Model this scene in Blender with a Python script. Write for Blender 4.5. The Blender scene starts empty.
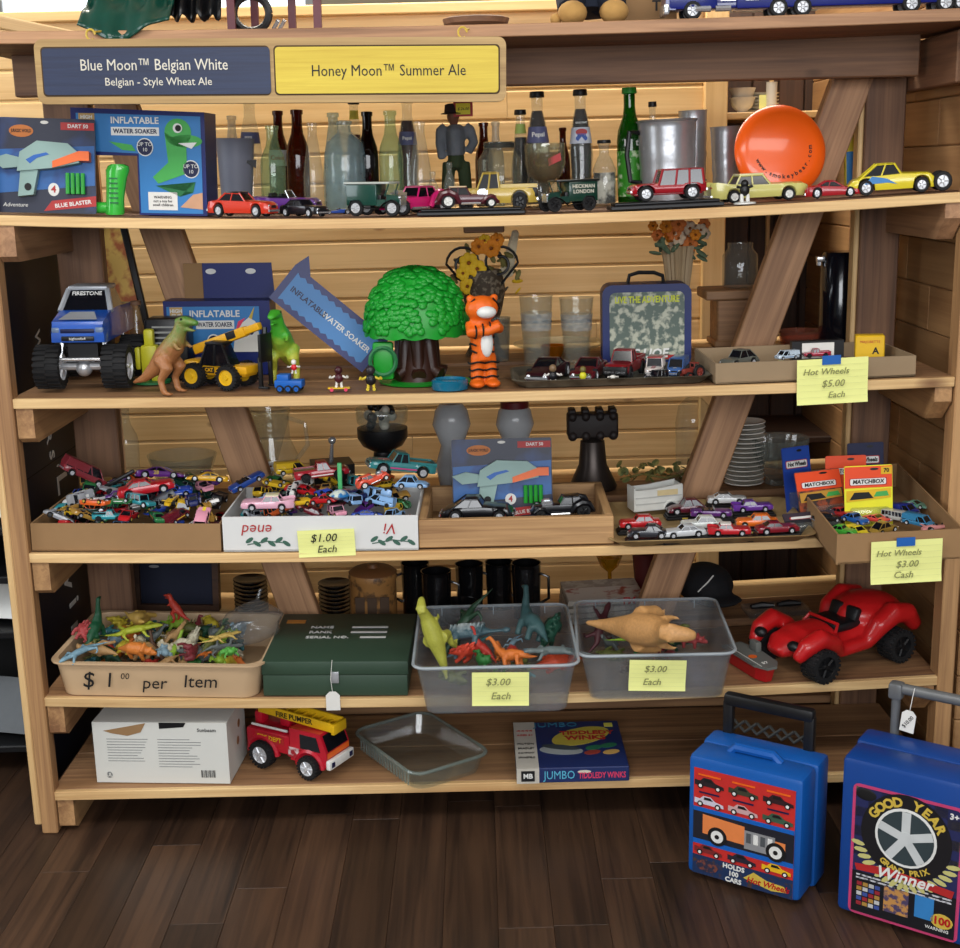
import bpy, bmesh, math, random
from mathutils import Vector, Matrix, Euler
rnd = random.Random(7)
SC = bpy.context.scene
COL = SC.collection
R = math.radians
# ------------------------------------------------------------------ camera
F, TH, RO, D, H = 1300.0, R(13.2), R(1.35), 2.7, 1.449
fw = Vector((0, math.cos(TH), -math.sin(TH))); up0 = Vector((0, math.sin(TH), math.cos(TH))); r0 = Vector((1, 0, 0))
cr = r0 * math.cos(RO) - up0 * math.sin(RO); cu = up0 * math.cos(RO) + r0 * math.sin(RO)
CAM = Vector((0, -D, H))
cd = bpy.data.cameras.new('camera'); cam = bpy.data.objects.new('camera', cd); COL.objects.link(cam)
cam.matrix_world = Matrix(((cr.x, cu.x, -fw.x, CAM.x), (cr.y, cu.y, -fw.y, CAM.y), (cr.z, cu.z, -fw.z, CAM.z), (0, 0, 0, 1)))
cd.sensor_fit = 'HORIZONTAL'; cd.sensor_width = 36; cd.lens = F / 960 * 36; cd.clip_start = .05
SC.camera = cam
# ------------------------------------------------------------------ light and exposure
vs = SC.view_settings
vs.view_transform = 'Standard'; vs.look = 'None'; vs.exposure = -0.1; vs.gamma = 1; vs.use_curve_mapping = False
wd = bpy.data.worlds.new('world'); SC.world = wd; wd.use_nodes = True
wd.node_tree.nodes['Background'].inputs[0].default_value = (.80, .88, 1, 1)
wd.node_tree.nodes['Background'].inputs[1].default_value = .20
def area(name, loc, target, sx, sy, power, col):
    l = bpy.data.lights.new(name, 'AREA'); l.shape = 'RECTANGLE'; l.size = sx; l.size_y = sy; l.energy = power; l.color = col
    o = bpy.data.objects.new(name, l); COL.objects.link(o); o.location = loc
    o.rotation_euler = (Vector(target) - Vector(loc)).to_track_quat('-Z', 'Y').to_euler()
    return o
area('ceiling_panel_light', (-.7, -1.5, 2.62), (-.7, -1.0, 0), 1.2, .6, 24, (1, .97, .92))
area('ceiling_panel_light', (1.0, -1.5, 2.62), (1.0, -1.0, 0), 1.2, .6, 18, (1, .97, .92))
area('ceiling_panel_light', (-.2, .95, 2.6), (-.2, .95, 0), 2.4, .28, 58, (1, .93, .80))
area('window_daylight', (-3.0, -.9, 1.9), (0, .5, .9), 1.6, 1.4, 42, (.86, .93, 1))
SC.cycles.transparent_max_bounces = 32
area('front_fill_light', (.3, -4.7, 1.95), (0, .5, 1.0), 4.0, 1.2, 150, (.95, .97, 1))  # added frontal fill to brighten things deep under the boards, no known source
# ------------------------------------------------------------------ pixel helpers
def ray(px, py): return fw * F + cr * (px - 480) + cu * (474 - py)
def at(px, py, Y):
    r = ray(px, py); return CAM + r * ((Y + D) / r.y)
def on(px, py, Z):
    r = ray(px, py); return CAM + r * ((Z - H) / r.z)
def atx(px, py, X):
    r = ray(px, py); return CAM + r * (X / r.x)
def proj(p):
    d = Vector(p) - CAM; k = F / d.dot(fw); return 480 + d.dot(cr) * k, 474 - d.dot(cu) * k
def col(px, Y, Z):                    # point of image column px at depth Y and height Z
    a, b = -2.0, 2.0
    for i in range(40):
        m = (a + b) / 2
        if proj((m, Y, Z))[0] < px: a = m
        else: b = m
    return Vector((a, Y, Z))
def mpp(p): return (Vector(p) - CAM).dot(fw) / F      # metres per pixel there
Z6, Z5, Z4, Z3, Z2, Z1 = .102, .331, .664, 1.002, 1.383, 1.738
LV = {6: Z6, 5: Z5, 4: Z4, 3: Z3, 2: Z2, 1: Z1}; SAG = {6: .002, 5: .023, 4: .016, 3: .010, 2: .027, 1: .010}
def sag(k, x): return SAG[k] * max(0, 1 - (x / 1.0) ** 2)
def level(z):
    for k in (1, 2, 3, 4, 5, 6):
        if z > LV[k] - .02: return k
def ons(px, py, Z):
    p = on(px, py, Z)
    for i in range(3): p = on(px, py, Z - sag(level(Z), p.x))
    return Vector((p.x, p.y, Z))
def hz(px, py, Y, Z):                 # height of a pixel above the sagging board of nominal height Z
    p = at(px, py, Y); return p.z - Z + sag(level(Z), p.x)
# ------------------------------------------------------------------ materials
def lin(c):
    if isinstance(c, str): c = tuple(int(c[i:i + 2], 16) for i in (0, 2, 4))
    return tuple(((x / 255) / 12.92 if x / 255 <= .04045 else ((x / 255 + .055) / 1.055) ** 2.4) for x in c) + (1,)
MC = {}
def mat(name, c=(128, 128, 128), rough=.45, metal=0., alpha=1., var=.12, scale=30., objcol=False, emis=0, bump=0., coat=0., trans=0., c2=None, cover=.5, detail=3):
    if name in MC: return MC[name]
    m = bpy.data.materials.new(name); m.use_nodes = True; nt = m.node_tree; n = nt.nodes; b = n['Principled BSDF']
    b.inputs['Roughness'].default_value = rough; b.inputs['Metallic'].default_value = metal; b.inputs['Specular IOR Level'].default_value = .38
    b.inputs['Alpha'].default_value = alpha; b.inputs['Coat Weight'].default_value = coat; b.inputs['Coat Roughness'].default_value = .08
    b.inputs['Transmission Weight'].default_value = trans
    tc = n.new('ShaderNodeTexCoord'); nz = n.new('ShaderNodeTexNoise'); nz.inputs['Scale'].default_value = scale; nz.inputs['Detail'].default_value = detail
    nt.links.new(tc.outputs['Object'], nz.inputs['Vector'])
    mx = n.new('ShaderNodeMix'); mx.data_type = 'RGBA'
    if objcol:
        oi = n.new('ShaderNodeObjectInfo'); hs = n.new('ShaderNodeHueSaturation'); hs.inputs['Value'].default_value = 1 - var * 2
        nt.links.new(oi.outputs['Color'], mx.inputs['A']); nt.links.new(oi.outputs['Color'], hs.inputs['Color']); nt.links.new(hs.outputs[0], mx.inputs['B'])
    else:
        l = lin(c); mx.inputs['A'].default_value = l
        mx.inputs['B'].default_value = lin(c2) if c2 else tuple(x * (1 - var * 2) for x in l[:3]) + (1,)
    if c2:
        rp = n.new('ShaderNodeValToRGB'); rp.color_ramp.elements[0].position = cover - .06; rp.color_ramp.elements[1].position = cover + .06
        nt.links.new(nz.outputs['Fac'], rp.inputs[0]); nt.links.new(rp.outputs[0], mx.inputs['Factor'])
    else: nt.links.new(nz.outputs['Fac'], mx.inputs['Factor'])
    nt.links.new(mx.outputs['Result'], b.inputs['Base Color'])
    if emis:
        nt.links.new(mx.outputs['Result'], b.inputs['Emission Color']); b.inputs['Emission Strength'].default_value = emis
    if bump:
        bp = n.new('ShaderNodeBump'); bp.inputs['Strength'].default_value = bump; bp.inputs['Distance'].default_value = .002
        nt.links.new(nz.outputs['Fac'], bp.inputs['Height']); nt.links.new(bp.outputs[0], b.inputs['Normal'])
    MC[name] = m; return m
def wood(name, light, dark, knot=(80, 48, 26), grain=1.0, rough=.55, rndvar=.25, knots=True, kscale=5., wild=1.0):
    if name in MC: return MC[name]
    m = bpy.data.materials.new(name); m.use_nodes = True; nt = m.node_tree; n = nt.nodes; L = nt.links.new; b = n['Principled BSDF']
    b.inputs['Roughness'].default_value = rough
    tc = n.new('ShaderNodeTexCoord'); oi = n.new('ShaderNodeObjectInfo'); ad = n.new('ShaderNodeVectorMath'); sc = n.new('ShaderNodeVectorMath'); sc.operation = 'SCALE'
    cmb = n.new('ShaderNodeCombineXYZ')
    L(oi.outputs['Random'], cmb.inputs[0]); L(oi.outputs['Random'], cmb.inputs[1]); L(oi.outputs['Random'], cmb.inputs[2])
    L(cmb.outputs[0], sc.inputs[0]); sc.inputs['Scale'].default_value = 37.; L(tc.outputs['Object'], ad.inputs[0]); L(sc.outputs[0], ad.inputs[1])
    mp = n.new('ShaderNodeMapping'); mp.inputs['Scale'].default_value = (1.4 * grain, 46 * grain, 46 * grain); L(ad.outputs[0], mp.inputs[0])
    nz = n.new('ShaderNodeTexNoise'); nz.inputs['Scale'].default_value = 1.6; nz.inputs['Detail'].default_value = 6; nz.inputs['Roughness'].default_value = .6; nz.inputs['Distortion'].default_value = .8 * wild
    L(mp.outputs[0], nz.inputs['Vector'])
    mp2 = n.new('ShaderNodeMapping'); mp2.inputs['Scale'].default_value = (1.3, 11, 11); L(ad.outputs[0], mp2.inputs[0])
    n2 = n.new('ShaderNodeTexNoise'); n2.inputs['Scale'].default_value = 1.3; n2.inputs['Detail'].default_value = 2; L(mp2.outputs[0], n2.inputs['Vector'])
    rp = n.new('ShaderNodeValToRGB'); e = rp.color_ramp.elements; e[0].position = .36; e[0].color = lin(dark); e[1].position = .64; e[1].color = lin(light)
    mxf = n.new('ShaderNodeMath'); mxf.operation = 'MULTIPLY_ADD'; L(n2.outputs['Fac'], mxf.inputs[0]); mxf.inputs[1].default_value = .5
    ma = n.new('ShaderNodeMath'); ma.operation = 'MULTIPLY'; L(nz.outputs['Fac'], ma.inputs[0]); ma.inputs[1].default_value = .55; L(ma.outputs[0], mxf.inputs[2])
    L(mxf.outputs[0], rp.inputs[0]); out = rp.outputs[0]
    if knots:
        mk = n.new('ShaderNodeMapping'); mk.inputs['Scale'].default_value = (kscale * .55, kscale * 1.2, kscale * 1.2); L(ad.outputs[0], mk.inputs[0])
        vo = n.new('ShaderNodeTexVoronoi'); vo.inputs['Scale'].default_value = 1.; L(mk.outputs[0], vo.inputs['Vector'])
        kr = n.new('ShaderNodeValToRGB'); k = kr.color_ramp.elements; k[0].position = .03; k[0].color = (1, 1, 1, 1); k[1].position = .075; k[1].color = (0, 0, 0, 1)
        L(vo.outputs['Distance'], kr.inputs[0]); mk2 = n.new('ShaderNodeMix'); mk2.data_type = 'RGBA'; L(kr.outputs[0], mk2.inputs['Factor']); L(out, mk2.inputs['A']); mk2.inputs['B'].default_value = lin(knot); out = mk2.outputs['Result']
    hs = n.new('ShaderNodeHueSaturation'); mr = n.new('ShaderNodeMapRange'); mr.inputs['To Min'].default_value = 1 - rndvar; mr.inputs['To Max'].default_value = 1 + rndvar
    L(oi.outputs['Random'], mr.inputs['Value']); L(mr.outputs[0], hs.inputs['Value']); L(out, hs.inputs['Color']); L(hs.outputs[0], b.inputs['Base Color'])
    bp = n.new('ShaderNodeBump'); bp.inputs['Strength'].default_value = .15; bp.inputs['Distance'].default_value = .002; L(nz.outputs['Fac'], bp.inputs['Height']); L(bp.outputs[0], b.inputs['Normal'])
    MC[name] = m; return m
PINE = wood('pine_wall', (230, 194, 136), (206, 164, 104), (120, 66, 26), .8, .5, .08, kscale=5.)
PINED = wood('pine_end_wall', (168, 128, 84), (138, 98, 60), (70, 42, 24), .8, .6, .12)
POSTW = wood('post_board', (180, 138, 92), (122, 84, 54), (66, 38, 22), 1., .6, .08, kscale=4.)
CEDAR = wood('cedar_board', (160, 120, 82), (100, 68, 46), (70, 40, 24), 1., .6, .10, kscale=3.)
EDGE = wood('pale_board', (222, 188, 134), (182, 140, 90), (110, 70, 40), 1.2, .6, .08, kscale=3.)
DARKW = wood('aged_board', (138, 100, 72), (90, 62, 45), (40, 26, 18), 1., .65, .12, kscale=4.)
BRACE = wood('brace_board', (182, 138, 100), (120, 84, 58), (52, 30, 20), .8, .6, .08, kscale=4.)
FLOORM = wood('floor_plank', (74, 52, 37), (30, 20, 16), (18, 12, 10), .7, .42, .30, knots=False)
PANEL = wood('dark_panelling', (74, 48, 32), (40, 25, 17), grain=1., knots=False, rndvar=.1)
TRAYW = wood('crate_wood', (188, 148, 100), (136, 98, 62), (70, 40, 24), 1.3, .6, .08, kscale=6.)
PAINT = mat('paint', rough=.28, objcol=True, coat=.5, var=.03, scale=60)
PLAST = mat('moulded_plastic', rough=.5, objcol=True, var=.22, scale=45, bump=.3)
SATIN = mat('satin_plastic', rough=.38, objcol=True, var=.06, scale=30)
TYRE = mat('tyre_rubber', (20, 20, 22), .75)
CHROME = mat('chrome', (214, 216, 220), .22, .75)
RIM = mat('wheel_rim', (206, 208, 212), .35, .35)
STEEL = mat('brushed_steel', (196, 198, 202), .3, .6, bump=.2, scale=60)
WIN = mat('dark_window', (16, 18, 24), .12, 0, coat=.4)
BLACK = mat('black_plastic', (20, 20, 22), .4)
MBLACK = mat('matt_black', (15, 15, 17), .8)
WHITE = mat('white_plastic', (228, 228, 224), .45)
IVORY = mat('ivory_ceramic', (214, 208, 192), .3)
YEL = mat('yellow_plastic', (226, 180, 24), .4, scale=20)
RED = mat('red_plastic', (178, 24, 30), .4, scale=15)
ORANGE = mat('orange_plastic', (236, 104, 28), .4)
BLUE = mat('blue_plastic', (20, 92, 178), .42, scale=20, var=.08)
NAVY = mat('navy_print', (16, 24, 66), .45)
SKY = mat('sky_blue_print', (52, 126, 190), .45)
GREEN = mat('green_plastic', (40, 160, 52), .4)
CARD = mat('corrugated_card', (152, 118, 80), .85, scale=18, var=.10, bump=.15)
CARDD = mat('grey_card', (150, 128, 100), .85, scale=18, var=.10, bump=.15)
PAPER = mat('white_paper', (222, 220, 214), .8, var=.05)
NOTE = mat('yellow_note_paper', (236, 238, 152), .8, var=.05, scale=8)
TAPE = mat('blue_tape', (28, 96, 176), .6)
INK = mat('black_ink', (16, 15, 16), .6)
PENCIL = mat('pencil_mark', (138, 140, 88), .8)
GOLD = mat('gold_print', (206, 176, 70), .5)
PINKT = mat('pink_print', (220, 60, 100), .5)
def glass(name, c, a=.4, rough=.04, bump=0., d=None):      # tinted see-through body, a little cloudiness, mirror sheen rising to the rim
    name = 'glass_' + name
    if name in MC: return MC[name]
    m = bpy.data.materials.new(name); m.use_nodes = True; nt = m.node_tree; n = nt.nodes; L = nt.links.new; n.remove(n['Principled BSDF']); out = n['Material Output']
    tr = n.new('ShaderNodeBsdfTransparent'); df = n.new('ShaderNodeBsdfDiffuse'); tl = n.new('ShaderNodeBsdfTranslucent'); m0 = n.new('ShaderNodeMixShader'); m0.inputs[0].default_value = .5; gl = n.new('ShaderNodeBsdfGlossy'); fr = n.new('ShaderNodeLayerWeight'); pw = n.new('ShaderNodeMath'); pw.operation = 'POWER'; pw.inputs[1].default_value = 3.5; ma = n.new('ShaderNodeMath'); ma.operation = 'MULTIPLY_ADD'; ma.inputs[1].default_value = .45; ma.inputs[2].default_value = .045; m1 = n.new('ShaderNodeMixShader'); m2 = n.new('ShaderNodeMixShader')
    tc = n.new('ShaderNodeTexCoord'); nz = n.new('ShaderNodeTexNoise'); nz.inputs['Scale'].default_value = 45; nz.inputs['Detail'].default_value = 3; L(tc.outputs['Object'], nz.inputs['Vector'])
    l = lin(c); k = min(1, a * 1.25); tr.inputs[0].default_value = tuple(1 - k + k * x for x in l[:3]) + (1,); df.inputs[0].default_value = l; tl.inputs[0].default_value = l; L(df.outputs[0], m0.inputs[1]); L(tl.outputs[0], m0.inputs[2]); gl.inputs['Roughness'].default_value = rough
    mr = n.new('ShaderNodeMapRange'); dd = .05 + a * a * .5 if d is None else d; mr.inputs['To Min'].default_value = dd * .6; mr.inputs['To Max'].default_value = dd * 1.4; L(nz.outputs['Fac'], mr.inputs['Value']); L(mr.outputs[0], m1.inputs[0])
    L(tr.outputs[0], m1.inputs[1]); L(m0.outputs[0], m1.inputs[2]); L(fr.outputs['Facing'], pw.inputs[0]); L(pw.outputs[0], ma.inputs[0]); L(ma.outputs[0], m2.inputs[0]); L(m1.outputs[0], m2.inputs[1]); L(gl.outputs[0], m2.inputs[2]); L(m2.outputs[0], out.inputs[0])
    bp = n.new('ShaderNodeBump'); bp.inputs['Strength'].default_value = .12 + bump * .5; bp.inputs['Distance'].default_value = .003; L(nz.outputs['Fac'], bp.inputs['Height']); L(bp.outputs[0], gl.inputs['Normal'])
    MC[name] = m; return m
GLASS = glass('pane', (226, 236, 234), .25)
# ------------------------------------------------------------------ mesh builder
class MB:
    def __init__(s): s.v = []; s.f = []; s.m = []
    def add(s, vs, fs, k=0, M=None):
        o = len(s.v); s.v += [tuple((M @ Vector(p)) if M else p) for p in vs]
        for f in fs: s.f.append([i + o for i in f]); s.m.append(k)
        return s
    def box(s, c, d, k=0, M=None, top=1., topx=None):
        x, y, z = d[0] / 2, d[1] / 2, d[2] / 2; tx = top if topx is None else topx
        vs = [(c[0] + a * x * (tx if e > 0 else 1), c[1] + b * y * (top if e > 0 else 1), c[2] + e * z) for e in (-1, 1) for a, b in ((-1, -1), (1, -1), (1, 1), (-1, 1))]
        return s.add(vs, [(3, 2, 1, 0), (4, 5, 6, 7), (0, 1, 5, 4), (1, 2, 6, 5), (2, 3, 7, 6), (3, 0, 4, 7)], k, M)
    def rbox(s, c, d, r, k=0, M=None, seg=2):
        bm = bmesh.new(); bmesh.ops.create_cube(bm, size=1)
        for v in bm.verts: v.co = Vector((v.co.x * d[0] + c[0], v.co.y * d[1] + c[1], v.co.z * d[2] + c[2]))
        bmesh.ops.bevel(bm, geom=bm.edges[:], offset=r, segments=seg, affect='EDGES', profile=.5)
        bm.verts.index_update(); s.add([v.co.copy() for v in bm.verts], [[v.index for v in f.verts] for f in bm.faces], k, M); bm.free(); return s
    def loft(s, rings, k=0, M=None, caps=True, closed=True):
        n = len(rings[0]); vs = [p for r in rings for p in r]; fs = []
        for i in range(len(rings) - 1):
            for j in range(n if closed else n - 1):
                a = i * n + j; b = i * n + (j + 1) % n; fs.append((a, b, b + n, a + n))
        if caps: fs.append(tuple(range(n))[::-1]); fs.append(tuple((len(rings) - 1) * n + j for j in range(n)))
        return s.add(vs, fs, k, M)
    def lathe(s, prof, n=20, k=0, M=None, c=(0, 0, 0), caps=True):
        rings = [[(c[0] + max(r, 1e-4) * math.cos(2 * math.pi * j / n), c[1] + max(r, 1e-4) * math.sin(2 * math.pi * j / n), c[2] + z) for j in range(n)] for r, z in prof]
        return s.loft(rings, k, M, caps)
    def cyl(s, a, b, r, n=12, k=0, M=None, r2=None): return s.tube([a, b], [r, r if r2 is None else r2], n, k, M)
    def tube(s, pts, rs, n=8, k=0, M=None, flat=1.):
        pts = [Vector(p) for p in pts]; rs = rs if isinstance(rs, (list, tuple)) else [rs] * len(pts); rings = []; prev = None
        for i, p in enumerate(pts):
            t = (pts[min(i + 1, len(pts) - 1)] - pts[max(i - 1, 0)]).normalized()
            ref = prev if prev else (Vector((0, 0, 1)) if abs(t.z) < .9 else Vector((1, 0, 0)))
            a = t.cross(ref).normalized(); u = a.cross(t).normalized(); prev = u
            rings.append([p + a * rs[i] * math.cos(2 * math.pi * j / n) + u * rs[i] * flat * math.sin(2 * math.pi * j / n) for j in range(n)])
        return s.loft(rings, k, M)
    def ell(s, c, r, k=0, M=None, n=12, m=8):
        if not isinstance(r, (list, tuple)): r = (r, r, r)
        rings = [[(c[0] + r[0] * math.sin(a) * math.cos(2 * math.pi * j / n), c[1] + r[1] * math.sin(a) * math.sin(2 * math.pi * j / n), c[2] - r[2] * math.cos(a)) for j in range(n)] for a in [math.pi * (i + .02) / (m + .04) for i in range(m + 1)]]
        return s.loft(rings, k, M)
    def prism(s, out, y0, y1, k=0, M=None):        # outline in x,z pushed along y
        n = len(out); vs = [(x, y0, z) for x, z in out] + [(x, y1, z) for x, z in out]
        fs = [tuple(range(n)), tuple(range(2 * n - 1, n - 1, -1))] + [(j, j + n, (j + 1) % n + n, (j + 1) % n) for j in range(n)]
        return s.add(vs, fs, k, M)
    def mesh(s, name, mats, smooth=35):
        me = bpy.data.meshes.new(name); me.from_pydata(s.v, [], s.f)
        for m in (mats if isinstance(mats, (list, tuple)) else [mats]): me.materials.append(m)
        me.polygons.foreach_set('material_index', s.m); me.update()
        bm = bmesh.new(); bm.from_mesh(me); bmesh.ops.recalc_face_normals(bm, faces=bm.faces[:]); bm.to_mesh(me); bm.free()
        if smooth: me.shade_smooth(); me.set_sharp_from_angle(angle=R(smooth))
        return me
    def build(s, name, mats, parent=None, smooth=35, **kw): return link(name, s.mesh(name, mats, smooth), parent, **kw)
def link(name, me, parent=None, loc=None, rot=None, color=None, scale=None):
    o = bpy.data.objects.new(name, me); COL.objects.link(o); o.parent = parent
    if loc is not None: o.location = loc
    if rot is not None: o.rotation_euler = rot
    if scale is not None: o.scale = (scale,) * 3 if not isinstance(scale, (tuple, list)) else scale
    if color is not None: o.color = lin(color)
    return o
def tag(o, label, cat, group=None):
    o['label'] = label; o['category'] = cat
    if group: o['group'] = group
    return o
def thing(name, label, cat, loc=(0, 0, 0), rz=0, group=None, rot=None, scale=1., free=False):
    loc = Vector(loc); k = level(loc.z); rot = rot if rot else (0, 0, R(rz))
    if k and not free and -.15 < loc.y < .78 and abs(loc.x) < 1.05:
        rot = (Matrix.Rotation(-math.atan(2 * SAG[k] * loc.x), 3, 'Y') @ Euler(rot).to_matrix()).to_euler()
        loc.z -= sag(k, loc.x) - .0014
    o = bpy.data.objects.new(name, None); COL.objects.link(o); o.location = loc; o.rotation_euler = rot; o.scale = (scale,) * 3; o.empty_display_size = .02
    return tag(o, label, cat, group)
def struct(o): o['kind'] = 'structure'; return o
def color_of(o, c): o.color = lin(c); return o
def poly(pts, mtl, parent, y=0, name='print', M=None, th=.0006):
    b = MB(); b.prism(pts, y - th, y, M=M); return b.build(name, mtl, parent, smooth=0)
def rect(x0, x1, z0, z1): return [(x0, z0), (x1, z0), (x1, z1), (x0, z1)]
def elp(cx, cz, rx, rz, n=20, a=0): return [(cx + rx * math.cos(t) * math.cos(a) - rz * math.sin(t) * math.sin(a), cz + rx * math.cos(t) * math.sin(a) + rz * math.sin(t) * math.cos(a)) for t in [2 * math.pi * i / n for i in range(n)]]
def rrect(x0, x1, z0, z1, r, n=4):
    o = []
    for cx, cz, a in ((x1 - r, z0 + r, -90), (x1 - r, z1 - r, 0), (x0 + r, z1 - r, 90), (x0 + r, z0 + r, 180)):
        o += [(cx + r * math.cos(R(a + 90 * i / n)), cz + r * math.sin(R(a + 90 * i / n))) for i in range(n + 1)]
    return o
def text(s, size, loc, mtl, parent, rot=(90, 0, 0), width=None, bold=0., shear=0., name='lettering', ext=.0004, align='CENTER', flip=False):
    c = bpy.data.curves.new('t', 'FONT'); c.body = s; c.size = size; c.extrude = ext; c.offset = bold * size; c.shear = shear; c.align_x = align; c.align_y = 'CENTER'; c.resolution_u = 2
    o = bpy.data.objects.new('t', c); COL.objects.link(o)
    me = bpy.data.meshes.new_from_object(o.evaluated_get(bpy.context.evaluated_depsgraph_get())); bpy.data.objects.remove(o); bpy.data.curves.remove(c)
    me.name = name; me.materials.clear(); me.materials.append(mtl)
    sx = 1
    if width and me.vertices:
        xs = [v.co.x for v in me.vertices]; w = max(xs) - min(xs); sx = width / w if w > 0 else 1
    t = link(name, me, parent, loc, tuple(R(a) for a in rot)); t.scale = (sx, 1, 1); return t
def arc_text(s, cx, cz, rad, a0, a1, size, mtl, parent, y, inward=False, bold=0):
    for i, ch in enumerate(s):
        a = a0 + (a1 - a0) * i / max(1, len(s) - 1)
        if ch == ' ': continue
        M = text(ch, size, (cx + rad * math.cos(R(a)), y, cz + rad * math.sin(R(a))), mtl, parent, bold=bold)
        M.rotation_euler = Euler((R(90), R(-(a + 90 if inward else a - 90)), 0), 'XYZ')
def bake(o):                                             # object with modifiers -> plain mesh
    me = bpy.data.meshes.new_from_object(o.evaluated_get(bpy.context.evaluated_depsgraph_get())); old = o.data; ms = list(old.materials)
    bpy.data.objects.remove(o); bpy.data.meshes.remove(old); me.materials.clear()
    for m in ms: me.materials.append(m)
    return me
def organic(b, name, mtl, voxel, smooth_it=4):           # fuse overlapping shapes into one skin
    o = link(name, b.mesh(name, mtl), None); m = o.modifiers.new('r', 'REMESH'); m.mode = 'VOXEL'; m.voxel_size = voxel; m.use_smooth_shade = True
    s = o.modifiers.new('s', 'SMOOTH'); s.iterations = smooth_it; s.factor = .5
    me = bake(o); me.name = name; me.shade_smooth(); return me
# ------------------------------------------------------------------ the setting
def board(name, x0, x1, y0, y1, z0, z1, mtl, parent, axis='x', bev=.003):
    d = (x1 - x0, y1 - y0, z1 - z0); c = ((x0 + x1) / 2, (y0 + y1) / 2, (z0 + z1) / 2)
    if axis == 'x': dd, rot = d, (0, 0, 0)
    elif axis == 'y': dd, rot = (d[1], d[0], d[2]), (0, 0, R(90))
    else: dd, rot = (d[2], d[1], d[0]), (0, R(-90), 0)
    b = MB(); b.rbox((0, 0, 0), dd, min(bev, min(dd) * .3), seg=1); return b.build(name, mtl, parent, loc=c, rot=rot, smooth=0)
fl = struct(board('floor', -6, 6, -6, 7, -.06, -.008, FLOORM, None, 'y'))
r1 = random.Random(3)
for i in range(30):
    x = -1.62 + i * .109; y = -1.25 + r1.uniform(-.5, .1)
    while y < 1.08:
        l = r1.choice((.5, .7, .9, 1.15)); y1 = min(y + l, 1.08)
        board('plank', x + .0003, x + .1087, y, y1, -.008, 0, FLOORM, fl, 'y', .0006)
        y = y1
for c in list(fl.children):                                # the slab is turned, so give planks their own frame
    c.matrix_parent_inverse = (Matrix.Translation(fl.location) @ fl.rotation_euler.to_matrix().to_4x4()).inverted()
XR = at(713, 150, 1.1).x
wb = struct(board('wall_back', -2.3, XR, 1.12, 1.2, 0, 1.885, PINE, None))
def wplank(x0, x1, z, h, y, parent):
    b = MB(); e = .004; t = .02
    prof = [(y + t, z), (y + e, z), (y, z + e), (y, z + h - e * 2), (y + e * 1.2, z + h), (y + t, z + h)]
    cx = (x0 + x1) / 2; cz = z + h / 2
    b.loft([[(x - cx, p[0] - y, p[1] - cz) for p in prof] for x in (x0, x1)])
    o = b.build('plank', PINE, parent, smooth=0, loc=(cx, y, cz)); return o
def rebase(parent, objs):
    inv = (Matrix.Translation(parent.location) @ parent.rotation_euler.to_matrix().to_4x4()).inverted()
    for o in objs: o.matrix_parent_inverse = inv
z = .684 - .082 * 8 - .002; k = 0
while z < 1.82:
    cut = (-.9, .35, -.2, -1.3, .1)[k % 5]
    wplank(-2.3, cut, z, .0812, 1.1, wb); wplank(cut + .001, XR - .03, z, .0812, 1.1, wb); z += .082; k += 1
board('cap_rail', -2.3, XR, 1.085, 1.2, 1.872, 1.90, PINE, wb)
board('corner_trim', XR - .03, XR + .035, 1.075, 1.16, 0, 1.885, PINE, wb, 'z')
rebase(wb, wb.children)
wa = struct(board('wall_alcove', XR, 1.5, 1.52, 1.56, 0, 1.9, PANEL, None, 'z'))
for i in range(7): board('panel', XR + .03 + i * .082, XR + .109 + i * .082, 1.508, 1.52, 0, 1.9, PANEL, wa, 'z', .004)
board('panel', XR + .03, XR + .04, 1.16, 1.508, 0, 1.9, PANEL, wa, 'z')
s0 = at(771, 230, 1.45).x; board('batten', s0 - .006, s0 + .006, 1.49, 1.508, .9, 1.9, PINE, wa, 'z')
zs = at(780, 113, 1.28).z
board('ledge', XR + .035, XR + .36, 1.14, 1.50, zs - .02, zs, PINE, wa)
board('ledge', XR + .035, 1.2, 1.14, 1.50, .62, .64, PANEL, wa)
rebase(wa, wa.children)
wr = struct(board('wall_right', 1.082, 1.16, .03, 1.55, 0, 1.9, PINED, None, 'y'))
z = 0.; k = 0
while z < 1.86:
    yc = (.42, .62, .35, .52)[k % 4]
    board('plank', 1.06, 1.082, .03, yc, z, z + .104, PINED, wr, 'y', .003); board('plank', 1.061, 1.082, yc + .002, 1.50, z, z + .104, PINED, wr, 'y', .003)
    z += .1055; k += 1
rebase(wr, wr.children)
CREAM = mat('cream_wall_paint', (214, 200, 172), .8, scale=2, var=.04); CEIL = mat('ceiling_tile', (226, 226, 222), .9, scale=120, var=.06)
struct(board('wall_far', -6, 6, 5.0, 5.1, 0, 2.72, CREAM, None)); struct(board('wall_left', -4.1, -4.0, -6, 5, 0, 2.72, CREAM, None, 'y'))
struct(board('ceiling', -6, 6, -6, 5.1, 2.72, 2.8, CEIL, None))
w1 = struct(thing('window_1', '', '', (-1.75, 4.96, 1.75))); del w1['label']; del w1['category']
board('pane', -.85, .85, -.005, .005, -.85, .75, mat('bright_daylight', (232, 240, 250), .4, emis=2.2, var=.02), w1)
for a in (-.87, 0, .87): board('window_frame', a - .03, a + .03, -.03, .02, -.9, .8, WHITE, w1, 'z')
for a in (-.88, .78): board('window_frame', -.9, .9, -.03, .02, a - .03, a + .03, WHITE, w1)
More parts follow.
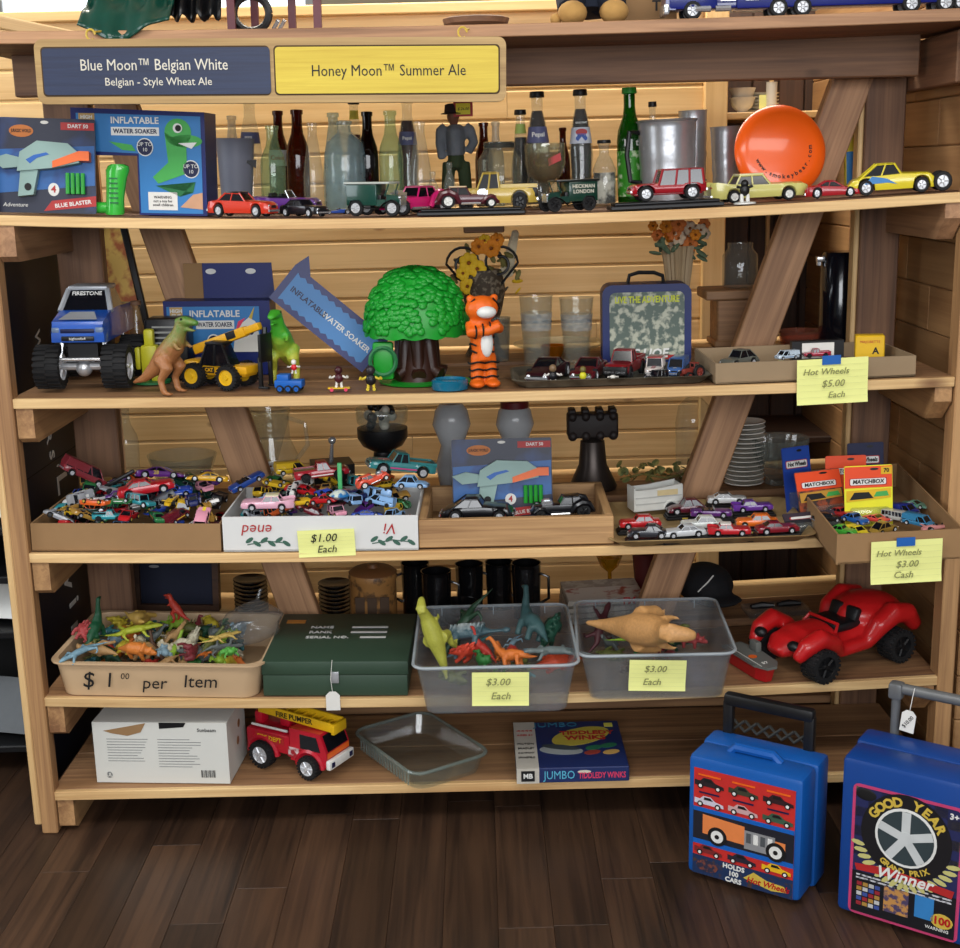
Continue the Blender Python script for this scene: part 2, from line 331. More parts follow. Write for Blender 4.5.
# ------------------------------------------------------------------ the big wooden shelf unit
su = thing('shelf_unit', 'large open wooden shelving unit of rough cedar boards and slanted braces', 'shelf')
XL, XE = -.985, 1.002; TK = .021
for k, zt in LV.items():
    zt -= .0012
    tk = .024 if k == 1 else TK
    xe = at(940, 676, 0).x if k == 5 else XE
    x0 = -1.03 if k in (1, 2) else XL; x1 = 1.045 if k in (1, 2) else xe
    for (xa, xb, ya, yb, m) in ((x0, x1, 0, .014, BRACE if k == 1 else EDGE), (x0, x1, .0142, .2, CEDAR if k > 2 else DARKW), (x0, x1, .202, .388, CEDAR if k > 2 else DARKW), (XL, XE, .445, .595, CEDAR), (XL, XE, .598, .75, EDGE)):
        b = MB(); n = 26; e = .0015; rings = []
        for i in range(n + 1):
            x = xa + (xb - xa) * i / n; q = -sag(k, x); rings.append([(x, y - ya, z + q) for y, z in ((ya, -tk + e), (ya + e, -tk), (yb - e, -tk), (yb, -tk + e), (yb, -e), (yb - e, 0), (ya + e, 0), (ya, -e))])
        b.loft(rings); b.build('board', m, su, smooth=0, loc=(0, ya, zt))
def strip(p, q, w, y0, y1, mtl, name):                    # slanted board between two points of the x,z plane
    p, q = Vector(p), Vector(q); L = (q - p).length; a = math.atan2(q.y - p.y, q.x - p.x)
    b = MB(); b.rbox((0, 0, 0), (L, y1 - y0, w), .003, seg=1)
    return b.build(name, mtl, su, smooth=0, loc=((p.x + q.x) / 2, (y0 + y1) / 2, (p.y + q.y) / 2), rot=(0, -a, 0))
# upright posts: front pair, middle pair, rear pair
board('post', -1.014, -.978, -.004, .036, 0, Z2 + .33, POSTW, su, 'z'); board('post', -1.031, -1.0145, .0, .036, 0.02, Z2 + .33, EDGE, su, 'z')
board('post', 1.004, 1.040, -.004, .05, 0, Z2 + .33, POSTW, su, 'z')
xa, xb = at(60, 280, .4).x, at(105, 280, .4).x
board('post', xa, xb, .392, .43, 0, 1.71, DARKW, su, 'z')
xa, xb = at(858, 270, .4).x, at(897, 270, .4).x
board('post', xa, xb, .392, .43, 0, 1.71, DARKW, su, 'z'); board('post', xa - .012, xa, .40, .44, 0, 1.70, EDGE, su, 'z')
board('post', -1.0, -.96, .66, .75, 0, 1.71, CEDAR, su, 'z'); board('post', .98, 1.02, .66, .75, 0, 1.71, CEDAR, su, 'z')
def brace(pts):
    (ax, ay), (bx, by), w = pts; a = at(ax, ay, .40); b = at(bx, by, .40)
    d = (b - a).normalized(); ww = w * mpp(a) * abs(d.z)
    n = Vector((abs(d.z), 0, d.x)) ; 
    c = ww / 2; off = Vector((c * abs(d.z), 0, -c * d.x * (1 if d.z < 0 else -1) * -1))
    a2, b2 = a + off, b + off
    a2 -= d * .0; strip((a2.x, a2.z), (b2.x, b2.z), ww, .392, .432, BRACE, 'brace')
brace(((86, 82), (300, 668), 43)); brace(((846, 42), (612, 676), 42))
# cross beam below the top board, ledgers, cleats
board('beam', -1.0, at(919, 50, .28).x, .27, .31, at(800, 79, .28).z, at(800, 35, .28).z, DARKW, su)
board('side_rail', 1.0, 1.04, .09, .7, 1.60, 1.705, DARKW, su, 'y')
def cleat(xc, zt, side):
    y0, y1 = .006, .40; z1 = zt - TK; z0 = z1 - .078
    pr = [(y0, z0 + .012), (y0 + .02, z0), (y1, z0), (y1, z1), (y0, z1)]
    if side > 0: pr = [(y0, z0 + .045), (y0 + .05, z0), (y1, z0), (y1, z1), (y0, z1)]
    b = MB(); b.loft([[(p[0] - .2, x - xc, p[1] - z1) for p in pr] for x in (xc - .018, xc + .018)])
    o = b.build('cleat', POSTW if zt < 1.2 else BRACE, su, smooth=0, loc=(xc, .2, z1), rot=(0, 0, R(90)))
    o.scale = (1, -1, 1)
for k in (5, 4, 3, 2): cleat(-.958, LV[k], -1)
for k in (5, 3, 2): cleat(.982, LV[k], 1)
for k in (6,): cleat(-.958, LV[k] + .0, -1); cleat(.982, LV[k], 1)
for k, px0, px1 in ((2, 463, 504), (4, 464, 499), (6, 470, 512)):
    y = .40; a = col(px0, y, LV[k] - .03); b_ = col(px1, y, LV[k] - .03); g = sag(k, a.x); board('support_block', a.x, b_.x, .39, .44, LV[k] - TK - .032 - g, LV[k] - TK - .002 - g, BRACE, su)
board('ledger', XL, XE, .40, .438, Z6 - .06, Z6 - TK, DARKW, su)
# dark printed panel leaning along the left end, seen between the posts
dp = thing('navy_signboard', 'dark navy signboard with white sideways lettering behind the left end posts', 'sign')
DK = mat('dark_navy_board', (18, 24, 40), .5, scale=3)
board('panel', -1.065, -1.045, .15, .64, .02, 1.30, DK, dp, 'z'); board('seam', -1.046, -1.0435, .15, .63, .775, .777, MBLACK, dp, 'y')
for s, px, py, sz in (('W', 38, 341, .05), ('R', 49, 437, .05), ('S', 52, 455, .05), ("'", 56, 467, .05), ('L', 62, 482, .11), ('v', 69, 580, .11), ('i', 74, 602, .11), ('r', 76, 628, .11), ('a', 80, 655, .11)):
    p = atx(px, py, -1.044); text(s, sz, (-1.0442, min(max(p.y, .16), .58), p.z), WHITE, dp, rot=(90, 90, 90), bold=.01)
# dark shelving of the next bay, left of the unit
nb = thing('metal_rack', 'black metal rack with white and grey sheets beyond the left posts', 'rack')
for z in (.06, .36, .50, .62, .80, .92): board('rack_shelf', -1.62, -1.12, .30, .72, z, z + .018, BLACK, nb)
for x in (-1.62, -1.13): board('rack_post', x, x + .02, .70, .72, 0, 1.2, BLACK, nb, 'z')
board('rack_back', -1.62, -1.11, .722, .73, 0, 1.25, MBLACK, nb)
for (z, m, h) in ((.385, WHITE, .10), (.645, WHITE, .11), (.08, mat('grey_sheet', (80, 84, 88), .4), .14)):
    b = MB(); b.box((0, 0, 0), (.30, .006, h)); t = b.build('sheet', m, None, loc=(-1.24, .40, z + h / 2), rot=(R(-30), 0, R(-14)), smooth=0)
    tag(t, {0: 'white sheet propped on the upper shelf of the black rack', 1: 'white sheet propped on the middle shelf of the black rack', 2: 'grey sheet propped on the lowest shelf of the black rack'}[0 if z > .6 else 1 if z > .3 else 2], 'sheet')

p = at(20, 20, .45); t = thing('loose_plank', 'pale loose plank propped on the top board by the left end', 'plank', (-.99, .55, Z1), free=True); b = MB(); b.rbox((0, 0, .0), (.34, .09, .03), .003, seg=1); b.build('plank_body', EDGE, t, smooth=0, loc=(-.02, 0, .052), rot=(0, R(13), 0))
# ------------------------------------------------------------------ toy vehicles
def interp(prof, x):
    for (a, za), (b, zb) in zip(prof, prof[1:]):
        if a <= x <= b:
            t = (x - a) / (b - a) if b > a else 0; t = t * t * (3 - 2 * t) if len(prof) > 99 else t; return za + (zb - za) * t
    return prof[0][1] if x < prof[0][0] else prof[-1][1]
def wheel_mesh(r, w, rim, name='wheel', spokes=5, tread=False):
    b = MB(); n = 20 if tread else 14; X = Matrix.Rotation(R(90), 4, 'X')
    q = .94 if tread else 1; b.lathe([(r * .62, -w / 2), (r * .92 * q, -w / 2), (r * q, -w * .33), (r * q, w * .33), (r * .92 * q, w / 2), (r * .62, w / 2)], n, 0, X, caps=False)
    for s in (-1, 1):
        b.lathe([(r * .62, s * w * .5), (r * .56, s * w * .34), (r * .2, s * w * .36), (r * .14, s * w * .5), (.001, s * w * .5)], n, 1, X, caps=False)
        if spokes:
            for i in range(spokes):
                a = 2 * math.pi * i / spokes; b.cyl((r * .15 * math.cos(a), s * w * .45, r * .15 * math.sin(a)), (r * .58 * math.cos(a), s * w * .42, r * .58 * math.sin(a)), r * .07, 4, 1)
    if tread:
        for i in range(22):
            a = 2 * math.pi * i / 22
            for s in (-1, 1): b.box((0, s * w * .25, r * .93), (r * .14, w * .52, r * .14), 0, Matrix.Rotation(a + (s * .07), 4, 'Y'))
    hub = MB(); ty = MB()
    for src, dst in ((0, ty), (1, hub)):
        fs = [f for f, k in zip(b.f, b.m) if k == src]; used = sorted({i for f in fs for i in f}); mp = {o: q for q, o in enumerate(used)}; dst.add([b.v[i] for i in used], [[mp[i] for i in f] for f in fs])
    return b.mesh(name, [TYRE, rim]), ty.mesh('wheel', TYRE), hub.mesh('hub', rim)
def put_wheel(t, me, loc):                  # tyre with its hub as a sub-part
    o = link('wheel', me[1], t, loc); link('hub', me[2], o); return o
WH = {}
def wheel(r, w, rim=RIM, spokes=5, tread=False):
    k = (round(r, 4), round(w, 4), rim.name, spokes, tread)
    if k not in WH: WH[k] = wheel_mesh(r, w, rim, spokes=spokes, tread=tread)
    return WH[k]
# kind: half width, clearance, hood/belt/boot line, cabin (rear base, rear top, front top, front base, base z, roof z), wheels (xr, xf, rr, rf)
KINDS = {
 'muscle car': (.185, .045, [(-.5, .13), (-.47, .175), (-.2, .185), (.1, .18), (.45, .165), (.5, .13)], (-.36, -.20, .02, .14, .17, .265), (-.30, .30, .072, .07)),
 'sports car': (.20, .035, [(-.5, .12), (-.46, .165), (-.15, .165), (.12, .15), (.42, .105), (.5, .07)], (-.36, -.12, -.0, .20, .145, .225), (-.29, .29, .074, .07)),
 'sedan': (.19, .05, [(-.5, .14), (-.47, .19), (-.25, .195), (.15, .195), (.44, .185), (.5, .15)], (-.34, -.23, .05, .15, .185, .30), (-.28, .30, .07, .07)),
 'finned car': (.185, .045, [(-.5, .20), (-.44, .205), (-.28, .18), (.1, .175), (.45, .17), (.5, .14)], (-.26, -.19, .03, .12, .165, .27), (-.27, .29, .064, .064)),
 'convertible': (.185, .045, [(-.5, .16), (-.46, .185), (-.28, .18), (.1, .175), (.45, .17), (.5, .14)], None, (-.28, .29, .066, .066)),
 'pickup': (.19, .075, [(-.5, .20), (-.1, .205), (.16, .20), (.44, .185), (.5, .16)], (-.08, -.06, .10, .18, .19, .33), (-.30, .30, .082, .082)),
 'van': (.20, .055, [(-.5, .19), (-.1, .20), (.3, .20), (.46, .18), (.5, .14)], (-.49, -.47, .20, .36, .19, .36), (-.30, .30, .07, .07)),
 'bus': (.17, .055, [(-.5, .20), (.49, .20), (.5, .16)], (-.49, -.485, .44, .48, .19, .33), (-.28, .30, .06, .06)),
 'jeep': (.22, .10, [(-.5, .22), (-.1, .225), (.2, .225), (.46, .215), (.5, .17)], (-.46, -.44, .08, .14, .215, .40), (-.30, .31, .10, .10)),
 'coupe': (.19, .05, [(-.5, .09), (-.42, .16), (-.28, .19), (.1, .205), (.4, .19), (.5, .10)], (-.34, -.16, .02, .11, .185, .305), (-.28, .31, .08, .078)),
 'hot rod': (.15, .06, [(-.5, .11), (-.42, .19), (-.1, .205), (.14, .20), (.44, .18), (.48, .10)], (-.34, -.26, -.02, .06, .19, .315), (-.30, .36, .11, .075)),
 'racer': (.11, .045, [(-.5, .12), (-.3, .16), (-.1, .16), (.1, .12), (.5, .075)], None, (-.30, .33, .085, .07)),
 'beetle': (.20, .05, [(-.5, .10), (-.42, .18), (-.25, .21), (.12, .20), (.38, .17), (.5, .10)], (-.40, -.20, .05, .16, .195, .36), (-.27, .29, .08, .08)),
}
CARM = {}
def car_meshes(kind):
    if kind in CARM: return CARM[kind]
    hw, cl, prof, cab, (xr, xf, rr, rf) = KINDS[kind]
    b = MB(); rings = []; N = 34; xs = sorted(set([-.5 + i / N for i in range(N + 1)] + [xr - rr * 1.2, xr + rr * 1.2, xf - rf * 1.2, xf + rf * 1.2]))
    for x in xs:
        e = 1 - .22 * max(0, (abs(x) - .40) / .10) ** 2
        if kind == 'hot rod': e *= 1 - .35 * max(0, x) / .5
        if kind == 'coupe': e *= 1 + .0 - .2 * max(0, -x - .25)
        w = hw * e; zt = interp(prof, x); zb = cl
        for xc, r in ((xr, rr), (xf, rf)):
            q = (1.18 * r) ** 2 - (x - xc) ** 2
            if q > 0 and kind not in ('hot rod', 'racer'): zb = max(zb, r + math.sqrt(q) * .98)
        zb = min(zb, zt - .014); h = zt - zb; c = .008 if abs(x) < .47 else 0
        half = [(.92 * w, zb), (w, zb + .3 * h), (w, zb + .62 * h), (.93 * w, zt - .05 * h), (.55 * w, zt + c)]
        if kind == 'finned car' and x < -.15: half = [(.92 * w, zb), (w, zb + .3 * h), (w, zb + .62 * h), (.97 * w, zt + .02 * (-x)), (.75 * w, zt - .03)]
        rings.append([(x, -y, z) for y, z in half] + [(x, y, z) for y, z in half[::-1]])
    b.loft(rings)
    g = MB(); tr = MB()
    if cab:
        ar, at_, ft, fb, zb, zr = cab; zb -= .015; bw, tw = hw * .88, hw * .70
        if kind in ('van', 'bus', 'jeep'): bw, tw = hw * .96, hw * .86
        P8 = [(ar, -bw, zb), (fb, -bw, zb), (fb, bw, zb), (ar, bw, zb), (at_, -tw, zr), (ft, -tw, zr), (ft, tw, zr), (at_, tw, zr)]
        g.add(P8, [(3, 2, 1, 0), (4, 5, 6, 7), (0, 1, 5, 4), (1, 2, 6, 5), (2, 3, 7, 6), (3, 0, 4, 7)])
        q = .012
        b.loft([[(x, y, z) for x, y in ((at_ - q, -tw - q), (ft + q, -tw - q), (ft + q, tw + q), (at_ - q, tw + q))] for z in (zr - .012,)] + [[(x, y, zr + .008) for x, y in ((at_ + q, -tw + q), (ft - q, -tw + q), (ft - q, tw - q), (at_ + q, tw - q))]])
        rp = .011 if kind not in ('van', 'jeep') else .016
        for i in range(4): b.tube([P8[i], P8[i + 4]], rp, 5)
        nb = {'bus': 6, 'van': 3, 'jeep': 2}.get(kind, 1)
        for s in (-1, 1):
            for j in range(nb):
                t = (j + 1) / (nb + 1); b.tube([(ar + (fb - ar) * t * .92 + .01, s * bw, zb), (at_ + (ft - at_) * t * .92 + .01, s * tw, zr)], rp * .9, 5)
        if kind == 'van': b.loft([[(x, s * .005 + y, z) for x, z in ((-.49, .19), (.0, .19), (.0, .35), (-.475, .35))] for y in (-hw * .95, hw * .95) for s in (0,)])
    elif kind == 'convertible':
        g.add([(.10, -hw * .8, .175), (.10, hw * .8, .175), (.04, hw * .68, .25), (.04, -hw * .68, .25)], [(0, 1, 2, 3)])
        tr.tube([(.10, -hw * .82, .175), (.04, -hw * .7, .25), (.04, hw * .7, .25), (.10, hw * .82, .175)], .008, 5)
        g.box((-.08, 0, .178), (.30, hw * 1.5, .03)); tr.box((-.20, 0, .20), (.05, hw * 1.3, .05), 1); tr.box((-.04, 0, .195), (.04, hw * 1.3, .05), 1)
    else:
        g.ell((-.05, 0, .165), (.09, .05, .045)); b.box((-.47, 0, .21), (.07, .34, .012)); b.box((-.47, 0, .17), (.02, .03, .08)); b.box((.46, 0, .055), (.08, .34, .012))
        for x in (xr, xf): tr.cyl((x, -.18, .075), (x, .18, .075), .01, 5, 1)
    if kind == 'pickup':
        g.box((-.29, 0, .203), (.36, hw * 1.55, .02)); b.box((-.49, 0, .20), (.02, hw * 1.7, .06))
        for s in (-1, 1): b.box((-.29, s * hw * .86, .215), (.40, .02, .03))
    if kind == 'hot rod':
        for s in (-1, 1):
            b.tube([(-.46, s * .2, .11), (-.38, s * .2, .22), (-.28, s * .2, .24), (-.18, s * .2, .19), (-.12, s * .19, .08)], [.03, .05, .055, .05, .03], 8)
            b.tube([(.22, s * .17, .08), (.30, s * .18, .15), (.38, s * .18, .165), (.46, s * .17, .10)], [.02, .035, .04, .02], 8); tr.cyl((-.1, s * .17, .07), (.2, s * .17, .07), .018, 6)
        tr.box((.24, 0, .22), (.16, .12, .07), 0); tr.box((.24, 0, .265), (.09, .07, .03), 0)
    if kind == 'jeep': tr.cyl((-.52, -.03, .24), (-.52, .06, .24), .01, 6, 1); b.rbox((0, 0, .09), (.9, .3, .03), .005)
    zf = interp(prof, .485) * .62 + cl * .35
    if kind not in ('racer', 'hot rod'):
        for x, s in ((.5, 1), (-.5, -1)): tr.box((x, 0, cl + .03), (.02, hw * 1.7, .024))
        for s in (-1, 1):
            tr.ell((.485, s * hw * .62, zf + .02), (.016, .034, .024)); tr.ell((-.49, s * hw * .66, interp(prof, -.49) * .8), (.014, .03, .018), 2)
        tr.box((.495, 0, zf + .015), (.012, hw * .8, .03), 1)
    parts = []
    for nm, sg in (('front_trim', 1), ('rear_trim', -1)):
        q = MB(); q.v = tr.v
        for f, k in zip(tr.f, tr.m):
            if sg * sum(tr.v[i][0] for i in f) > 0: q.f.append(f); q.m.append(k)
        used = sorted({i for f in q.f for i in f}); mp = {o: n for n, o in enumerate(used)}; q.v = [tr.v[i] for i in used]; q.f = [[mp[i] for i in f] for f in q.f]
        if q.f: parts.append((nm, q.mesh(nm, [CHROME, BLACK, RED], 40)))
    CARM[kind] = (b.mesh('body', PAINT, 40), g.mesh('windows', WIN, 30), parts); return CARM[kind]
TOYN = {'muscle car': 'toy_car', 'sports car': 'toy_car', 'sedan': 'toy_car', 'finned car': 'toy_car', 'convertible': 'toy_car', 'pickup': 'toy_pickup', 'van': 'toy_van', 'bus': 'toy_bus', 'jeep': 'toy_jeep', 'coupe': 'toy_car', 'hot rod': 'toy_hot_rod', 'racer': 'toy_racer', 'beetle': 'toy_car'}
def add_wheels(t, xr, xf, rr, rf, hw, wr, wf, rim, spokes=5, tread=False, small=False):
    for x, r, w in ((xr, rr, wr), (xf, rf, wf)):
        for s in (-1, 1):
            m = wheel(r, w, rim, spokes, tread); p = (x, s * (hw - w * .35), r)
            link('wheel', m[0], t, p) if small else put_wheel(t, m, p)
def car(kind, colr, L, loc, label, rot=(0, 0, 0), group=None, rim=RIM, cat='toy car', small=False, stripe=None, roof=None, number=None):
    bm_, gm, tm = car_meshes(kind); hw, cl, prof, cab, (xr, xf, rr, rf) = KINDS[kind]
    t = thing(TOYN[kind], label, cat, loc, rot=tuple(R(a) for a in rot), group=group, scale=L)
    link('body', bm_, t, color=colr); link('windows', gm, t)
    if not small:
        for nm, me in tm: link(nm, me, t)
    ww = .07 if kind not in ('hot rod', 'racer', 'jeep') else .085
    ho = hw if kind not in ('hot rod', 'racer') else .21
    add_wheels(t, xr, xf, rr, rf, ho, ww * (1.5 if kind in ('hot rod', 'racer') else 1), ww, rim, 0 if small else 5, small=small)
    if roof:
        ar, at_, ft, fb, zb, zr = cab; b = MB(); tw = hw * (.88 if kind in ('van', 'bus', 'jeep') else .72); b.rbox(((at_ + ft) / 2, 0, zr + .004), (ft - at_ + .03, 2 * tw, .022), .008); b.build('roof', PAINT, t, color=roof)
    if stripe:
        zc = interp(prof, .25) + .009; b = MB(); b.add([(.12, -hw * .25, interp(prof, .12) + .012), (.12, hw * .25, interp(prof, .12) + .012), (.46, hw * .25, interp(prof, .46) + .014), (.46, -hw * .25, interp(prof, .46) + .014)], [(0, 1, 2, 3)])
        for s in (-1, 1): b.box((0, s * hw * 1.0, .115), (.4, .012, .022))
        b.build('stripe', PAINT, t, color=stripe)
    if number:
        for s in (-1, 1): text(number, .11, (-.06, s * (hw + .003), .12), GOLD, t, rot=(90, 0, 0 if s < 0 else 180), bold=.02)
    return t
def base_plate(loc, L, W, label, rz=0, h=.012, group=None, L2=None, txt=True):
    t = thing('display_stand', label, 'stand', loc, rz, group); b = MB()
    b.rbox((0, 0, h * .3), (L, W, h * .6), .002, seg=1); b.rbox((0, 0, h * .8), (L * .93, W * .9, h * .4), .002, seg=1); b.build('base', BLACK, t)
    if txt: b = MB(); b.box((0, -W * .5, h * .35), (L * .3, .0012, h * .28)); b.build('name_plate', GOLD, t, smooth=0)
    return t
# ------------------------------------------------------------------ top board and hanging sign
def drape(name, x0, x1, mtl, label, cat, y0, y1, zfun, n=26, m=14):
    b = MB(); g = [[(x0 + (x1 - x0) * i / n, y0 + (y1 - y0) * j / m, 0) for i in range(n + 1)] for j in range(m + 1)]
    rows = [[(p[0], p[1] + zfun(i / n, j / m)[0], zfun(i / n, j / m)[1]) for i, p in enumerate(r)] for j, r in enumerate(g)]
    b.loft(rows, caps=False, closed=False); o = b.build(name, mtl, None, smooth=80)
    md = o.modifiers.new('t', 'SOLIDIFY'); md.thickness = .004; md.offset = 0
    me = bake(o); o = link(name, me); me.shade_smooth(); return tag(o, label, cat)
SATG = mat('green_satin', (8, 74, 60), .28, scale=14, var=.3, coat=.3); 
xa, xb = col(76, -.02, Z1).x, col(168, -.02, Z1).x
def zg(u, v):   # hanging lip in front, bulky fold above
    fold = .012 * math.sin(u * 15 + v * 3) + .006 * math.sin(u * 31)
    sag = .040 * math.exp(-((u - .42) / .32) ** 2)
    if v < .3: return (-.05 * v + fold * .5, Z1 + .012 - sag * (1 - v / .3) + v * .08)
    return (fold, Z1 + .035 + (v - .3) * .22 + .012 * math.sin(u * 22 + v * 9))
drape('satin_cloth', xa, xb, SATG, 'dark green satin cloth bag drooping over the top board edge', 'cloth', -.012, .16, zg)
BLKC = mat('black_glossy_cloth', (16, 17, 20), .3, scale=18, var=.4)
xa, xb = col(172, .1, Z1).x, col(226, .1, Z1).x
drape('dark_bag', xa, xb, BLKC, 'glossy black bag beside the green satin cloth', 'bag', .06, .2, lambda u, v: (.012 * math.sin(u * 18), Z1 + .02 + v * .25 + .008 * math.sin(u * 25 + v * 6)))
MAROON = mat('maroon_metal', (92, 22, 34), .4); 
st = thing('plant_stand', 'maroon painted metal stand with thin legs on the top board', 'stand', col(275, .16, Z1))
for px, y in ((232, .07), (318, .07), (293, .25), (256, .25)):
    p = col(px, y, Z1) - st.location; b = MB(); b.box((p.x, p.y, .11), (.016, .014, .22)); b.build('leg', MAROON, st, smooth=0)
b = MB(); b.box((0, .0, .12), (.19, .014, .012)); b.box((0, .0, .12), (.014, .19, .0119)); b.build('cross_bar', MAROON, st, smooth=0)
pt = thing('black_pot', 'round black pot resting inside the maroon stand', 'pot', col(278, .16, Z1 + .1275))
b = MB(); b.lathe([(.02, -.0), (.045, .006), (.06, .03), (.064, .07), (.06, .10), (.055, .10), (.055, .05), (.0, .02)], 24); b.build('pot_body', BLACK, pt)
rg = thing('rubber_ring', 'black ring with small metal ends lying under the pot', 'ring', col(252, .09, Z1))
b = MB(); b.tube([(.036 * math.cos(a), 0, .036 + .034 * math.sin(a)) for a in [math.pi * 2 * i / 20 for i in range(21)]], .008, 8); b.build('ring', BLACK, rg)
for x in (.045, .058): b = MB(); b.cyl((x, -.01, .004), (x + .012, -.02, .02), .004, 6); b.build('metal_end', CHROME, rg)
pl = thing('wooden_plate', 'flat round brown wooden plate lying on the top board', 'plate', col(476, .12, Z1))
b = MB(); b.lathe([(.0, 0), (.05, 0), (.066, .010), (.069, .020), (.064, .022), (.05, .013), (.0, .012)], 28); b.build('plate', DARKW, pl)
TAN = mat('tan_plush', (188, 146, 84), .95, scale=60, bump=.8); NVC = mat('navy_cloth', (20, 28, 44), .9, scale=40)
ps = thing('plush_figure', 'seated plush figure with tan feet and navy trousers on the top board', 'plush toy', col(592, .10, Z1))
for s in (-1, 1):
    b = MB(); b.ell((s * .042, -.03, .022), (.030, .038, .024)); b.build('foot', TAN, ps, smooth=80)
b = MB()
for s in (-1, 1): b.tube([(s * .045, -.01, .03), (s * .04, .03, .06), (s * .02, .06, .06)], [.026, .034, .036], 10)
b.tube([(0, .06, .03), (0, .07, .10), (0, .07, .17)], [.055, .06, .05], 12); b.build('trousers', NVC, ps, smooth=80)
b = MB(); b.ell((-.075, -.02, .012), (.012, .016, .012)); b.build('paw', TAN, ps, smooth=80)
cb = thing('cardboard_box', 'plain brown cardboard carton behind the blue toy truck', 'box', col(645, .26, Z1))
b = MB(); b.rbox((0, 0, .09), (.12, .12, .18), .002, seg=1); b.build('carton', CARD, cb, smooth=0); text('Tru', .03, (.03, -.0608, .045), INK, cb, bold=.02)
# blue articulated toy truck
TBL = mat('truck_blue', (18, 30, 110), .25, coat=.6, var=.05)
p0_, p1_ = col(666, .05, Z1), col(962, .05, Z1); TL = (p1_ - p0_).x
tk = thing('toy_truck', 'long dark blue toy articulated truck with chrome wheels on the top board', 'toy truck', p0_)
b = MB(); b.rbox((.055, .035, .055), (.10, .065, .07), .006); b.prism([(.0, .02), (.02, .02), (.02, .09), (.012, .09), (.0, .05)], .004, .066); b.rbox((.14, .035, .03), (.10, .05, .018), .003); b.build('cab', TBL, tk)
b = MB(); b.rbox((TL * .62, .035, .066), (TL * .76, .062, .095), .004); b.build('trailer', TBL, tk)
b = MB(); b.rbox((.002, .035, .022), (.012, .066, .022), .004); b.build('bumper', CHROME, tk)
for x in (.06, .10): b = MB(); b.cyl((x, .002, .02), (x + .03, .002, .02), .006, 8); b.build('fuel_tank', CHROME, tk)
for i in range(4): b = MB(); b.box((.125 + i * .05, .0005, .036), (.03, .002, .004)); b.build('chrome_strip', CHROME, tk, smooth=0)
for px in (693, 779, 803, 912, 946, 962):
    x = (col(px, .05, Z1) - p0_).x
    for y in (.008, .064): put_wheel(tk, wheel(.0185, .014, RIM, 6), (x, y, .0185))
# hanging two-panel sign
sg = thing('tavern_sign', 'long routed wooden beer sign with navy and yellow panels hanging from hooks', 'sign', at(272, 71, -.05), free=True); S = mpp(sg.location)
SGF = wood('sign_frame_wood', (182, 150, 96), (140, 108, 62), knots=False, rndvar=.02); sg.rotation_euler = (0, R(.95), 0)
w2, h2 = 234 * S, 31 * S
b = MB(); b.prism(rrect(-w2, w2, -h2, h2, .016), -.012, .012); b.prism(rrect(-w2 + .012, -.002 * 3 + 0.004, -h2 + .014, h2 - .014, .008), -.0126, -.012, 1); b.prism(rrect(.006, w2 - .012, -h2 + .014, h2 - .014, .008), -.0126, -.012, 1); b.build('sign_frame', [SGF, mat('sign_groove', (70, 52, 30), .8)], sg)
SN = wood('sign_navy', (30, 46, 80), (20, 31, 60), knots=False, rndvar=.01, grain=2); SY = wood('sign_yellow', (208, 184, 58), (188, 160, 38), knots=False, rndvar=.01, grain=2)
b = MB(); b.prism(rrect(-w2 + .015, -.001, -h2 + .017, h2 - .017, .007), -.0145, -.0125); b.build('navy_panel', SN, sg)
b = MB(); b.prism(rrect(.009, w2 - .015, -h2 + .017, h2 - .017, .007), -.0145, -.0125); b.build('yellow_panel', SY, sg)
text('Blue Moon\u2122 Belgian White', .030, (-w2 * .495, -.0148, .011), IVORY, sg, width=146 * S)
text('Belgian - Style Wheat Ale', .021, (-w2 * .48, -.0148, -.020), IVORY, sg, width=106 * S)
text('Honey Moon\u2122 Summer Ale', .030, (w2 * .50, -.0148, -.002), INK, sg, width=153 * S)
for px in (90, 462):
    p = at(px, 34, -.05) - sg.location; b = MB(); b.tube([(p.x + .0085 * math.cos(a), 0, h2 + .009 + .010 * math.sin(a)) for a in [2 * math.pi * i / 14 for i in range(13)]], .0022, 6); b.cyl((p.x + .006, 0, h2 + .014), (p.x + .012, .03, h2 + .018), .0022, 6); b.build('hook', GOLD, sg)
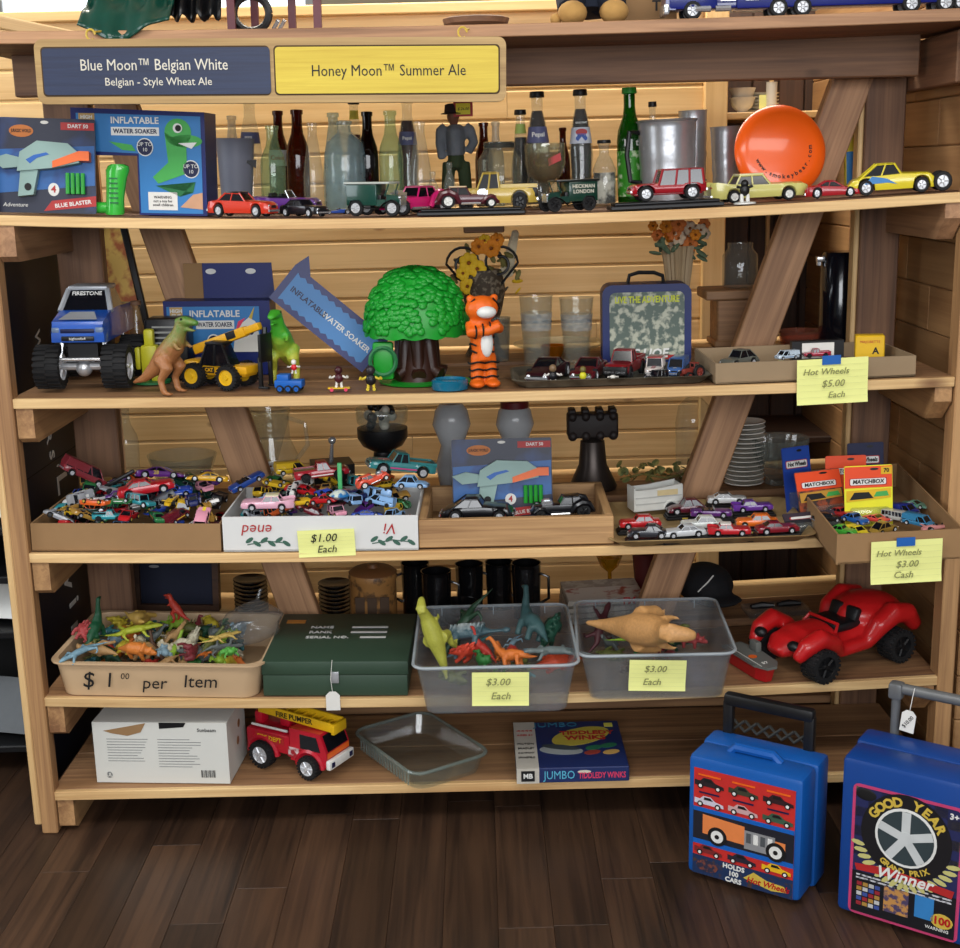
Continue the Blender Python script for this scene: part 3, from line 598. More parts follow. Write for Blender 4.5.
# ------------------------------------------------------------------ bottles and glassware on the second board
def bottle(px, Y, Z, ytop, rpx, label, gmat, name='glass_bottle', shape='long', cap=None, fill=None, fillh=.75, lab=None, labz=(.3, .5), lab2=None, cat='bottle', mark=None, n=20):
    loc = col(px, Y, Z); s = mpp(loc); top = at(px, ytop, Y).z; h = top - Z + sag(level(Z), loc.x) if Y < .8 else top - Z; r = rpx * s
    t = thing(name, label, cat, loc); nr = min(r * .45, .0135)
    SH = {'long': [(.0, 0), (r * .9, 0), (r, .02 * h), (r, .38 * h), (r * .92, .48 * h), (nr * 1.25, .78 * h), (nr, .86 * h), (nr, .95 * h), (nr * 1.2, .955 * h), (nr * 1.2, .995 * h), (nr * .8, h)],
          'beer': [(.0, 0), (r * .9, 0), (r, .02 * h), (r, .55 * h), (r * .9, .64 * h), (nr * 1.2, .76 * h), (nr, .84 * h), (nr, .95 * h), (nr * 1.2, .955 * h), (nr * 1.2, .995 * h), (nr * .8, h)],
          'swirl': [(.0, 0), (r * .9, 0), (r, .03 * h), (r * .98, .16 * h), (r * .86, .26 * h), (r, .44 * h), (r * .95, .52 * h), (nr * 1.5, .74 * h), (nr, .84 * h), (nr, .95 * h), (nr * 1.2, .955 * h), (nr * 1.2, .995 * h), (nr * .8, h)],
          'flask': [(.0, 0), (r * .92, 0), (r, .04 * h), (r, .62 * h), (r * .88, .76 * h), (r * .45, .85 * h), (nr * 1.2, .88 * h), (nr * 1.1, .95 * h), (nr * 1.4, .955 * h), (nr * 1.4, .99 * h), (nr, h)],
          'jar': [(.0, 0), (r * .92, 0), (r, .04 * h), (r, .72 * h), (r * .72, .86 * h), (r * .70, .90 * h), (r * .72, .91 * h), (r * .72, .99 * h), (r * .66, h)],
          'small': [(.0, 0), (r * .95, 0), (r, .03 * h), (r, .55 * h), (r * .6, .72 * h), (nr * .9, .78 * h), (nr * .9, .88 * h), (nr * 1.1, .9 * h), (nr * 1.1, .99 * h), (nr * .8, h)]}
    pr = SH[shape]; b = MB(); b.lathe(pr, n, caps=False); g = b.build('glass', gmat, t, smooth=60)
    def rad(z):
        for (a, za), (c, zc) in zip(pr[1:], pr[2:]):
            if za <= z <= zc: return a + (c - a) * (z - za) / max(zc - za, 1e-6)
        return nr
    if fill:
        zs = [.02 * h + (fillh * h - .02 * h) * i / 9 for i in range(10)]
        b = MB(); b.lathe([(rad(z) * .9, z) for z in zs], n); b.build('contents', fill, t, smooth=60)
    if cap: b = MB(); b.lathe([(nr * 1.3, .955 * h), (nr * 1.35, .965 * h), (nr * 1.25, 1.008 * h), (.001, 1.01 * h)], 14); b.build('cap', cap, t)
    if lab:
        z0, z1 = labz[0] * h, labz[1] * h; b = MB(); b.lathe([(rad(z0 + (z1 - z0) * i / 4) * 1.012, z0 + (z1 - z0) * i / 4) for i in range(5)], n, caps=False); b.build('label_band', lab, t, smooth=60)
        if mark: text(mark[0], (z1 - z0) * mark[2], (0, -rad((z0 + z1) / 2) * 1.03 - .001, (z0 + z1) / 2), mark[1], t, bold=.03)
    return t
CLR = glass('clear', (228, 238, 232), .17, bump=.3, d=.15); PGR = glass('pale_green', (186, 228, 186), .32, bump=.3, d=.24); PBL = glass('pale_blue', (196, 226, 236), .36, .1, .5, d=.36); AMB = glass('amber', (110, 46, 18), .8); DBR = glass('dark_brown', (38, 20, 14), .93); GRN = glass('green', (44, 132, 30), .82); FRO = glass('frosted', (226, 230, 230), .7, .4)
COLA = mat('cola', (30, 12, 12), .25); COLR = mat('red_cola', (62, 16, 16), .25); PBAND = mat('faded_blue_band', (96, 100, 140), .5); PW = mat('white_blue_badge', (208, 214, 226), .5); LIME = mat('lime_label', (196, 222, 120), .5); REDL = mat('red_label', (178, 40, 40), .5)
FBL = mat('blue_badge', (40, 84, 170), .5)
B = lambda *a, **k: bottle(*a, **k)
YB = .56
B(234, .60, Z2, 116, 9, 'frosted white bottle neck rising behind the grey tumbler', FRO, shape='long')
b1 = B(252, .54, Z2, 99, 12, 'tall clear soda bottle with a small blue and white neck badge', CLR, shape='swirl', lab=PBAND, labz=(.60, .70), mark=('PEPSI', WHITE, .3))
B(274, .50, Z2, 126, 12.5, 'pale green glass bottle beside the grey tumbler', PGR, shape='beer')
B(280, .64, Z2, 111, 10, 'amber bottle with red and white label behind the pale green one', AMB, shape='beer', lab=PW, labz=(.44, .60), mark=('Coke', REDL, .4))
B(299, .57, Z2, 110, 11.5, 'brown bottle with raised letters beside the purple convertible', AMB, shape='beer', mark=None)
B(314, .52, Z2, 123, 10, 'short clear ribbed bottle between brown bottle and pale blue jug', CLR, shape='long')
B(346, .50, Z2, 121, 20.5, 'broad pale blue bubbled glass jug with a short neck', PBL, shape='flask', name='glass_jug', cat='jug')
B(335, .62, Z2, 113, 11, 'slim pale blue bottle standing behind the bubbled jug', PBL, shape='long')
B(356, .68, Z2, 100, 9.5, 'cola bottle with yellow neck sticker and black cap', CLR, shape='long', fill=COLR, fillh=.68, cap=BLACK, lab=mat('yellow_sticker', (226, 220, 90), .6), labz=(.82, .90))
B(369, .52, Z2, 112, 10.5, 'very dark brown beer bottle beside the pale blue jug', DBR, shape='beer')
B(392, .52, Z2, 111, 12, 'light green tinted bottle right of the dark brown beer bottle', PGR, shape='beer')
B(409, .60, Z2, 99, 11, 'full red cola bottle with faded round blue badge', CLR, shape='swirl', fill=COLR, fillh=.80, lab=PBAND, labz=(.58, .70), mark=('Pepsi', WHITE, .35))
B(421, .48, Z2, 122, 11, 'pale greenish clear bottle behind the pink hot rod', CLR, shape='long')
B(485, .64, Z2, 123, 9, 'small amber bottle peeking out behind the glass jar', AMB, shape='beer')
B(497, .62, Z2, 122, 8, 'clear bottle with a white neck behind the glass jar', FRO, shape='beer')
B(500, .50, Z2, 142, 21.5, 'wide clear glass jar with dark screw lid', glass('jar', (220, 226, 210), .42, bump=.4), shape='jar', name='glass_jar', cat='jar', cap=None)
jl = thing('jar_lid', 'dark screw lid on the wide clear glass jar', 'lid', (col(500, .50, Z2).x, .50, at(500, 143, .50).z + .001), free=True); b = MB(); b.lathe([(.036, -.012), (.037, -.002), (.034, .001), (.001, .001)], 22); b.build('lid', BLACK, jl)
B(433, .46, Z2, 172, 6, 'little clear vial standing by the figurine legs', CLR, shape='small')
B(450, .45, Z2, 163, 6, 'short clear glass tube before the figurine', CLR, shape='small')
B(522, .62, Z2, 111, 10, 'cola bottle with pale neck label half behind another bottle', CLR, shape='long', fill=COLA, fillh=.72, cap=BLACK, lab=LIME, labz=(.76, .86))
B(539, .55, Z2, 93, 12.5, 'full cola bottle with faded oval badge standing behind the goblet', CLR, shape='swirl', fill=COLA, fillh=.84, cap=BLACK, lab=PBAND, labz=(.56, .70), mark=('Pepsi', WHITE, .4))
B(564, .62, Z2, 128, 7, 'small red brown bottle between two cola bottles', AMB, shape='beer')
pb = B(582, .52, Z2, 91, 12, 'full cola bottle with bright red white and blue round badge', CLR, shape='swirl', fill=COLA, fillh=.84, cap=BLACK, lab=PW, labz=(.54, .68))
hh = hz(582, 91, .52, Z2); sP = mpp(pb.location)
for (z, m, rx, rz) in ((.61, PW, .017, .017), (.638, REDL, .014, .008), (.585, FBL, .014, .008)): poly(elp(0, z * hh, rx, rz), m, pb, -.0235 - (.001 if m != PW else 0), 'badge')
text('PEPSI', .0095, (0, -.0255, .61 * hh), FBL, pb, bold=.03); text('ONE PINT', .006, (0, -.0185, .72 * hh), WHITE, pb, bold=.03)
B(605, .46, Z2, 141, 11.5, 'small clear flat bottle with black cap and white insert', CLR, shape='small', cap=BLACK, fill=mat('white_powder', (206, 200, 188), .8, c2=(40, 36, 34)), fillh=.5)
g7 = B(631, .50, Z2, 89, 13, 'tall bright green soda bottle with white printed label', GRN, shape='beer', cap=GREEN, lab=mat('green_white_print', (60, 150, 40), .5, c2=(210, 230, 190), scale=60, cover=.62), labz=(.06, .46)); text('Kist', .022, (0, -.029, .14), WHITE, g7, bold=.03)
B(654, .62, Z2, 103, 7, 'clear bottle with dark cap behind the steel pitcher', CLR, shape='beer', cap=BLACK)
# cups, goblet, pitcher, tumblers
def cup(px, Y, Z, ytop, rt, rb, label, mtl, name, cat, rings=(), n=24, wall=.9, zoff=0):
    loc = col(px, Y, Z); s = mpp(loc); h = at(px, ytop, Y).z - Z - zoff + (sag(level(Z), loc.x) if Y < .8 else 0); loc.z += zoff; t = thing(name, label, cat, loc); a, c = rb * s, rt * s
    pr = [(.0, 0), (a, 0)]
    for i in range(1, 12):
        u = i / 12; pr.append(((a + (c - a) * u) + (sum(.05 * c * math.exp(-((u - q) / .03) ** 2) for q in rings)), u * h))
    pr += [(c, h * .985), (c * 1.03, h), (c * .96, h * .995), (a * wall, .04 * h), (.0, .03 * h)]
    b = MB(); b.lathe(pr, n, caps=False); b.build('cup_body', mtl, t, smooth=50); return t
GREYC = mat('grey_frosted_plastic', (128, 132, 146), .5, scale=12, var=.1)
c1 = cup(237, .44, Z2, 139, 19, 14.5, 'grey frosted plastic tumbler standing among the glass bottles', GREYC, 'tumbler', 'cup'); poly([(.01, .115), (.042, .118), (.040, .098)], BLACK, c1, -.036, 'dark_chip', Matrix.Rotation(R(20), 4, 'Z'))
pt = cup(668, .44, Z2, 121, 29, 26, 'large steel pitcher with a black loop handle', STEEL, 'steel_pitcher', 'pitcher', (.3, .55))
s = mpp(pt.location); hh = hz(668, 121, .44, Z2); b = MB(); b.tube([(-27 * s, -.01, hh * .86), (-38 * s, -.02, hh * .88), (-41 * s, -.02, hh * .6), (-38 * s, -.02, hh * .28), (-27 * s, -.01, hh * .25)], .006, 8); b.build('handle', BLACK, pt); b = MB(); b.lathe([(29 * s, 0), (30.5 * s, .003), (29 * s, .006), (26 * s, .006)], 28, c=(0, 0, hh - .004)); b.build('rim', STEEL, pt)
cup(694, .58, Z2, 111, 14, 11, 'tall ribbed steel tumbler behind the pitcher', STEEL, 'steel_tumbler', 'cup', (.3, .5, .7))
cup(726, .50, Z2, 127, 14.5, 11.5, 'ribbed steel tumbler beside the orange disc', STEEL, 'steel_tumbler', 'cup', (.25, .42, .62))
gb = thing('beer_goblet', 'stemmed glass goblet of amber drink behind the green van', 'goblet', col(546, .36, Z2)); s = mpp(gb.location); h = hz(546, 144, .36, Z2)
b = MB(); b.lathe([(.0, 0), (14 * s, .0), (13 * s, .004), (3 * s, .012), (2.4 * s, .3 * h), (7 * s, .36 * h), (16 * s, .5 * h), (20 * s, .68 * h), (20 * s, h), (19.4 * s, h), (19.4 * s, .68 * h), (15 * s, .51 * h), (.0, .38 * h)], 28, caps=False); b.build('bowl', glass('goblet', (206, 206, 180), .35), gb, smooth=60)
b = MB(); b.lathe([(.0, .39 * h), (7 * s, .4 * h), (15 * s, .53 * h), (19 * s, .69 * h), (19 * s, .86 * h), (.0, .86 * h)], 28, caps=False); b.build('drink', glass('amber_drink', (176, 132, 26), .72), gb, smooth=60)
b = MB(); b.prism([(-.0, -.01), (.028, .002), (.026, .018), (-.002, .006)], -.0435, -.0425, 0); b.build('red_badge', REDL, gb, loc=(.006, 0, .72 * h), smooth=0)
# person figurine, seen from behind
fg = thing('person_figurine', 'figurine of a person from behind in dark hat, grey shirt and green trousers', 'figurine', col(457, .60, Z2)); s = mpp(fg.location); h = hz(457, 104, .60, Z2)
def hb(name, mtl, f, vox=.0035):
    b = MB(); f(b); me = organic(b, name, mtl, vox); return link(name, me, fg)
hb('shirt', mat('grey_shirt', (112, 118, 126), .8, scale=40, var=.2), lambda b: (b.tube([(0, 0, h * .50), (0, 0, h * .62), (0, 0, h * .74), (0, 0, h * .80)], [14 * s, 15 * s, 16.5 * s, 10 * s], 12, flat=.6), b.tube([(-9 * s, 0, h * .775), (-14 * s, 0, h * .74), (-15.5 * s, .0, h * .62), (-14 * s, -.004, h * .47)], [6 * s, 6 * s, 5 * s, 4 * s], 8), b.tube([(9 * s, 0, h * .775), (14 * s, 0, h * .74), (18 * s, .004, h * .63), (12 * s, .008, h * .53)], [6 * s, 6 * s, 5 * s, 4.4 * s], 8)))
hb('trousers', mat('green_trousers', (52, 66, 40), .85, scale=40, var=.2), lambda b: (b.tube([(0, 0, h * .38), (0, 0, h * .52)], [12 * s, 13 * s], 12, flat=.65), b.tube([(-7 * s, 0, h * .44), (-9 * s, 0, h * .2), (-9 * s, 0, h * .03)], [7 * s, 6.5 * s, 6 * s], 10), b.tube([(7 * s, 0, h * .44), (9 * s, 0, h * .2), (9 * s, 0, h * .03)], [7 * s, 6.5 * s, 6 * s], 10)))
hb('head', mat('figurine_skin', (120, 78, 58), .7), lambda b: (b.ell((-2 * s, 0, h * .88), (6.5 * s, 7 * s, 8 * s)), b.tube([(-1 * s, 0, h * .78), (-2 * s, 0, h * .86)], 4 * s, 8)))
b = MB(); b.lathe([(11 * s, h * .90), (11.2 * s, h * .905), (7.6 * s, h * .915), (7 * s, h * .985), (4 * s, h), (.0, h)], 18, c=(-3 * s, 0, 0)); b.build('hat', mat('dark_hat', (42, 26, 24), .8), fg)
for q in (-1, 1): b = MB(); b.ell((q * 9 * s, -.006, .009), (6 * s, 11 * s, .009)); b.build('boot', BLACK, fg, smooth=80)
tgp = at(463, 108, .585); pg = thing('price_tag', 'small red bordered yellow price tag propped by the figurine head', 'price tag', tgp, free=True); b = MB(); b.rbox((0, 0, 0), (19 * s, .002, 16 * s), .0005, seg=1); b.build('tag_card', REDL, pg, smooth=0); poly(rect(-7 * s, 7 * s, -6 * s, 4.5 * s), mat('tag_yellow', (238, 226, 60), .6), pg, -.0013, 'tag_face'); text('$ 26.00', .009, (0, -.0022, -.002), INK, pg, shear=.3)
# orange flying disc leaning
fr = thing('flying_disc', 'glossy orange plastic flying disc with black lettering, leaning upright', 'flying disc', at(781, 149, .30), free=True); s = mpp(fr.location); rr = 46.5 * s
fr.location.z = Z2 - sag(2, fr.location.x) + rr * .985 + .003; fr.rotation_euler = (R(-14), 0, R(4))
X = Matrix.Rotation(R(90), 4, 'X'); OR = mat('orange_disc', (236, 92, 18), .3, coat=.4, var=.04)
b = MB(); b.lathe([(.0, .012), (rr * .72, .012), (rr * .80, .009), (rr * .94, .004), (rr, -.006), (rr * .985, -.016), (rr * .955, -.014), (rr * .93, -.002), (.0, .004)], 48, 0, X, caps=False); b.build('disc', OR, fr, smooth=40)
arc_text('www.smokeybear.com', 0, 0, rr * .60, 205, 362, .0135, INK, fr, -.0128, inward=True, bold=.02)
# things in the alcove
CR = mat('white_china', (220, 216, 206), .3)
for q, (px, yt, r_) in enumerate(((742, 90, 13), (742, 84, 13.4))):
    loc = col(px, 1.24, zs + .026 * q); s = mpp(loc); t = thing('china_bowl', ('white china bowl at the bottom of the stack in the alcove', 'white china bowl nested on another in the alcove')[q], 'bowl', loc)
    b = MB(); b.lathe([(.0, 0), (5 * s, 0), (5 * s, .006), (10 * s, .018), (r_ * s, .045), (r_ * s * .94, .045), (9 * s, .022), (.0, .012)], 24, caps=False); b.build('bowl', CR, t, smooth=60)
for q in range(6):
    loc = col(761, 1.32, zs + .010 * q); t = thing('saucer', 'white china saucer in the stack beside the alcove bowls', 'saucer', loc, group='stacked saucers in the alcove'); b = MB(); b.lathe([(.0, 0), (.03, 0), (.052, .008), (.053, .010), (.03, .003), (.0, .003)], 20, caps=False); b.build('saucer', CR, t, smooth=60)
cup(771, 1.22, zs, 82, 5.5, 5, 'narrow white cup beside the stacked saucers', CR, 'china_cup', 'cup')
t = thing('price_note', 'yellow price note standing against the stacked saucers', 'note', col(763, 1.22, zs)); poly(rect(-.012, .014, 0, .05), NOTE, t, 0, 'paper')
t = thing('yellow_booklet', 'yellow and blue booklet standing behind the right brace', 'booklet', col(857, .47, Z2)); s = mpp(t.location); b = MB(); b.box((0, 0, .075), (24 * s, .012, .15)); b.build('cover', mat('booklet_yellow', (210, 190, 40), .6), t, smooth=0); poly(rect(-11 * s, 11 * s, .0, .09), SKY, t, -.0062, 'picture')
# ------------------------------------------------------------------ cartons, blaster cards and cars on the second board
def blaster_card(loc, w, h, label, rot=(0, 0, 0), lean=-8):
    t = thing('carded_blaster', label, 'toy blaster', loc, rot=(R(lean), 0, R(rot[2])))
    NV = mat('card_navy', (13, 22, 50), .4, c2=(22, 48, 96), scale=9, cover=.55); BL = mat('card_blue', (26, 92, 160), .4, c2=(16, 58, 122), scale=14, cover=.55)
    b = MB(); b.prism(rrect(-w / 2, w / 2, 0, h, .004), 0, .003); b.build('backing_card', NV, t, smooth=0)
    poly([(-w * .49, h * .2), (w * .49, h * .3), (w * .49, h * .72), (-w * .49, h * .66)], BL, t, -.0002)
    poly(elp(-w * .23, h * .86, w * .12, h * .065), mat('amber_badge', (196, 112, 40), .5), t, -.0004, 'badge'); text('JURASSIC WORLD', h * .05, (-w * .23, -.0013, h * .86), INK, t, width=w * .2, bold=.02)
    poly(rect(w * .16, w * .49, h * .88, h * .96), REDL, t, -.0004, 'red_flash'); text('DART 50', h * .055, (w * .33, -.0013, h * .92), WHITE, t, bold=.02)
    poly([(-w * .02, h * .02), (w * .5, h * .08), (w * .5, h * .19), (w * .06, h * .13)], REDL, t, -.0004, 'red_flash'); text('BLUE BLASTER', h * .06, (w * .27, -.0013, h * .10), WHITE, t, bold=.02).rotation_euler = (R(90), R(-8), 0)
    poly(elp(w * .08, h * .25, w * .055, h * .07), WHITE, t, -.0004, 'badge'); text('4', h * .1, (w * .08, -.0013, h * .25), REDL, t, bold=.03)
    poly(elp(0, h * .955, w * .04, h * .018), PAPER, t, -.0004, 'hang_hole')
    text('Adventure', h * .06, (-w * .3, -.0013, h * .08), WHITE, t, shear=.2)
    G = mat('pale_teal_plastic', (142, 172, 166), .45, scale=10); y = -.016
    b = MB(); b.prism([(-w * .25, h * .42), (-w * .22, h * .62), (-w * .05, h * .74), (w * .25, h * .72), (w * .36, h * .62), (w * .36, h * .52), (w * .1, h * .46)], -.028, -.002); b.prism([(-w * .25, h * .16), (-w * .1, h * .18), (-w * .05, h * .44), (-w * .22, h * .46)], -.022, -.002); b.prism([(-w * .5, h * .55), (-w * .36, h * .60), (-w * .2, h * .56), (-w * .22, h * .47), (-w * .4, h * .45)], -.02, -.002); bl = b.build('blaster', G, t)
    b = MB(); b.prism([(w * .1, h * .46), (w * .36, h * .54), (w * .46, h * .54), (w * .46, h * .64), (w * .36, h * .64), (w * .1, h * .53)], -.031, -.004); b.build('nozzle', ORANGE, bl)
    b = MB(); b.prism([(-w * .16, h * .54), (-w * .08, h * .59), (w * .04, h * .62), (w * .07, h * .6), (-w * .05, h * .56), (-w * .12, h * .50)], -.0288, -.028); b.build('blue_flash', BLUE, bl, smooth=0); poly(elp(-w * .15, h * .26, w * .035, h * .04), INK, bl, -.0222, 'badge')
    for i in range(4): b = MB(); b.cyl((w * (.23 + .05 * i), -.012, h * .2), (w * (.23 + .05 * i), -.012, h * .42), w * .021, 8); b.build('foam_dart', GREEN, t)
    return t
p = col(46, .06, Z2 + .002); s = mpp(p); blaster_card(p, 98 * s, 93 * s, 'carded pale teal toy blaster on navy backing at the left end of its board', rot=(0, 0, 6))
BOXN = mat('box_deep_blue', (19, 34, 104), .4, scale=6); BOXB = mat('box_light_blue', (52, 124, 188), .4, scale=8, var=.1)
def soaker_art(t, w, h, y, x0=0, z0=0, animal=None):
    text('INFLATABLE', h * .20, (x0 - w * .02, y - .001, z0 + h * .80), WHITE, t, bold=.02); poly(rect(x0 - w * .2, x0 + w * .16, z0 + h * .48, z0 + h * .66), WHITE, t, y); text('WATER SOAKER', h * .14, (x0 - w * .02, y - .0012, z0 + h * .57), NAVY, t, width=w * .33, bold=.02)
    poly(rect(x0 - w * .44, x0 - w * .32, z0 + h * .66, z0 + h * .95), mat('tan_badge', (196, 160, 100), .5), t, y, 'badge'); text('HIGH\nFIVE', h * .11, (x0 - w * .38, y - .0012, z0 + h * .81), WHITE, t, bold=.03)
# L-shaped carton with green water gun grip
p = col(141, .11, Z2); s = mpp(p); w, h = 134 * s, 103 * s
t = thing('water_soaker_box', 'blue inflatable water soaker carton with dinosaur picture above a green grip', 'toy box', p, -4)
b = MB(); b.prism([(-w * .02 + .002, 0), (w / 2, 0), (w / 2, h * .97), (-w / 2, h), (-w / 2, h * .56), (-w * .02 + .002, h * .56)], 0, .09); b.build('carton', BOXN, t, smooth=0)
poly([(-w * .46, h * .60), (w * .0, h * .58), (w * .0, h * .02), (w * .47, h * .02), (w * .47, h * .93), (-w * .46, h * .95)], BOXB, t, -.0002, 'front_print')
soaker_art(t, w * 1.0, h * .43, -.0008, 0, h * .54)
GD = mat('printed_green', (70, 170, 80), .5, scale=20); GD2 = mat('printed_dark_green', (30, 110, 60), .5)
dz = -.0012
poly(elp(w * .30, h * .78, w * .10, h * .13), GD, t, dz, 'printed_dinosaur'); poly(elp(w * .36, h * .70, w * .12, h * .06), GD, t, dz, 'printed_dinosaur'); poly([(w * .2, h * .78), (w * .36, h * .66), (w * .36, h * .4), (w * .14, h * .3), (w * .1, h * .36), (w * .22, h * .5)], GD, t, dz, 'printed_dinosaur'); poly([(w * .12, h * .28), (w * .4, h * .22), (w * .42, h * .32), (w * .3, h * .18)], GD2, t, dz, 'printed_dinosaur'); poly([(-w * .22, h * .69), (-w * .05, h * .66), (-w * .02, h * .60), (-w * .12, h * .61)], GD, t, dz, 'printed_dinosaur')
poly(elp(w * .30, h * .82, w * .035, h * .045), WHITE, t, dz * 2, 'printed_eye'); poly(elp(w * .305, h * .82, w * .022, h * .03), INK, t, dz * 2.6, 'printed_eye'); poly([(w * .30, h * .68), (w * .44, h * .69), (w * .40, h * .63)], WHITE, t, dz * 2, 'printed_mouth')
for cx, cz in ((.05, .64), (.39, .44)): poly(elp(w * cx, h * cz, w * .062, h * .085), WHITE, t, dz, 'badge'); poly(elp(w * cx, h * cz, w * .055, h * .075), NAVY, t, dz * 1.7, 'badge'); text('UP TO\n10', h * .05, (w * cx, dz * 2.6, h * cz), WHITE, t)
poly(rect(w * .06, w * .28, h * .05, h * .22), PAPER, t, dz, 'info_panel'); text('WARNING\nnot a toy for\nsmall children', h * .036, (w * .17, dz * 2, h * .135), INK, t); poly([(w * .3, h * .08), (w * .47, h * .06), (w * .47, h * .22), (w * .4, h * .2)], mat('printed_skin', (206, 158, 124), .6), t, dz, 'printed_hand')
g = MB(); g.loft([[(cx_ + rx_ * math.cos(2 * math.pi * j / 16), .016 * math.sin(2 * math.pi * j / 16), z) for j in range(16)] for z, cx_, rx_ in ((0, -.016, .018), (.004, -.016, .021), (.03, -.014, .019), (.05, -.012, .020), (.075, -.009, .022), (.092, -.006, .025), (.100, -.004, .022), (.104, -.004, .014))]); g.tube([(-.03, 0, .014), (-.052, 0, .014), (-.056, 0, .014)], [.012, .012, .008], 12)
gp = thing('water_gun_grip', 'shiny green water gun grip standing under the dinosaur carton', 'water gun', col(122, .10, Z2)); g.build('grip', mat('shiny_green', (60, 186, 64), .2, coat=.5), gp)
for i in range(6): b = MB(); b.box((-.012, -.0165, .025 + i * .010), (.018, .002, .003)); b.build('rib', GD2, gp, smooth=0)
# die-cast cars along the front
def fcar(kind, c, px0, px1, Y, Z, label, rz, **k):
    a, b_ = col(px0, Y, Z), col(px1, Y, Z); hw = KINDS[kind][0]; ca, sa = abs(math.cos(R(rz))), abs(math.sin(R(rz)))
    L = (b_.x - a.x) / (ca + 2 * hw * sa); zs = k.pop('zs', 1); o = car(kind, c, L, ((a.x + b_.x) / 2, Y, Z + k.pop('dz', 0)), label, (0, 0, rz), **k); o.scale.z *= zs; return o
fcar('muscle car', (196, 52, 32), 206, 279, .05, Z2, 'orange red muscle car with black vinyl roof near the dinosaur carton', -18, zs=1.3, roof=(24, 22, 24))
fcar('convertible', (92, 44, 128), 250, 322, .17, Z2, 'purple open convertible behind the black car', -12, zs=1.4)
fcar('muscle car', (22, 22, 28), 276, 331, .06, Z2, 'black muscle car with chrome grille before the purple convertible', -38, zs=1.15)
fcar('racer', (44, 84, 180), 322, 352, .20, Z2, 'small blue racer half behind the green vintage truck', 200)
def vintage_van(px0, px1, Y, Z, colr, label, rz, signtxt=None, wheelmat=None, roofc=None):
    a, b_ = col(px0, Y, Z), col(px1, Y, Z); L = (b_.x - a.x) / (abs(math.cos(R(rz))) + .42 * abs(math.sin(R(rz))))
    t = thing('toy_vintage_van', label, 'toy van', ((a.x + b_.x) / 2, Y, Z), rz, scale=L); bd = MB()
    bd.rbox((-.2, 0, .32), (.52, .36, .32), .015); bd.box((.12, 0, .20), (.16, .34, .10)); bd.prism([(.2, .16), (.42, .16), (.42, .30), (.2, .33)], -.12, .12); bd.build('body', PAINT, t, color=colr)
    b = MB(); b.rbox((-.10, 0, .50), (.78, .40, .035), .012); b.build('roof', PAINT, t, color=roofc or colr)
    for s_ in (-1, 1):
        b = MB(); b.tube([(.27, s_ * .17, .48), (.2, s_ * .17, .30)], .012, 5); b.build('pillar', PAINT, t, color=colr)
        b = MB(); b.tube([(-.42, s_ * .2, .12), (-.36, s_ * .2, .235), (-.24, s_ * .2, .24), (-.16, s_ * .2, .13), (.1, s_ * .2, .11), (.2, s_ * .2, .2), (.32, s_ * .2, .245), (.44, s_ * .2, .18)], .028, 6, flat=.35); b.build('mudguard', BLACK, t)
        b = MB(); b.ell((.42, s_ * .1, .28), (.03, .03, .03)); b.build('headlamp', CHROME, t)
        if signtxt: text(signtxt, .085, (-.2, s_ * .183, .36), IVORY, t, rot=(90, 0, 0 if s_ < 0 else 180), bold=.02)
    b = MB(); b.box((.43, 0, .23), (.015, .2, .14)); b.build('radiator', CHROME, t, smooth=0); b = MB(); b.box((.22, 0, .41), (.01, .3, .14)); b.build('windscreen', GLASS, t, smooth=0); b = MB(); b.rbox((.07, 0, .27), (.10, .28, .10), .02); b.build('seat', BLACK, t)
    add_wheels(t, -.29, .33, .125, .125, .20, .05, .05, wheelmat or RIM, 8); return t
vintage_van(343, 413, .07, Z2, (18, 62, 52), 'dark green vintage truck with chrome wheels beside the pink hot rod', -22, roofc=(170, 176, 168))
pk = fcar('hot rod', (206, 34, 110), 376, 448, .17, Z2, 'bright pink hot rod with an open top and chrome engine', 232)
base_plate(col(471, .04, Z2), 108 * mpp(col(471, .04, Z2)), .05, 'long black stand under the maroon vintage coupe', 0, .014, txt=False)
fcar('hot rod', (74, 16, 28), 434, 500, .045, Z2, 'maroon vintage coupe with whitewall wheels on a long black stand', 4, dz=.0142, roof=(196, 172, 130), rim=WHITE)
tw = fcar('pickup', (196, 166, 70), 448, 538, .20, Z2, 'mustard yellow tow truck with black flat bed', 178, rim=BLACK, zs=1.3); b = MB(); b.rbox((-.30, 0, .16), (.40, .34, .08), .01); b.build('flat_bed', BLACK, tw)
vintage_van(536, 601, .08, Z2, (16, 52, 40), 'dark green delivery van with cream side lettering', 200, 'HECKMAN\nLONDON', BLACK, (24, 30, 28))
p = col(665, .05, Z2); base_plate(p, 113 * mpp(p), .07, 'wide black stand under the red sport utility car', 3, .015, txt=False)
fcar('jeep', (150, 14, 28), 628, 705, .055, Z2, 'dark red sport utility toy car on a wide black stand', 183, dz=.0152)
fcar('finned car', (196, 190, 110), 706, 806, .16, Z2, 'pale yellow finned car in front of the orange disc', 4, zs=1.0, roof=(214, 208, 150), rim=WHITE)
sf = thing('chess_figure', 'tiny black and white figure on a round white base', 'figurine', col(745, .05, Z2)); s = mpp(sf.location)
b = MB(); b.lathe([(.0, 0), (11 * s, 0), (11 * s, .003), (4 * s, .005), (.0, .005)], 18, caps=False); b.build('base', WHITE, sf); b = MB(); b.tube([(-3 * s, 0, .004), (-3 * s, 0, .018), (0, 0, .024), (3 * s, 0, .018), (3 * s, 0, .004)], 2 * s, 8); b.build('legs', WHITE, sf); b = MB(); b.ell((0, 0, .028), (5 * s, 4 * s, 6 * s)); b.ell((0, 0, .041), 4 * s); b.tube([(-8 * s, 0, .036), (0, 0, .031), (8 * s, 0, .036)], 1.6 * s, 6); b.build('torso', BLACK, sf)
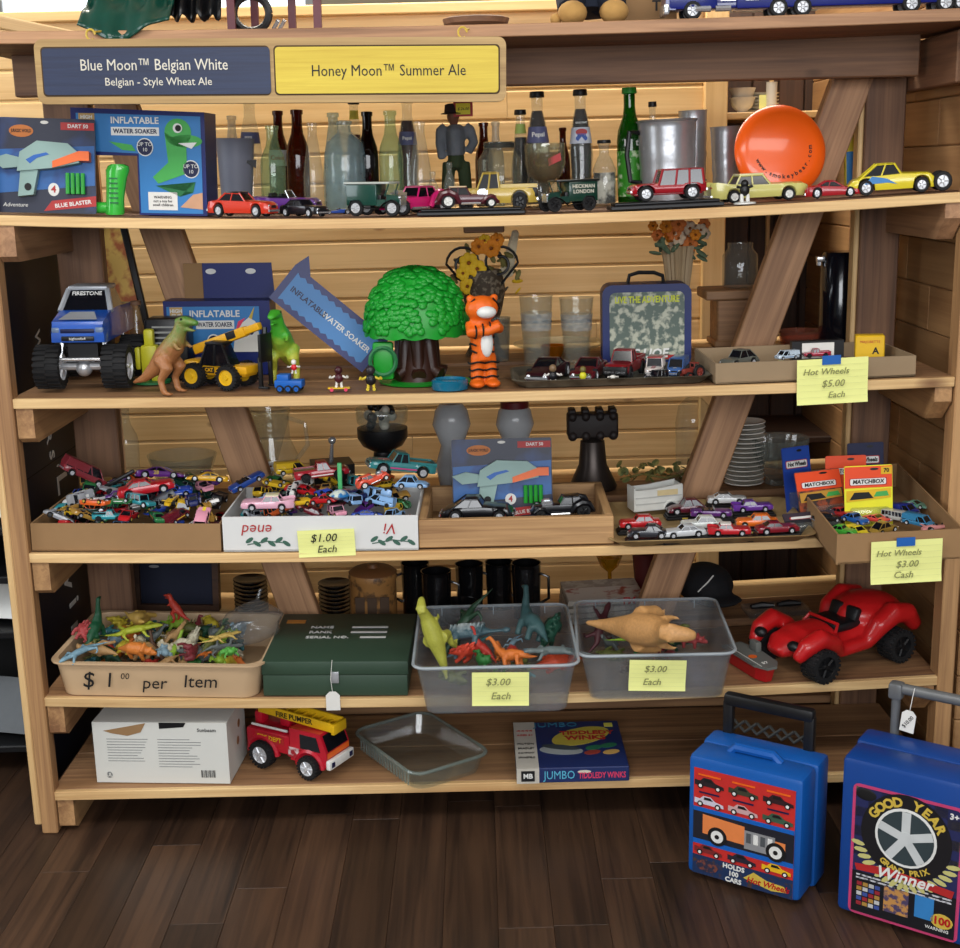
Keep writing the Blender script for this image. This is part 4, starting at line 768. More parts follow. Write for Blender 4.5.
fcar('sports car', (158, 20, 32), 804, 862, .11, Z2, 'small dark red sports car before the slanted brace', -10, zs=1.35)
hr = fcar('coupe', (214, 196, 44), 844, 938, .10, Z2, 'yellow hot rod coupe with blue flashes and big chrome wheels', -12, zs=1.1)
for s_ in (-1, 1): b = MB(); b.prism([(-.3, .11), (-.05, .12), (.05, .10), (-.06, .16), (-.22, .19)], s_ * .192 - .004, s_ * .192 + .004); b.build('blue_flash', SKY, hr, smooth=0)
for s_ in (-1, 1): put_wheel(hr, wheel(.1, .07, RIM), (.53, s_ * .17, .1)); 
b = MB(); b.cyl((.53, -.17, .1), (.53, .17, .1), .015, 6); b.cyl((.38, 0, .10), (.53, 0, .10), .02, 6); b.build('front_axle', CHROME, hr)
# ------------------------------------------------------------------ third board
# monster truck
p = col(86, .10, Z3); s = mpp(p)
mt = thing('monster_truck', 'blue toy monster truck with huge black tyres and silver roof', 'toy truck', p, 2)
hw, rr = 33 * s, 22 * s
for x in (-1, 1):
    for y in (.0, .17):
        w_ = put_wheel(mt, wheel(rr, 24 * s, RIM, 6, True), (x * hw, y, rr + .004)); w_.rotation_euler = (0, 0, R(90))
BLT = mat('truck_paint_blue', (22, 80, 172), .3, coat=.5, c2=(18, 66, 150), scale=8); SIL = mat('silver_paint', (176, 180, 186), .35, .3)
z0 = 49 * s
b = MB(); W2 = 26.5 * s
b.loft([[(x * w, y, z) for x, z in ((-1, a), (1, a), (1, (a + c) / 2), (.94, c), (-.94, c), (-1, (a + c) / 2))] for y, w, a, c in ((-.035, W2 * .96, z0 + .002, z0 + .032), (-.028, W2, z0, z0 + .045), (.04, W2, z0, z0 + .062), (.10, W2, z0, z0 + .064), (.25, W2, z0, z0 + .06), (.26, W2 * .97, z0 + .01, z0 + .055))]); b.build('body', BLT, mt)
b = MB(); za, zb_ = z0 + .06, z0 + .104; b.add([(-W2 * .94, .045, za), (W2 * .94, .045, za), (W2 * .94, .16, za), (-W2 * .94, .16, za), (-W2 * .72, .08, zb_), (W2 * .72, .08, zb_), (W2 * .72, .15, zb_), (-W2 * .72, .15, zb_)], [(3, 2, 1, 0), (4, 5, 6, 7), (0, 1, 5, 4), (1, 2, 6, 5), (2, 3, 7, 6), (3, 0, 4, 7)]); cabin = b.build('windscreen', WIN, mt)
b = MB(); b.rbox((0, .115, zb_ + .003), (W2 * 1.5, .085, .010), .004); b.build('roof', SIL, mt)
for x in (-1, 1): b = MB(); b.tube([(x * W2 * .95, .043, za), (x * W2 * .73, .079, zb_)], .006, 6); b.build('pillar', SIL, mt)
text('FIRESTONE', .013, (0, .068, zb_ - .008), WHITE, mt, rot=(55, 0, 0), bold=.02)
for q, (a, c, m) in enumerate(((-.9, .9, BLACK),)): b = MB(); b.rbox((0, -.036, z0 + .010), (W2 * 1.2, .006, .010), .002); b.build('grille', BLACK, mt)
b = MB(); b.rbox((0, -.034, z0 + .026), (W2 * 1.25, .006, .009), .002); b.build('grille', NAVY, mt)
for x in (-1, 1): b = MB(); b.rbox((x * W2 * .8, -.030, z0 + .028), (W2 * .3, .012, .012), .003); b.build('headlamp', mat('smoked_lamp', (110, 130, 160), .2), mt)
poly([(-W2 * .7, 0), (W2 * .7, 0), (W2 * .45, .045), (-W2 * .45, .045)], SIL, mt, 0, 'hood_decal', Matrix.Translation((0, -.025, z0 + .0495)) @ Matrix.Rotation(R(-75), 4, 'X')); text('bigfoot4x4', .008, (0, -.0395, z0 + .010), WHITE, mt)
b = MB(); b.cyl((-hw, .0, rr + .004), (hw, .0, rr + .004), .008, 8); b.ell((0, 0, rr), .018); b.cyl((-hw, .17, rr + .004), (hw, .17, rr + .004), .008, 8); b.cyl((0, 0, rr + .004), (0, .17, rr + .02), .008, 8); b.build('axle', STEEL, mt)
b = MB(); b.cyl((-W2 * .95, -.02, rr + .022), (W2 * .95, -.02, rr + .022), .004, 8); b.build('skid_bar', CHROME, mt)
for x in (-1, 1):
    for y in (.0, .17): b = MB(); b.cyl((x * W2 * .9, y, rr + .01), (x * W2 * .75, y + .01, z0 + .01), .005, 8); b.build('shock_absorber', CHROME, mt)
b = MB(); b.box((0, .08, z0 - .02), (W2 * 1.1, .16, .03)); b.build('chassis', BLACK, mt, smooth=0)
# framed picture leaning at the back left
p = col(126, .62, Z3); s = mpp(p); p.z += .02; pf = thing('framed_picture', 'tall black framed yellow and orange picture leaning behind the monster truck', 'picture', p, rot=(R(-12), R(-11), R(8)))
h = 128 * s; w = 52 * s; ART = mat('yellow_art', (240, 198, 104), .5, c2=(196, 110, 66), scale=22, cover=.52)
for x, z, dx, dz in ((-w / 2, h / 2, .018, h), (w / 2, h / 2, .018, h), (0, h, w + .018, .018), (0, .009, w + .018, .018)): b = MB(); b.rbox((x, 0, z), (dx, .02, dz), .003, seg=1); b.build('frame_bar', BLACK, pf, smooth=0)
b = MB(); b.box((0, .004, h / 2), (w, .006, h)); b.build('picture_sheet', ART, pf, smooth=0)
# glass bottle, yellow toy, dark grille toy behind the dinosaur
B(140, .345, Z3, 302, 9, 'clear bottle with cork between monster truck and picture', glass('warm_clear', (214, 200, 180), .4), shape='long', cap=DARKW)
yt = thing('yellow_toy_figure', 'yellow green toy robot on a dark green disc behind the dinosaur', 'toy', col(152, .20, Z3)); s = mpp(yt.location); YG = mat('yellow_green_plastic', (188, 184, 40), .4)
b = MB(); b.lathe([(.0, 0), (19 * s, 0), (19 * s, .005), (.0, .006)], 22, caps=False); b.build('base', GD2, yt); b = MB(); b.rbox((0, 0, .05), (.038, .03, .07), .006); b.rbox((0, 0, .10), (.022, .022, .04), .005); b.build('body', YG, yt)
for q in (-1, 1): b = MB(); b.rbox((q * .026, -.004, .055), (.012, .018, .05), .004); b.build('arm', YG, yt); b = MB(); b.rbox((q * .011, -.004, .012), (.016, .026, .018), .004); b.build('foot', YG, yt)
rd = thing('toy_grille_block', 'black toy truck cab with a pale grille behind the standing dinosaur', 'toy', col(172, .26, Z3)); s = mpp(rd.location)
b = MB(); b.rbox((0, 0, .07), (42 * s, .07, .14), .008); b.build('cab', BLACK, rd)
for i in range(4): b = MB(); b.box((0, -.036, .085 + i * .012), (26 * s, .004, .004)); b.build('grille_bar', mat('grey_plastic', (140, 142, 140), .5), rd, smooth=0)
# dinosaurs -------------------------------------------------------------
def two_tone(name, back, belly, z0, z1, spots=0):
    if name in MC: return MC[name]
    m = bpy.data.materials.new(name); m.use_nodes = True; nt = m.node_tree; n = nt.nodes; L = nt.links.new; b = n['Principled BSDF']; b.inputs['Roughness'].default_value = .45
    tc = n.new('ShaderNodeTexCoord'); sp = n.new('ShaderNodeSeparateXYZ'); L(tc.outputs['Object'], sp.inputs[0]); nz = n.new('ShaderNodeTexNoise'); nz.inputs['Scale'].default_value = 9; nz.inputs['Detail'].default_value = 5
    L(tc.outputs['Object'], nz.inputs['Vector']); ad = n.new('ShaderNodeMath'); ad.operation = 'MULTIPLY_ADD'; L(nz.outputs['Fac'], ad.inputs[0]); ad.inputs[1].default_value = (z1 - z0) * 1.2
    L(sp.outputs[0 if spots else 2], ad.inputs[2]); mr = n.new('ShaderNodeMapRange'); mr.inputs['From Min'].default_value = z0 + (z1 - z0) * .6; mr.inputs['From Max'].default_value = z1 + (z1 - z0) * .6; L(ad.outputs[0], mr.inputs[0])
    mx = n.new('ShaderNodeMix'); mx.data_type = 'RGBA'; L(mr.outputs[0], mx.inputs['Factor']); mx.inputs['A'].default_value = lin(belly); mx.inputs['B'].default_value = lin(back); L(mx.outputs['Result'], b.inputs['Base Color'])
    bp = n.new('ShaderNodeBump'); bp.inputs['Strength'].default_value = .4; bp.inputs['Distance'].default_value = .002; n2 = n.new('ShaderNodeTexVoronoi'); n2.inputs['Scale'].default_value = 60; L(tc.outputs['Object'], n2.inputs['Vector']); L(n2.outputs['Distance'], bp.inputs['Height']); L(bp.outputs[0], b.inputs['Normal'])
    MC[name] = m; return m
def dino_mesh(kind):        # about one unit long, nose towards +x
    b = MB(); v = .018
    if kind == 'tyrannosaur':
        b.tube([(-.52, 0, .10), (-.36, 0, .16), (-.2, 0, .28), (-.05, 0, .42), (.08, 0, .56), (.16, 0, .70), (.20, 0, .80)], [.018, .05, .09, .135, .13, .085, .075], 12)
        b.tube([(.14, 0, .83), (.24, 0, .845), (.36, 0, .83), (.42, 0, .815)], [.06, .078, .055, .035], 10, flat=.75); b.tube([(.17, 0, .77), (.28, 0, .745), (.38, 0, .735)], [.05, .04, .025], 8, flat=.6)
        for s in (-1, 1):
            b.tube([(-.05, s * .09, .42), (.06, s * .13, .30), (-.03, s * .14, .17), (.0, s * .14, .04)], [.10, .075, .045, .04], 9)
            for a in (-.3, 0, .3): b.tube([(0, s * .14, .025), (.10 * math.cos(a) + .02, s * .14 + .10 * math.sin(a), .015)], [.03, .014], 6)
            b.tube([(.15, s * .10, .60), (.22, s * .12, .53), (.27, s * .11, .55)], [.035, .024, .012], 7); b.ell((.22, s * .055, .875), .022)
    elif kind == 'lizard':
        b.tube([(-.56, .10, .02), (-.40, .03, .03), (-.25, -.03, .045), (-.1, 0, .065), (.08, 0, .075), (.2, .0, .07), (.28, 0, .07)], [.008, .02, .04, .068, .075, .055, .045], 10, flat=.75)
        b.tube([(.26, 0, .075), (.36, 0, .075), (.45, 0, .06)], [.045, .052, .022], 9, flat=.7)
        for x, s, q in ((.15, 1, .1), (.15, -1, .02), (-.12, 1, -.1), (-.12, -1, -.02)):
            b.tube([(x, s * .05, .06), (x + q, s * .15, .07), (x + q + .04, s * .19, .012)], [.035, .028, .02], 7)
            for a in (-.5, 0, .5): b.tube([(x + q + .04, s * .19, .012), (x + q + .09, s * (.2 + .05 * a), .008)], [.015, .007], 5)
        v = .013
    elif kind == 'sauropod':
        b.tube([(-.55, .05, .12), (-.38, 0, .16), (-.2, 0, .24), (0, 0, .27), (.14, 0, .29), (.26, 0, .42), (.32, 0, .58), (.38, 0, .68)], [.012, .04, .085, .125, .11, .065, .045, .04], 12); b.tube([(.36, 0, .69), (.48, 0, .67)], [.05, .03], 9, flat=.8)
        for x in (-.14, .12):
            for s in (-1, 1): b.tube([(x, s * .08, .24), (x + .01, s * .10, .12), (x, s * .10, .02)], [.065, .045, .05], 8)
    elif kind == 'stegosaur':
        b.tube([(-.52, 0, .14), (-.32, 0, .17), (-.12, 0, .26), (.06, 0, .27), (.22, 0, .18), (.34, 0, .13), (.44, 0, .11)], [.015, .05, .12, .125, .08, .05, .025], 12)
        for i in range(9):
            x = -.34 + i * .075; h = .07 + .10 * math.sin(math.pi * (i + 1) / 10); zt = .2 + .17 * math.sin(math.pi * (i + 1.2) / 10)
            b.tube([(x, (-1) ** i * .02, zt - .02), (x - .01, (-1) ** i * .03, zt + h * .6), (x - .02, (-1) ** i * .03, zt + h)], [.035, .04, .008], 8, flat=.4)
        for x in (-.16, .16):
            for s in (-1, 1): b.tube([(x, s * .08, .2), (x + .01, s * .11, .1), (x, s * .11, .015)], [.06, .04, .045], 8)
    elif kind == 'ankylosaur':
        b.tube([(-.5, 0, .12), (-.3, 0, .12), (-.15, 0, .14), (.08, 0, .15), (.26, 0, .13), (.38, 0, .12), (.46, 0, .10)], [.03, .04, .13, .17, .11, .06, .035], 14, flat=.65); b.ell((-.52, 0, .12), (.06, .05, .04))
        for i in range(9):
            for j in range(-3, 4):
                x = -.2 + i * .055; y = j * .042; b.tube([(x, y, .20 - abs(j) * .012), (x - .01, y * 1.15, .275 - abs(j) * .02)], [.020, .005], 5)
        for x in (-.12, .16):
            for s in (-1, 1): b.tube([(x, s * .12, .12), (x + .02, s * .17, .02)], [.05, .04], 7)
        v = .012
    elif kind == 'triceratops':
        b.tube([(-.5, 0, .10), (-.32, 0, .16), (-.1, 0, .24), (.1, 0, .25), (.22, 0, .22)], [.015, .06, .13, .135, .09], 12); b.tube([(.22, 0, .24), (.34, 0, .19), (.46, 0, .14)], [.09, .08, .03], 10); b.tube([(.24, 0, .30), (.20, 0, .36)], [.11, .13], 10, flat=.3)
        for s in (-1, 1): b.tube([(.32, s * .05, .25), (.45, s * .07, .34)], [.025, .006], 6)
        b.tube([(.43, 0, .18), (.48, 0, .25)], [.02, .005], 6)
        for x in (-.14, .14):
            for s in (-1, 1): b.tube([(x, s * .08, .2), (x + .01, s * .11, .1), (x, s * .11, .015)], [.06, .045, .05], 8)
    elif kind == 'frog':
        b.ell((0, 0, .2), (.32, .24, .2)); b.ell((.26, 0, .3), (.18, .2, .14)); [b.ell((.28, s * .12, .42), .07) for s in (-1, 1)]
        for s in (-1, 1): b.tube([(-.15, s * .2, .2), (-.05, s * .36, .18), (-.3, s * .34, .04), (-.05, s * .4, .02)], [.12, .09, .06, .04], 8); b.tube([(.2, s * .18, .2), (.28, s * .3, .1), (.36, s * .3, .02)], [.07, .05, .04], 8)
        v = .028
    return organic(b, kind, PLAST, v)
DM = {}
def dino(kind, c, L, loc, label, rot=(0, 0, 0), mtl=None, group=None, cat='toy dinosaur', eyes=False):
    if kind not in DM: DM[kind] = dino_mesh(kind)
    t = thing('toy_' + kind, label, cat, loc, rot=tuple(R(a) for a in rot), group=group, scale=L)
    o = link('body', DM[kind], t, color=c or (128, 128, 128))
    if mtl: me = DM[kind].copy(); me.materials.clear(); me.materials.append(mtl); o.data = me
    if eyes:
        for s in (-1, 1): b = MB(); b.ell((.24, s * .062, .865), .016); b.build('eye', INK, t, smooth=80)
    return t
p = col(171, .045, Z3); s = mpp(p)
dino('tyrannosaur', None, 80 * s / .92, p, 'standing brown toy dinosaur with green back, head turned aside', (0, 0, -22), two_tone('trex_brown_green', (36, 140, 50), (150, 100, 60), -.25, .0, 1) if False else two_tone('trex_brown', (60, 130, 52), (158, 104, 62), .45, .95), eyes=True)
p = col(285, .16, Z3); s = mpp(p)
dino('tyrannosaur', None, 78 * s / .92, p, 'standing bright green and yellow toy dinosaur facing out', (0, 0, -100), two_tone('trex_green', (64, 160, 40), (176, 178, 60), .30, .62), eyes=True)
# yellow telehandler
p = col(224, .125, Z3); s = mpp(p); L = 80 * s / .98
th = thing('toy_telehandler', 'yellow and black toy telescopic loader with raised boom', 'toy digger', p, -24, scale=L)
CAT_Y = mat('digger_yellow', (222, 164, 22), .4)
for x in (-.30, .20):
    for y in (-.19, .19): put_wheel(th, wheel(.155, .12, YEL, 0, True), (x, y, .155))
b = MB(); b.rbox((-.02, 0, .22), (.86, .26, .13), .02); b.rbox((.30, 0, .24), (.30, .34, .10), .02); b.rbox((-.36, 0, .28), (.22, .30, .10), .02); b.build('chassis', CAT_Y, th)
b = MB(); b.add([(-.22, -.16, .28), (.22, -.16, .28), (.22, .05, .28), (-.22, .05, .28), (-.12, -.14, .54), (.10, -.14, .54), (.10, .04, .54), (-.12, .04, .54)], [(3, 2, 1, 0), (4, 5, 6, 7), (0, 1, 5, 4), (1, 2, 6, 5), (2, 3, 7, 6), (3, 0, 4, 7)]); b.build('cab_glass', WIN, th, smooth=0)
b = MB(); b.rbox((-.01, -.05, .55), (.26, .22, .03), .01); [b.tube([a, c], .014, 5) for a, c in (((-.22, -.165, .28), (-.12, -.145, .54)), ((.22, -.165, .28), (.10, -.145, .54)), ((-.02, -.165, .28), (.0, -.145, .54)))]; b.build('cab_frame', BLACK, th)
M4 = Matrix.Translation((-.42, .10, .44)) @ Matrix.Rotation(R(-19), 4, 'Y'); b = MB(); b.rbox((.36, 0, 0), (.80, .12, .12), .015, 0, M4); b.rbox((.82, 0, -.0), (.30, .09, .09), .01, 0, M4); b.build('boom', CAT_Y, th)
text('CAT', .09, (.12, .036, .62), CAT_Y, th, bold=.03).rotation_euler = (R(90), R(-19), 0); b = MB(); b.rbox((.56, -.062, .01), (.14, .01, .09), .004, 0, M4); b.build('badge', INK, th)
b = MB(); b.tube([(.56, .10, .74), (.57, .06, .52), (.50, .06, .36)], .03, 6); b.rbox((.58, .06, .50), (.04, .26, .34), .01); b.build('fork_carriage', BLACK, th)
for y in (-.05, .17): b = MB(); b.rbox((.57, y, .21), (.05, .04, .36), .008); b.rbox((.61, y, .03), (.14, .05, .03), .008); b.build('fork', BLACK, th)
b = MB(); b.rbox((-.10, -.148, .225), (.14, .01, .07), .003); b.build('badge', INK, th); text('CAT', .06, (-.10, -.155, .225), CAT_Y, th, bold=.03)
# unicorn soaker carton with header card
p = col(220, .30, Z3); s = mpp(p); w, h = 106 * s, 92 * s
t = thing('water_soaker_box', 'blue inflatable water soaker carton with unicorn picture and header card', 'toy box', p, -2)
b = MB(); b.prism([(-w / 2, 0.0), (w / 2, 0), (w / 2, h * .80), (-w / 2, h * .80)], 0, .075); b.build('carton', BOXN, t, smooth=0)
b = MB(); b.prism([(-w * .36, h * .80), (w * .5, h * .80), (w * .48, h * 1.18), (-w * .36, h * 1.18)], .070, .073); b.build('header_card', BOXN, t, smooth=0); b = MB(); b.prism([(-w * .36, h * .80), (-w * .18, h * .80), (-w * .18, h * 1.18), (-w * .36, h * 1.18)], .068, .0698); b.build('kraft_strip', CARD, t, smooth=0)
for cx in (-.1, .28): poly(elp(w * cx, h * 1.09, w * .05, h * .03), WHITE, t, .0695, 'hang_hole')
poly([(-w * .47, h * .25), (w * .40, h * .25), (w * .40, h * .74), (-w * .47, h * .74)], BOXB, t, -.0002, 'front_print'); soaker_art(t, w, h * .5, -.0008, 0, h * .26)
poly(elp(-w * .04, h * .36, w * .065, h * .085), WHITE, t, -.0012, 'badge'); poly(elp(-w * .04, h * .36, w * .055, h * .07), NAVY, t, -.002, 'badge')
poly([(w * .14, h * .25), (w * .38, h * .25), (w * .40, h * .40), (w * .36, h * .58), (w * .30, h * .62), (w * .22, h * .55), (w * .16, h * .42)], PAPER, t, -.0012, 'printed_unicorn'); poly([(w * .33, h * .60), (w * .36, h * .74), (w * .30, h * .62)], GOLD, t, -.002, 'printed_horn'); poly(elp(w * .32, h * .47, w * .022, h * .035), NAVY, t, -.002, 'printed_eye'); poly([(w * .16, h * .44), (w * .20, h * .58), (w * .27, h * .62), (w * .20, h * .50)], PINKT, t, -.002, 'printed_mane')
# tilted long soaker carton
p = at(329, 318, .26); s = mpp(p); t = thing('water_soaker_box', 'long blue inflatable water soaker carton tilted on its corner', 'toy box', p, free=True, rot=(R(-8), R(41), 0)); w, h = 118 * s, 42 * s
b = MB(); b.prism(rect(-w / 2, w / 2, -h / 2, h / 2), 0, .07); b.build('carton', BOXN, t, smooth=0)
o = []; 
for i in range(24): o.append((-w * .44 + w * .88 * i / 23, h * .36 + .003 * (-1) ** i))
for i in range(24): o.append((w * .44 - w * .88 * i / 23, -h * .36 + .003 * (-1) ** i))
poly(o, BOXB, t, -.0004, 'front_print'); text('INFLATABLE', h * .19, (-w * .22, -.0016, 0), NAVY, t, bold=.02); text('WATER SOAKER', h * .19, (w * .18, -.0016, 0), WHITE, t, bold=.02)
poly([(-w * .5, h * .5), (-w * .34, h * .5), (-w * .46, h * .86)], BOXN, t, .004, 'torn_flap', th=.001)
zmin = min((t.rotation_euler.to_matrix() @ Vector((x, y, z))).z for x in (-w / 2, w / 2) for y in (0, .07) for z in (-h / 2, h / 2)); t.location.z = Z3 - sag(3, p.x) - zmin + .001
# small figures
def fig(px, Y, Z, hpx, label, body, head, limb, acc=None, name='toy_figure'):
    p = col(px, Y, Z); h = hpx * mpp(p); t = thing(name, label, 'toy figure', p)
    b = MB(); b.ell((0, 0, h * .42), (h * .22, h * .18, h * .24)); b.build('torso', SATIN, t, smooth=80, color=body); b = MB(); b.ell((0, 0, h * .80), (h * .19, h * .18, h * .2)); b.build('head', SATIN, t, smooth=80, color=head)
    for s in (-1, 1): b = MB(); b.tube([(s * h * .18, 0, h * .52), (s * h * .34, -h * .05, h * .45), (s * h * .42, -h * .1, h * .5)], [h * .06, h * .05, h * .08], 7); b.build('arm', SATIN, t, smooth=80, color=limb); b = MB(); b.tube([(s * h * .1, 0, h * .25), (s * h * .12, 0, h * .06), (s * h * .13, -h * .12, h * .05)], [h * .07, h * .06, h * .07], 7); b.build('leg', SATIN, t, smooth=80, color=limb)
    return t
p = col(290, .05, Z3); s = mpp(p); tr = thing('toy_engine', 'small bright blue toy wagon on the board below the green dinosaur', 'toy', p, -8)
b = MB(); b.rbox((0, 0, .018), (28 * s, .03, .016), .002); b.rbox((-.012, 0, .03), (12 * s, .026, .016), .002); b.build('body', BLUE, tr)
for x in (-.018, .0, .018):
    for y in (-.015, .015): put_wheel(tr, wheel(.008, .006, BLUE, 0), (x, y, .008))
t = fig(294, .055, Z3 + .0385, 14, 'small red and white figure riding the blue toy wagon', (206, 30, 36), (226, 222, 214), (220, 216, 210))
t = fig(339, .045, Z3 + .009, 21, 'small dark maroon figure with white gloves standing on a skateboard', (70, 18, 30), (60, 16, 26), (226, 222, 214))
sk = thing('toy_skateboard', 'tiny yellow skateboard under the maroon figure', 'toy', col(339, .045, Z3)); b = MB(); b.rbox((0, 0, .007), (22 * s, .016, .003), .001); b.build('deck', YEL, sk)
for x in (-.015, .015): b = MB(); b.cyl((x, -.009, .004), (x, .009, .004), .004, 8); b.build('wheel', PINKT, sk)
fig(371, .05, Z3, 25, 'small black and white figure with yellow shoes by the tree house', (24, 22, 26), (40, 36, 40), (214, 190, 60))
# tree house toy
p = col(418, .16, Z3); s = mpp(p); t = thing('tree_house_toy', 'plastic tree house toy with green leafy dome and brown trunk', 'toy', p)
LG = mat('leaf_green', (22, 150, 42), .38, scale=20, var=.15); rr = 51 * s; zb = hz(418, 333, .16, Z3); hd = hz(418, 267, .16, Z3) - zb
b = MB(); rings = []; r2 = random.Random(5)
for i in range(26):
    a = i / 25 * math.pi / 2; ring = []
    for j in range(60):
        th_ = 2 * math.pi * j / 60; bump = 1 + .022 * math.sin(j * 1.9 + i * 2.3) * math.sin(i * 1.4 + j * .7) + .012 * r2.uniform(-1, 1)
        ring.append((rr * math.cos(a) ** .8 * bump * math.cos(th_), rr * .9 * math.cos(a) ** .8 * bump * math.sin(th_), zb + hd * math.sin(a) ** 1.0 * bump + (-.006 * abs(math.sin(th_ * 7)) if i == 0 else 0)))
    rings.append(ring)
b.loft(rings); b.build('leafy_dome', LG, t, smooth=60)
for i in range(260):     # raised leaves over the dome
    a = math.asin(r2.uniform(.08, .97)); th_ = r2.uniform(math.pi, 2 * math.pi) ; q = Vector((rr * math.cos(a) ** .8 * math.cos(th_), rr * .9 * math.cos(a) ** .8 * math.sin(th_), zb + hd * math.sin(a)))
    if i == 0: lb = MB(); lb.ell((0, 0, 0), (.0125, .0105, .005), n=8, m=5); LEAF = lb.mesh('leaf', LG, 80)
    o_ = link('leaf', LEAF, t, q); nn = Vector((q.x, q.y, (q.z - zb) * 1.3 + .01)); o_.rotation_euler = nn.to_track_quat('Z', 'Y').to_euler(); o_.rotation_euler.rotate_axis('Z', r2.uniform(0, 6))
BRN = mat('brown_trunk', (58, 30, 20), .4, scale=25, var=.3)
b = MB(); 
for i in range(7): a = 2 * math.pi * i / 7 + .3; b.tube([(.062 * math.cos(a), .05 * math.sin(a), .018), (.036 * math.cos(a), .03 * math.sin(a), .03), (.028 * math.cos(a), .024 * math.sin(a), zb + .01)], [.016, .018, .02], 8)
b.tube([(0, 0, 0.004), (0, 0, zb)], [.05, .036], 14); b.build('trunk', BRN, t, smooth=60)
b = MB(); b.lathe([(.0, 0), (.085, 0), (.088, .004), (.0, .005)], 26, caps=False); b.build('lawn', LG, t); b = MB(); b.lathe([(.0, 0), (.05, 0), (.052, .004), (.0, .005)], 22, c=(.085, -.03, .0), caps=False); b.build('lawn_pad', LG, t)
dx = col(384, .10, Z3).x - p.x; b = MB(); b.rbox((dx, -.055, .055), (.045, .02, .082), .006); b.build('tree_door', LG, t); b = MB(); b.tube([(dx + .028 * math.cos(a), -.066, .055 + .03 * math.sin(a)) for a in [2 * math.pi * i / 16 for i in range(17)]], .005, 6); b.build('door_ring', GD2, t)
t = thing('teal_disc', 'round translucent teal puck lying before the tree house', 'disc', col(450, .05, Z3)); s = mpp(t.location); b = MB(); b.lathe([(.0, 0), (18 * s, 0), (18.4 * s, .004), (18.4 * s, .018), (16.5 * s, .021), (15 * s, .016), (.0, .016)], 30, caps=False); b.build('puck', mat('teal_plastic', (18, 100, 130), .2, coat=.5), t)
# plain striped tiger figurine (generic toy animal)
p = col(484, .065, Z3); s = mpp(p); h = 90 * s; t = thing('tiger_figurine', 'orange and white tiger figurine with black stripes standing by the tree house', 'figurine', p, 10)
OT = mat('tiger_orange', (232, 104, 24), .45)
b = MB()
b.tube([(0, 0, h * .30), (0, 0, h * .42), (-.003, 0, h * .55), (-.006, 0, h * .68), (-.006, 0, h * .76)], [11 * s, 11.5 * s, 12 * s, 12.5 * s, 9 * s], 12); b.ell((-.002, -.004, h * .87), (17 * s, 14 * s, 13 * s))
for q in (-1, 1): b.tube([(q * 5 * s, 0, h * .34), (q * 7 * s, 0, h * .18), (q * 7 * s, 0, h * .05)], [8 * s, 6.5 * s, 6.5 * s], 10); b.ell((q * 8 * s, -.012, h * .045), (8 * s, 13 * s, h * .045)); b.ell((q * 12 * s, .0, h * .98), 4 * s)
b.tube([(-12 * s, 0, h * .70), (-14 * s, -.018, h * .62), (2 * s, -.036, h * .64), (14 * s, -.034, h * .69)], [6 * s, 5.8 * s, 5.2 * s, 5.5 * s], 9); b.tube([(11 * s, 0, h * .70), (16 * s, -.01, h * .64), (10 * s, -.028, h * .66)], [6 * s, 5 * s, 5 * s], 9)
link('body', organic(b, 'body', OT, .003, 3), t)
b = MB(); b.ell((.004, -10 * s, h * .50), (6.5 * s, 5 * s, h * .16)); b.build('white_belly', WHITE, t, smooth=80)
b = MB(); b.ell((.003, -15 * s, h * .84), (10 * s, 7 * s, 6 * s)); b.build('white_muzzle', WHITE, t, smooth=80)
for z, r_ in ((.12, 7.6), (.2, 7.4), (.28, 8.6)):
    for q in (-1, 1): b = MB(); b.tube([(q * 7 * s + r_ * s * math.cos(a), r_ * s * math.sin(a), h * z + .002 * math.sin(a * 3)) for a in [math.pi + (math.pi * .9) * i / 8 for i in range(9)]], .0022, 5); b.build('stripe', INK, t)
for z, r_ in ((.40, 12.0), (.48, 12.2), (.56, 12.6)):
    for q in (0, 1): b = MB(); b.tube([(-.003 + r_ * s * math.cos(a), r_ * s * math.sin(a), h * z + .002 * math.sin(a * 4)) for a in [math.pi * (1.0 + q * .72) + (math.pi * .30) * i / 7 for i in range(8)]], .0022, 5); b.build('stripe', INK, t)
for f_ in (.15, .4, .65): c0 = Vector((-14 * s + 28 * s * f_, -.03, h * (.62 + .07 * f_))); b = MB(); b.tube([c0 + Vector((0, -.0125 * math.sin(a), .0125 * math.cos(a))) for a in [math.pi * i / 7 for i in range(8)]], .002, 5); b.build('stripe', INK, t)
for q in (-1, 1): b = MB(); b.tube([(q * 9 * s, -9.5 * s, h * .985), (q * 14.5 * s, -5 * s, h * .92), (q * 17 * s, -2 * s, h * .86)], .002, 5); b.build('stripe', INK, t)
# ------------------------------------------------------------------ third board, right half
# flower arrangement with iron scrolls
p = col(485, .56, Z3); s = mpp(p); t = thing('flower_arrangement', 'dark vase of orange and yellow flowers with curling black iron scrolls', 'flowers', p)
zt = lambda y: hz(485, y, .56, Z3)
VB = mat('dark_woven_vase', (66, 54, 40), .7, c2=(120, 108, 90), scale=90, cover=.55)
b = MB(); b.lathe([(.0, 0), (.05, 0), (.04, .02), (.03, zt(330)), (.045, zt(310)), (.055, zt(290)), (.045, zt(270)), (.0, zt(272))], 20, caps=False); b.build('vase', VB, t, smooth=60)
for sg_, cx in ((-1, -18), (1, 16)):
    pts = []
    for i in range(26):
        a = i / 25 * math.pi * 2.6; r_ = (18 - 12 * i / 25) * s; pts.append((cx * s + sg_ * -r_ * math.cos(a) * -1, -.03, zt(263) + r_ * math.sin(a)))
    pts = [(cx * s * .3, -.02, zt(300))] + pts; b = MB(); b.tube(pts, .0035, 6); b.build('iron_scroll', BLACK, t)
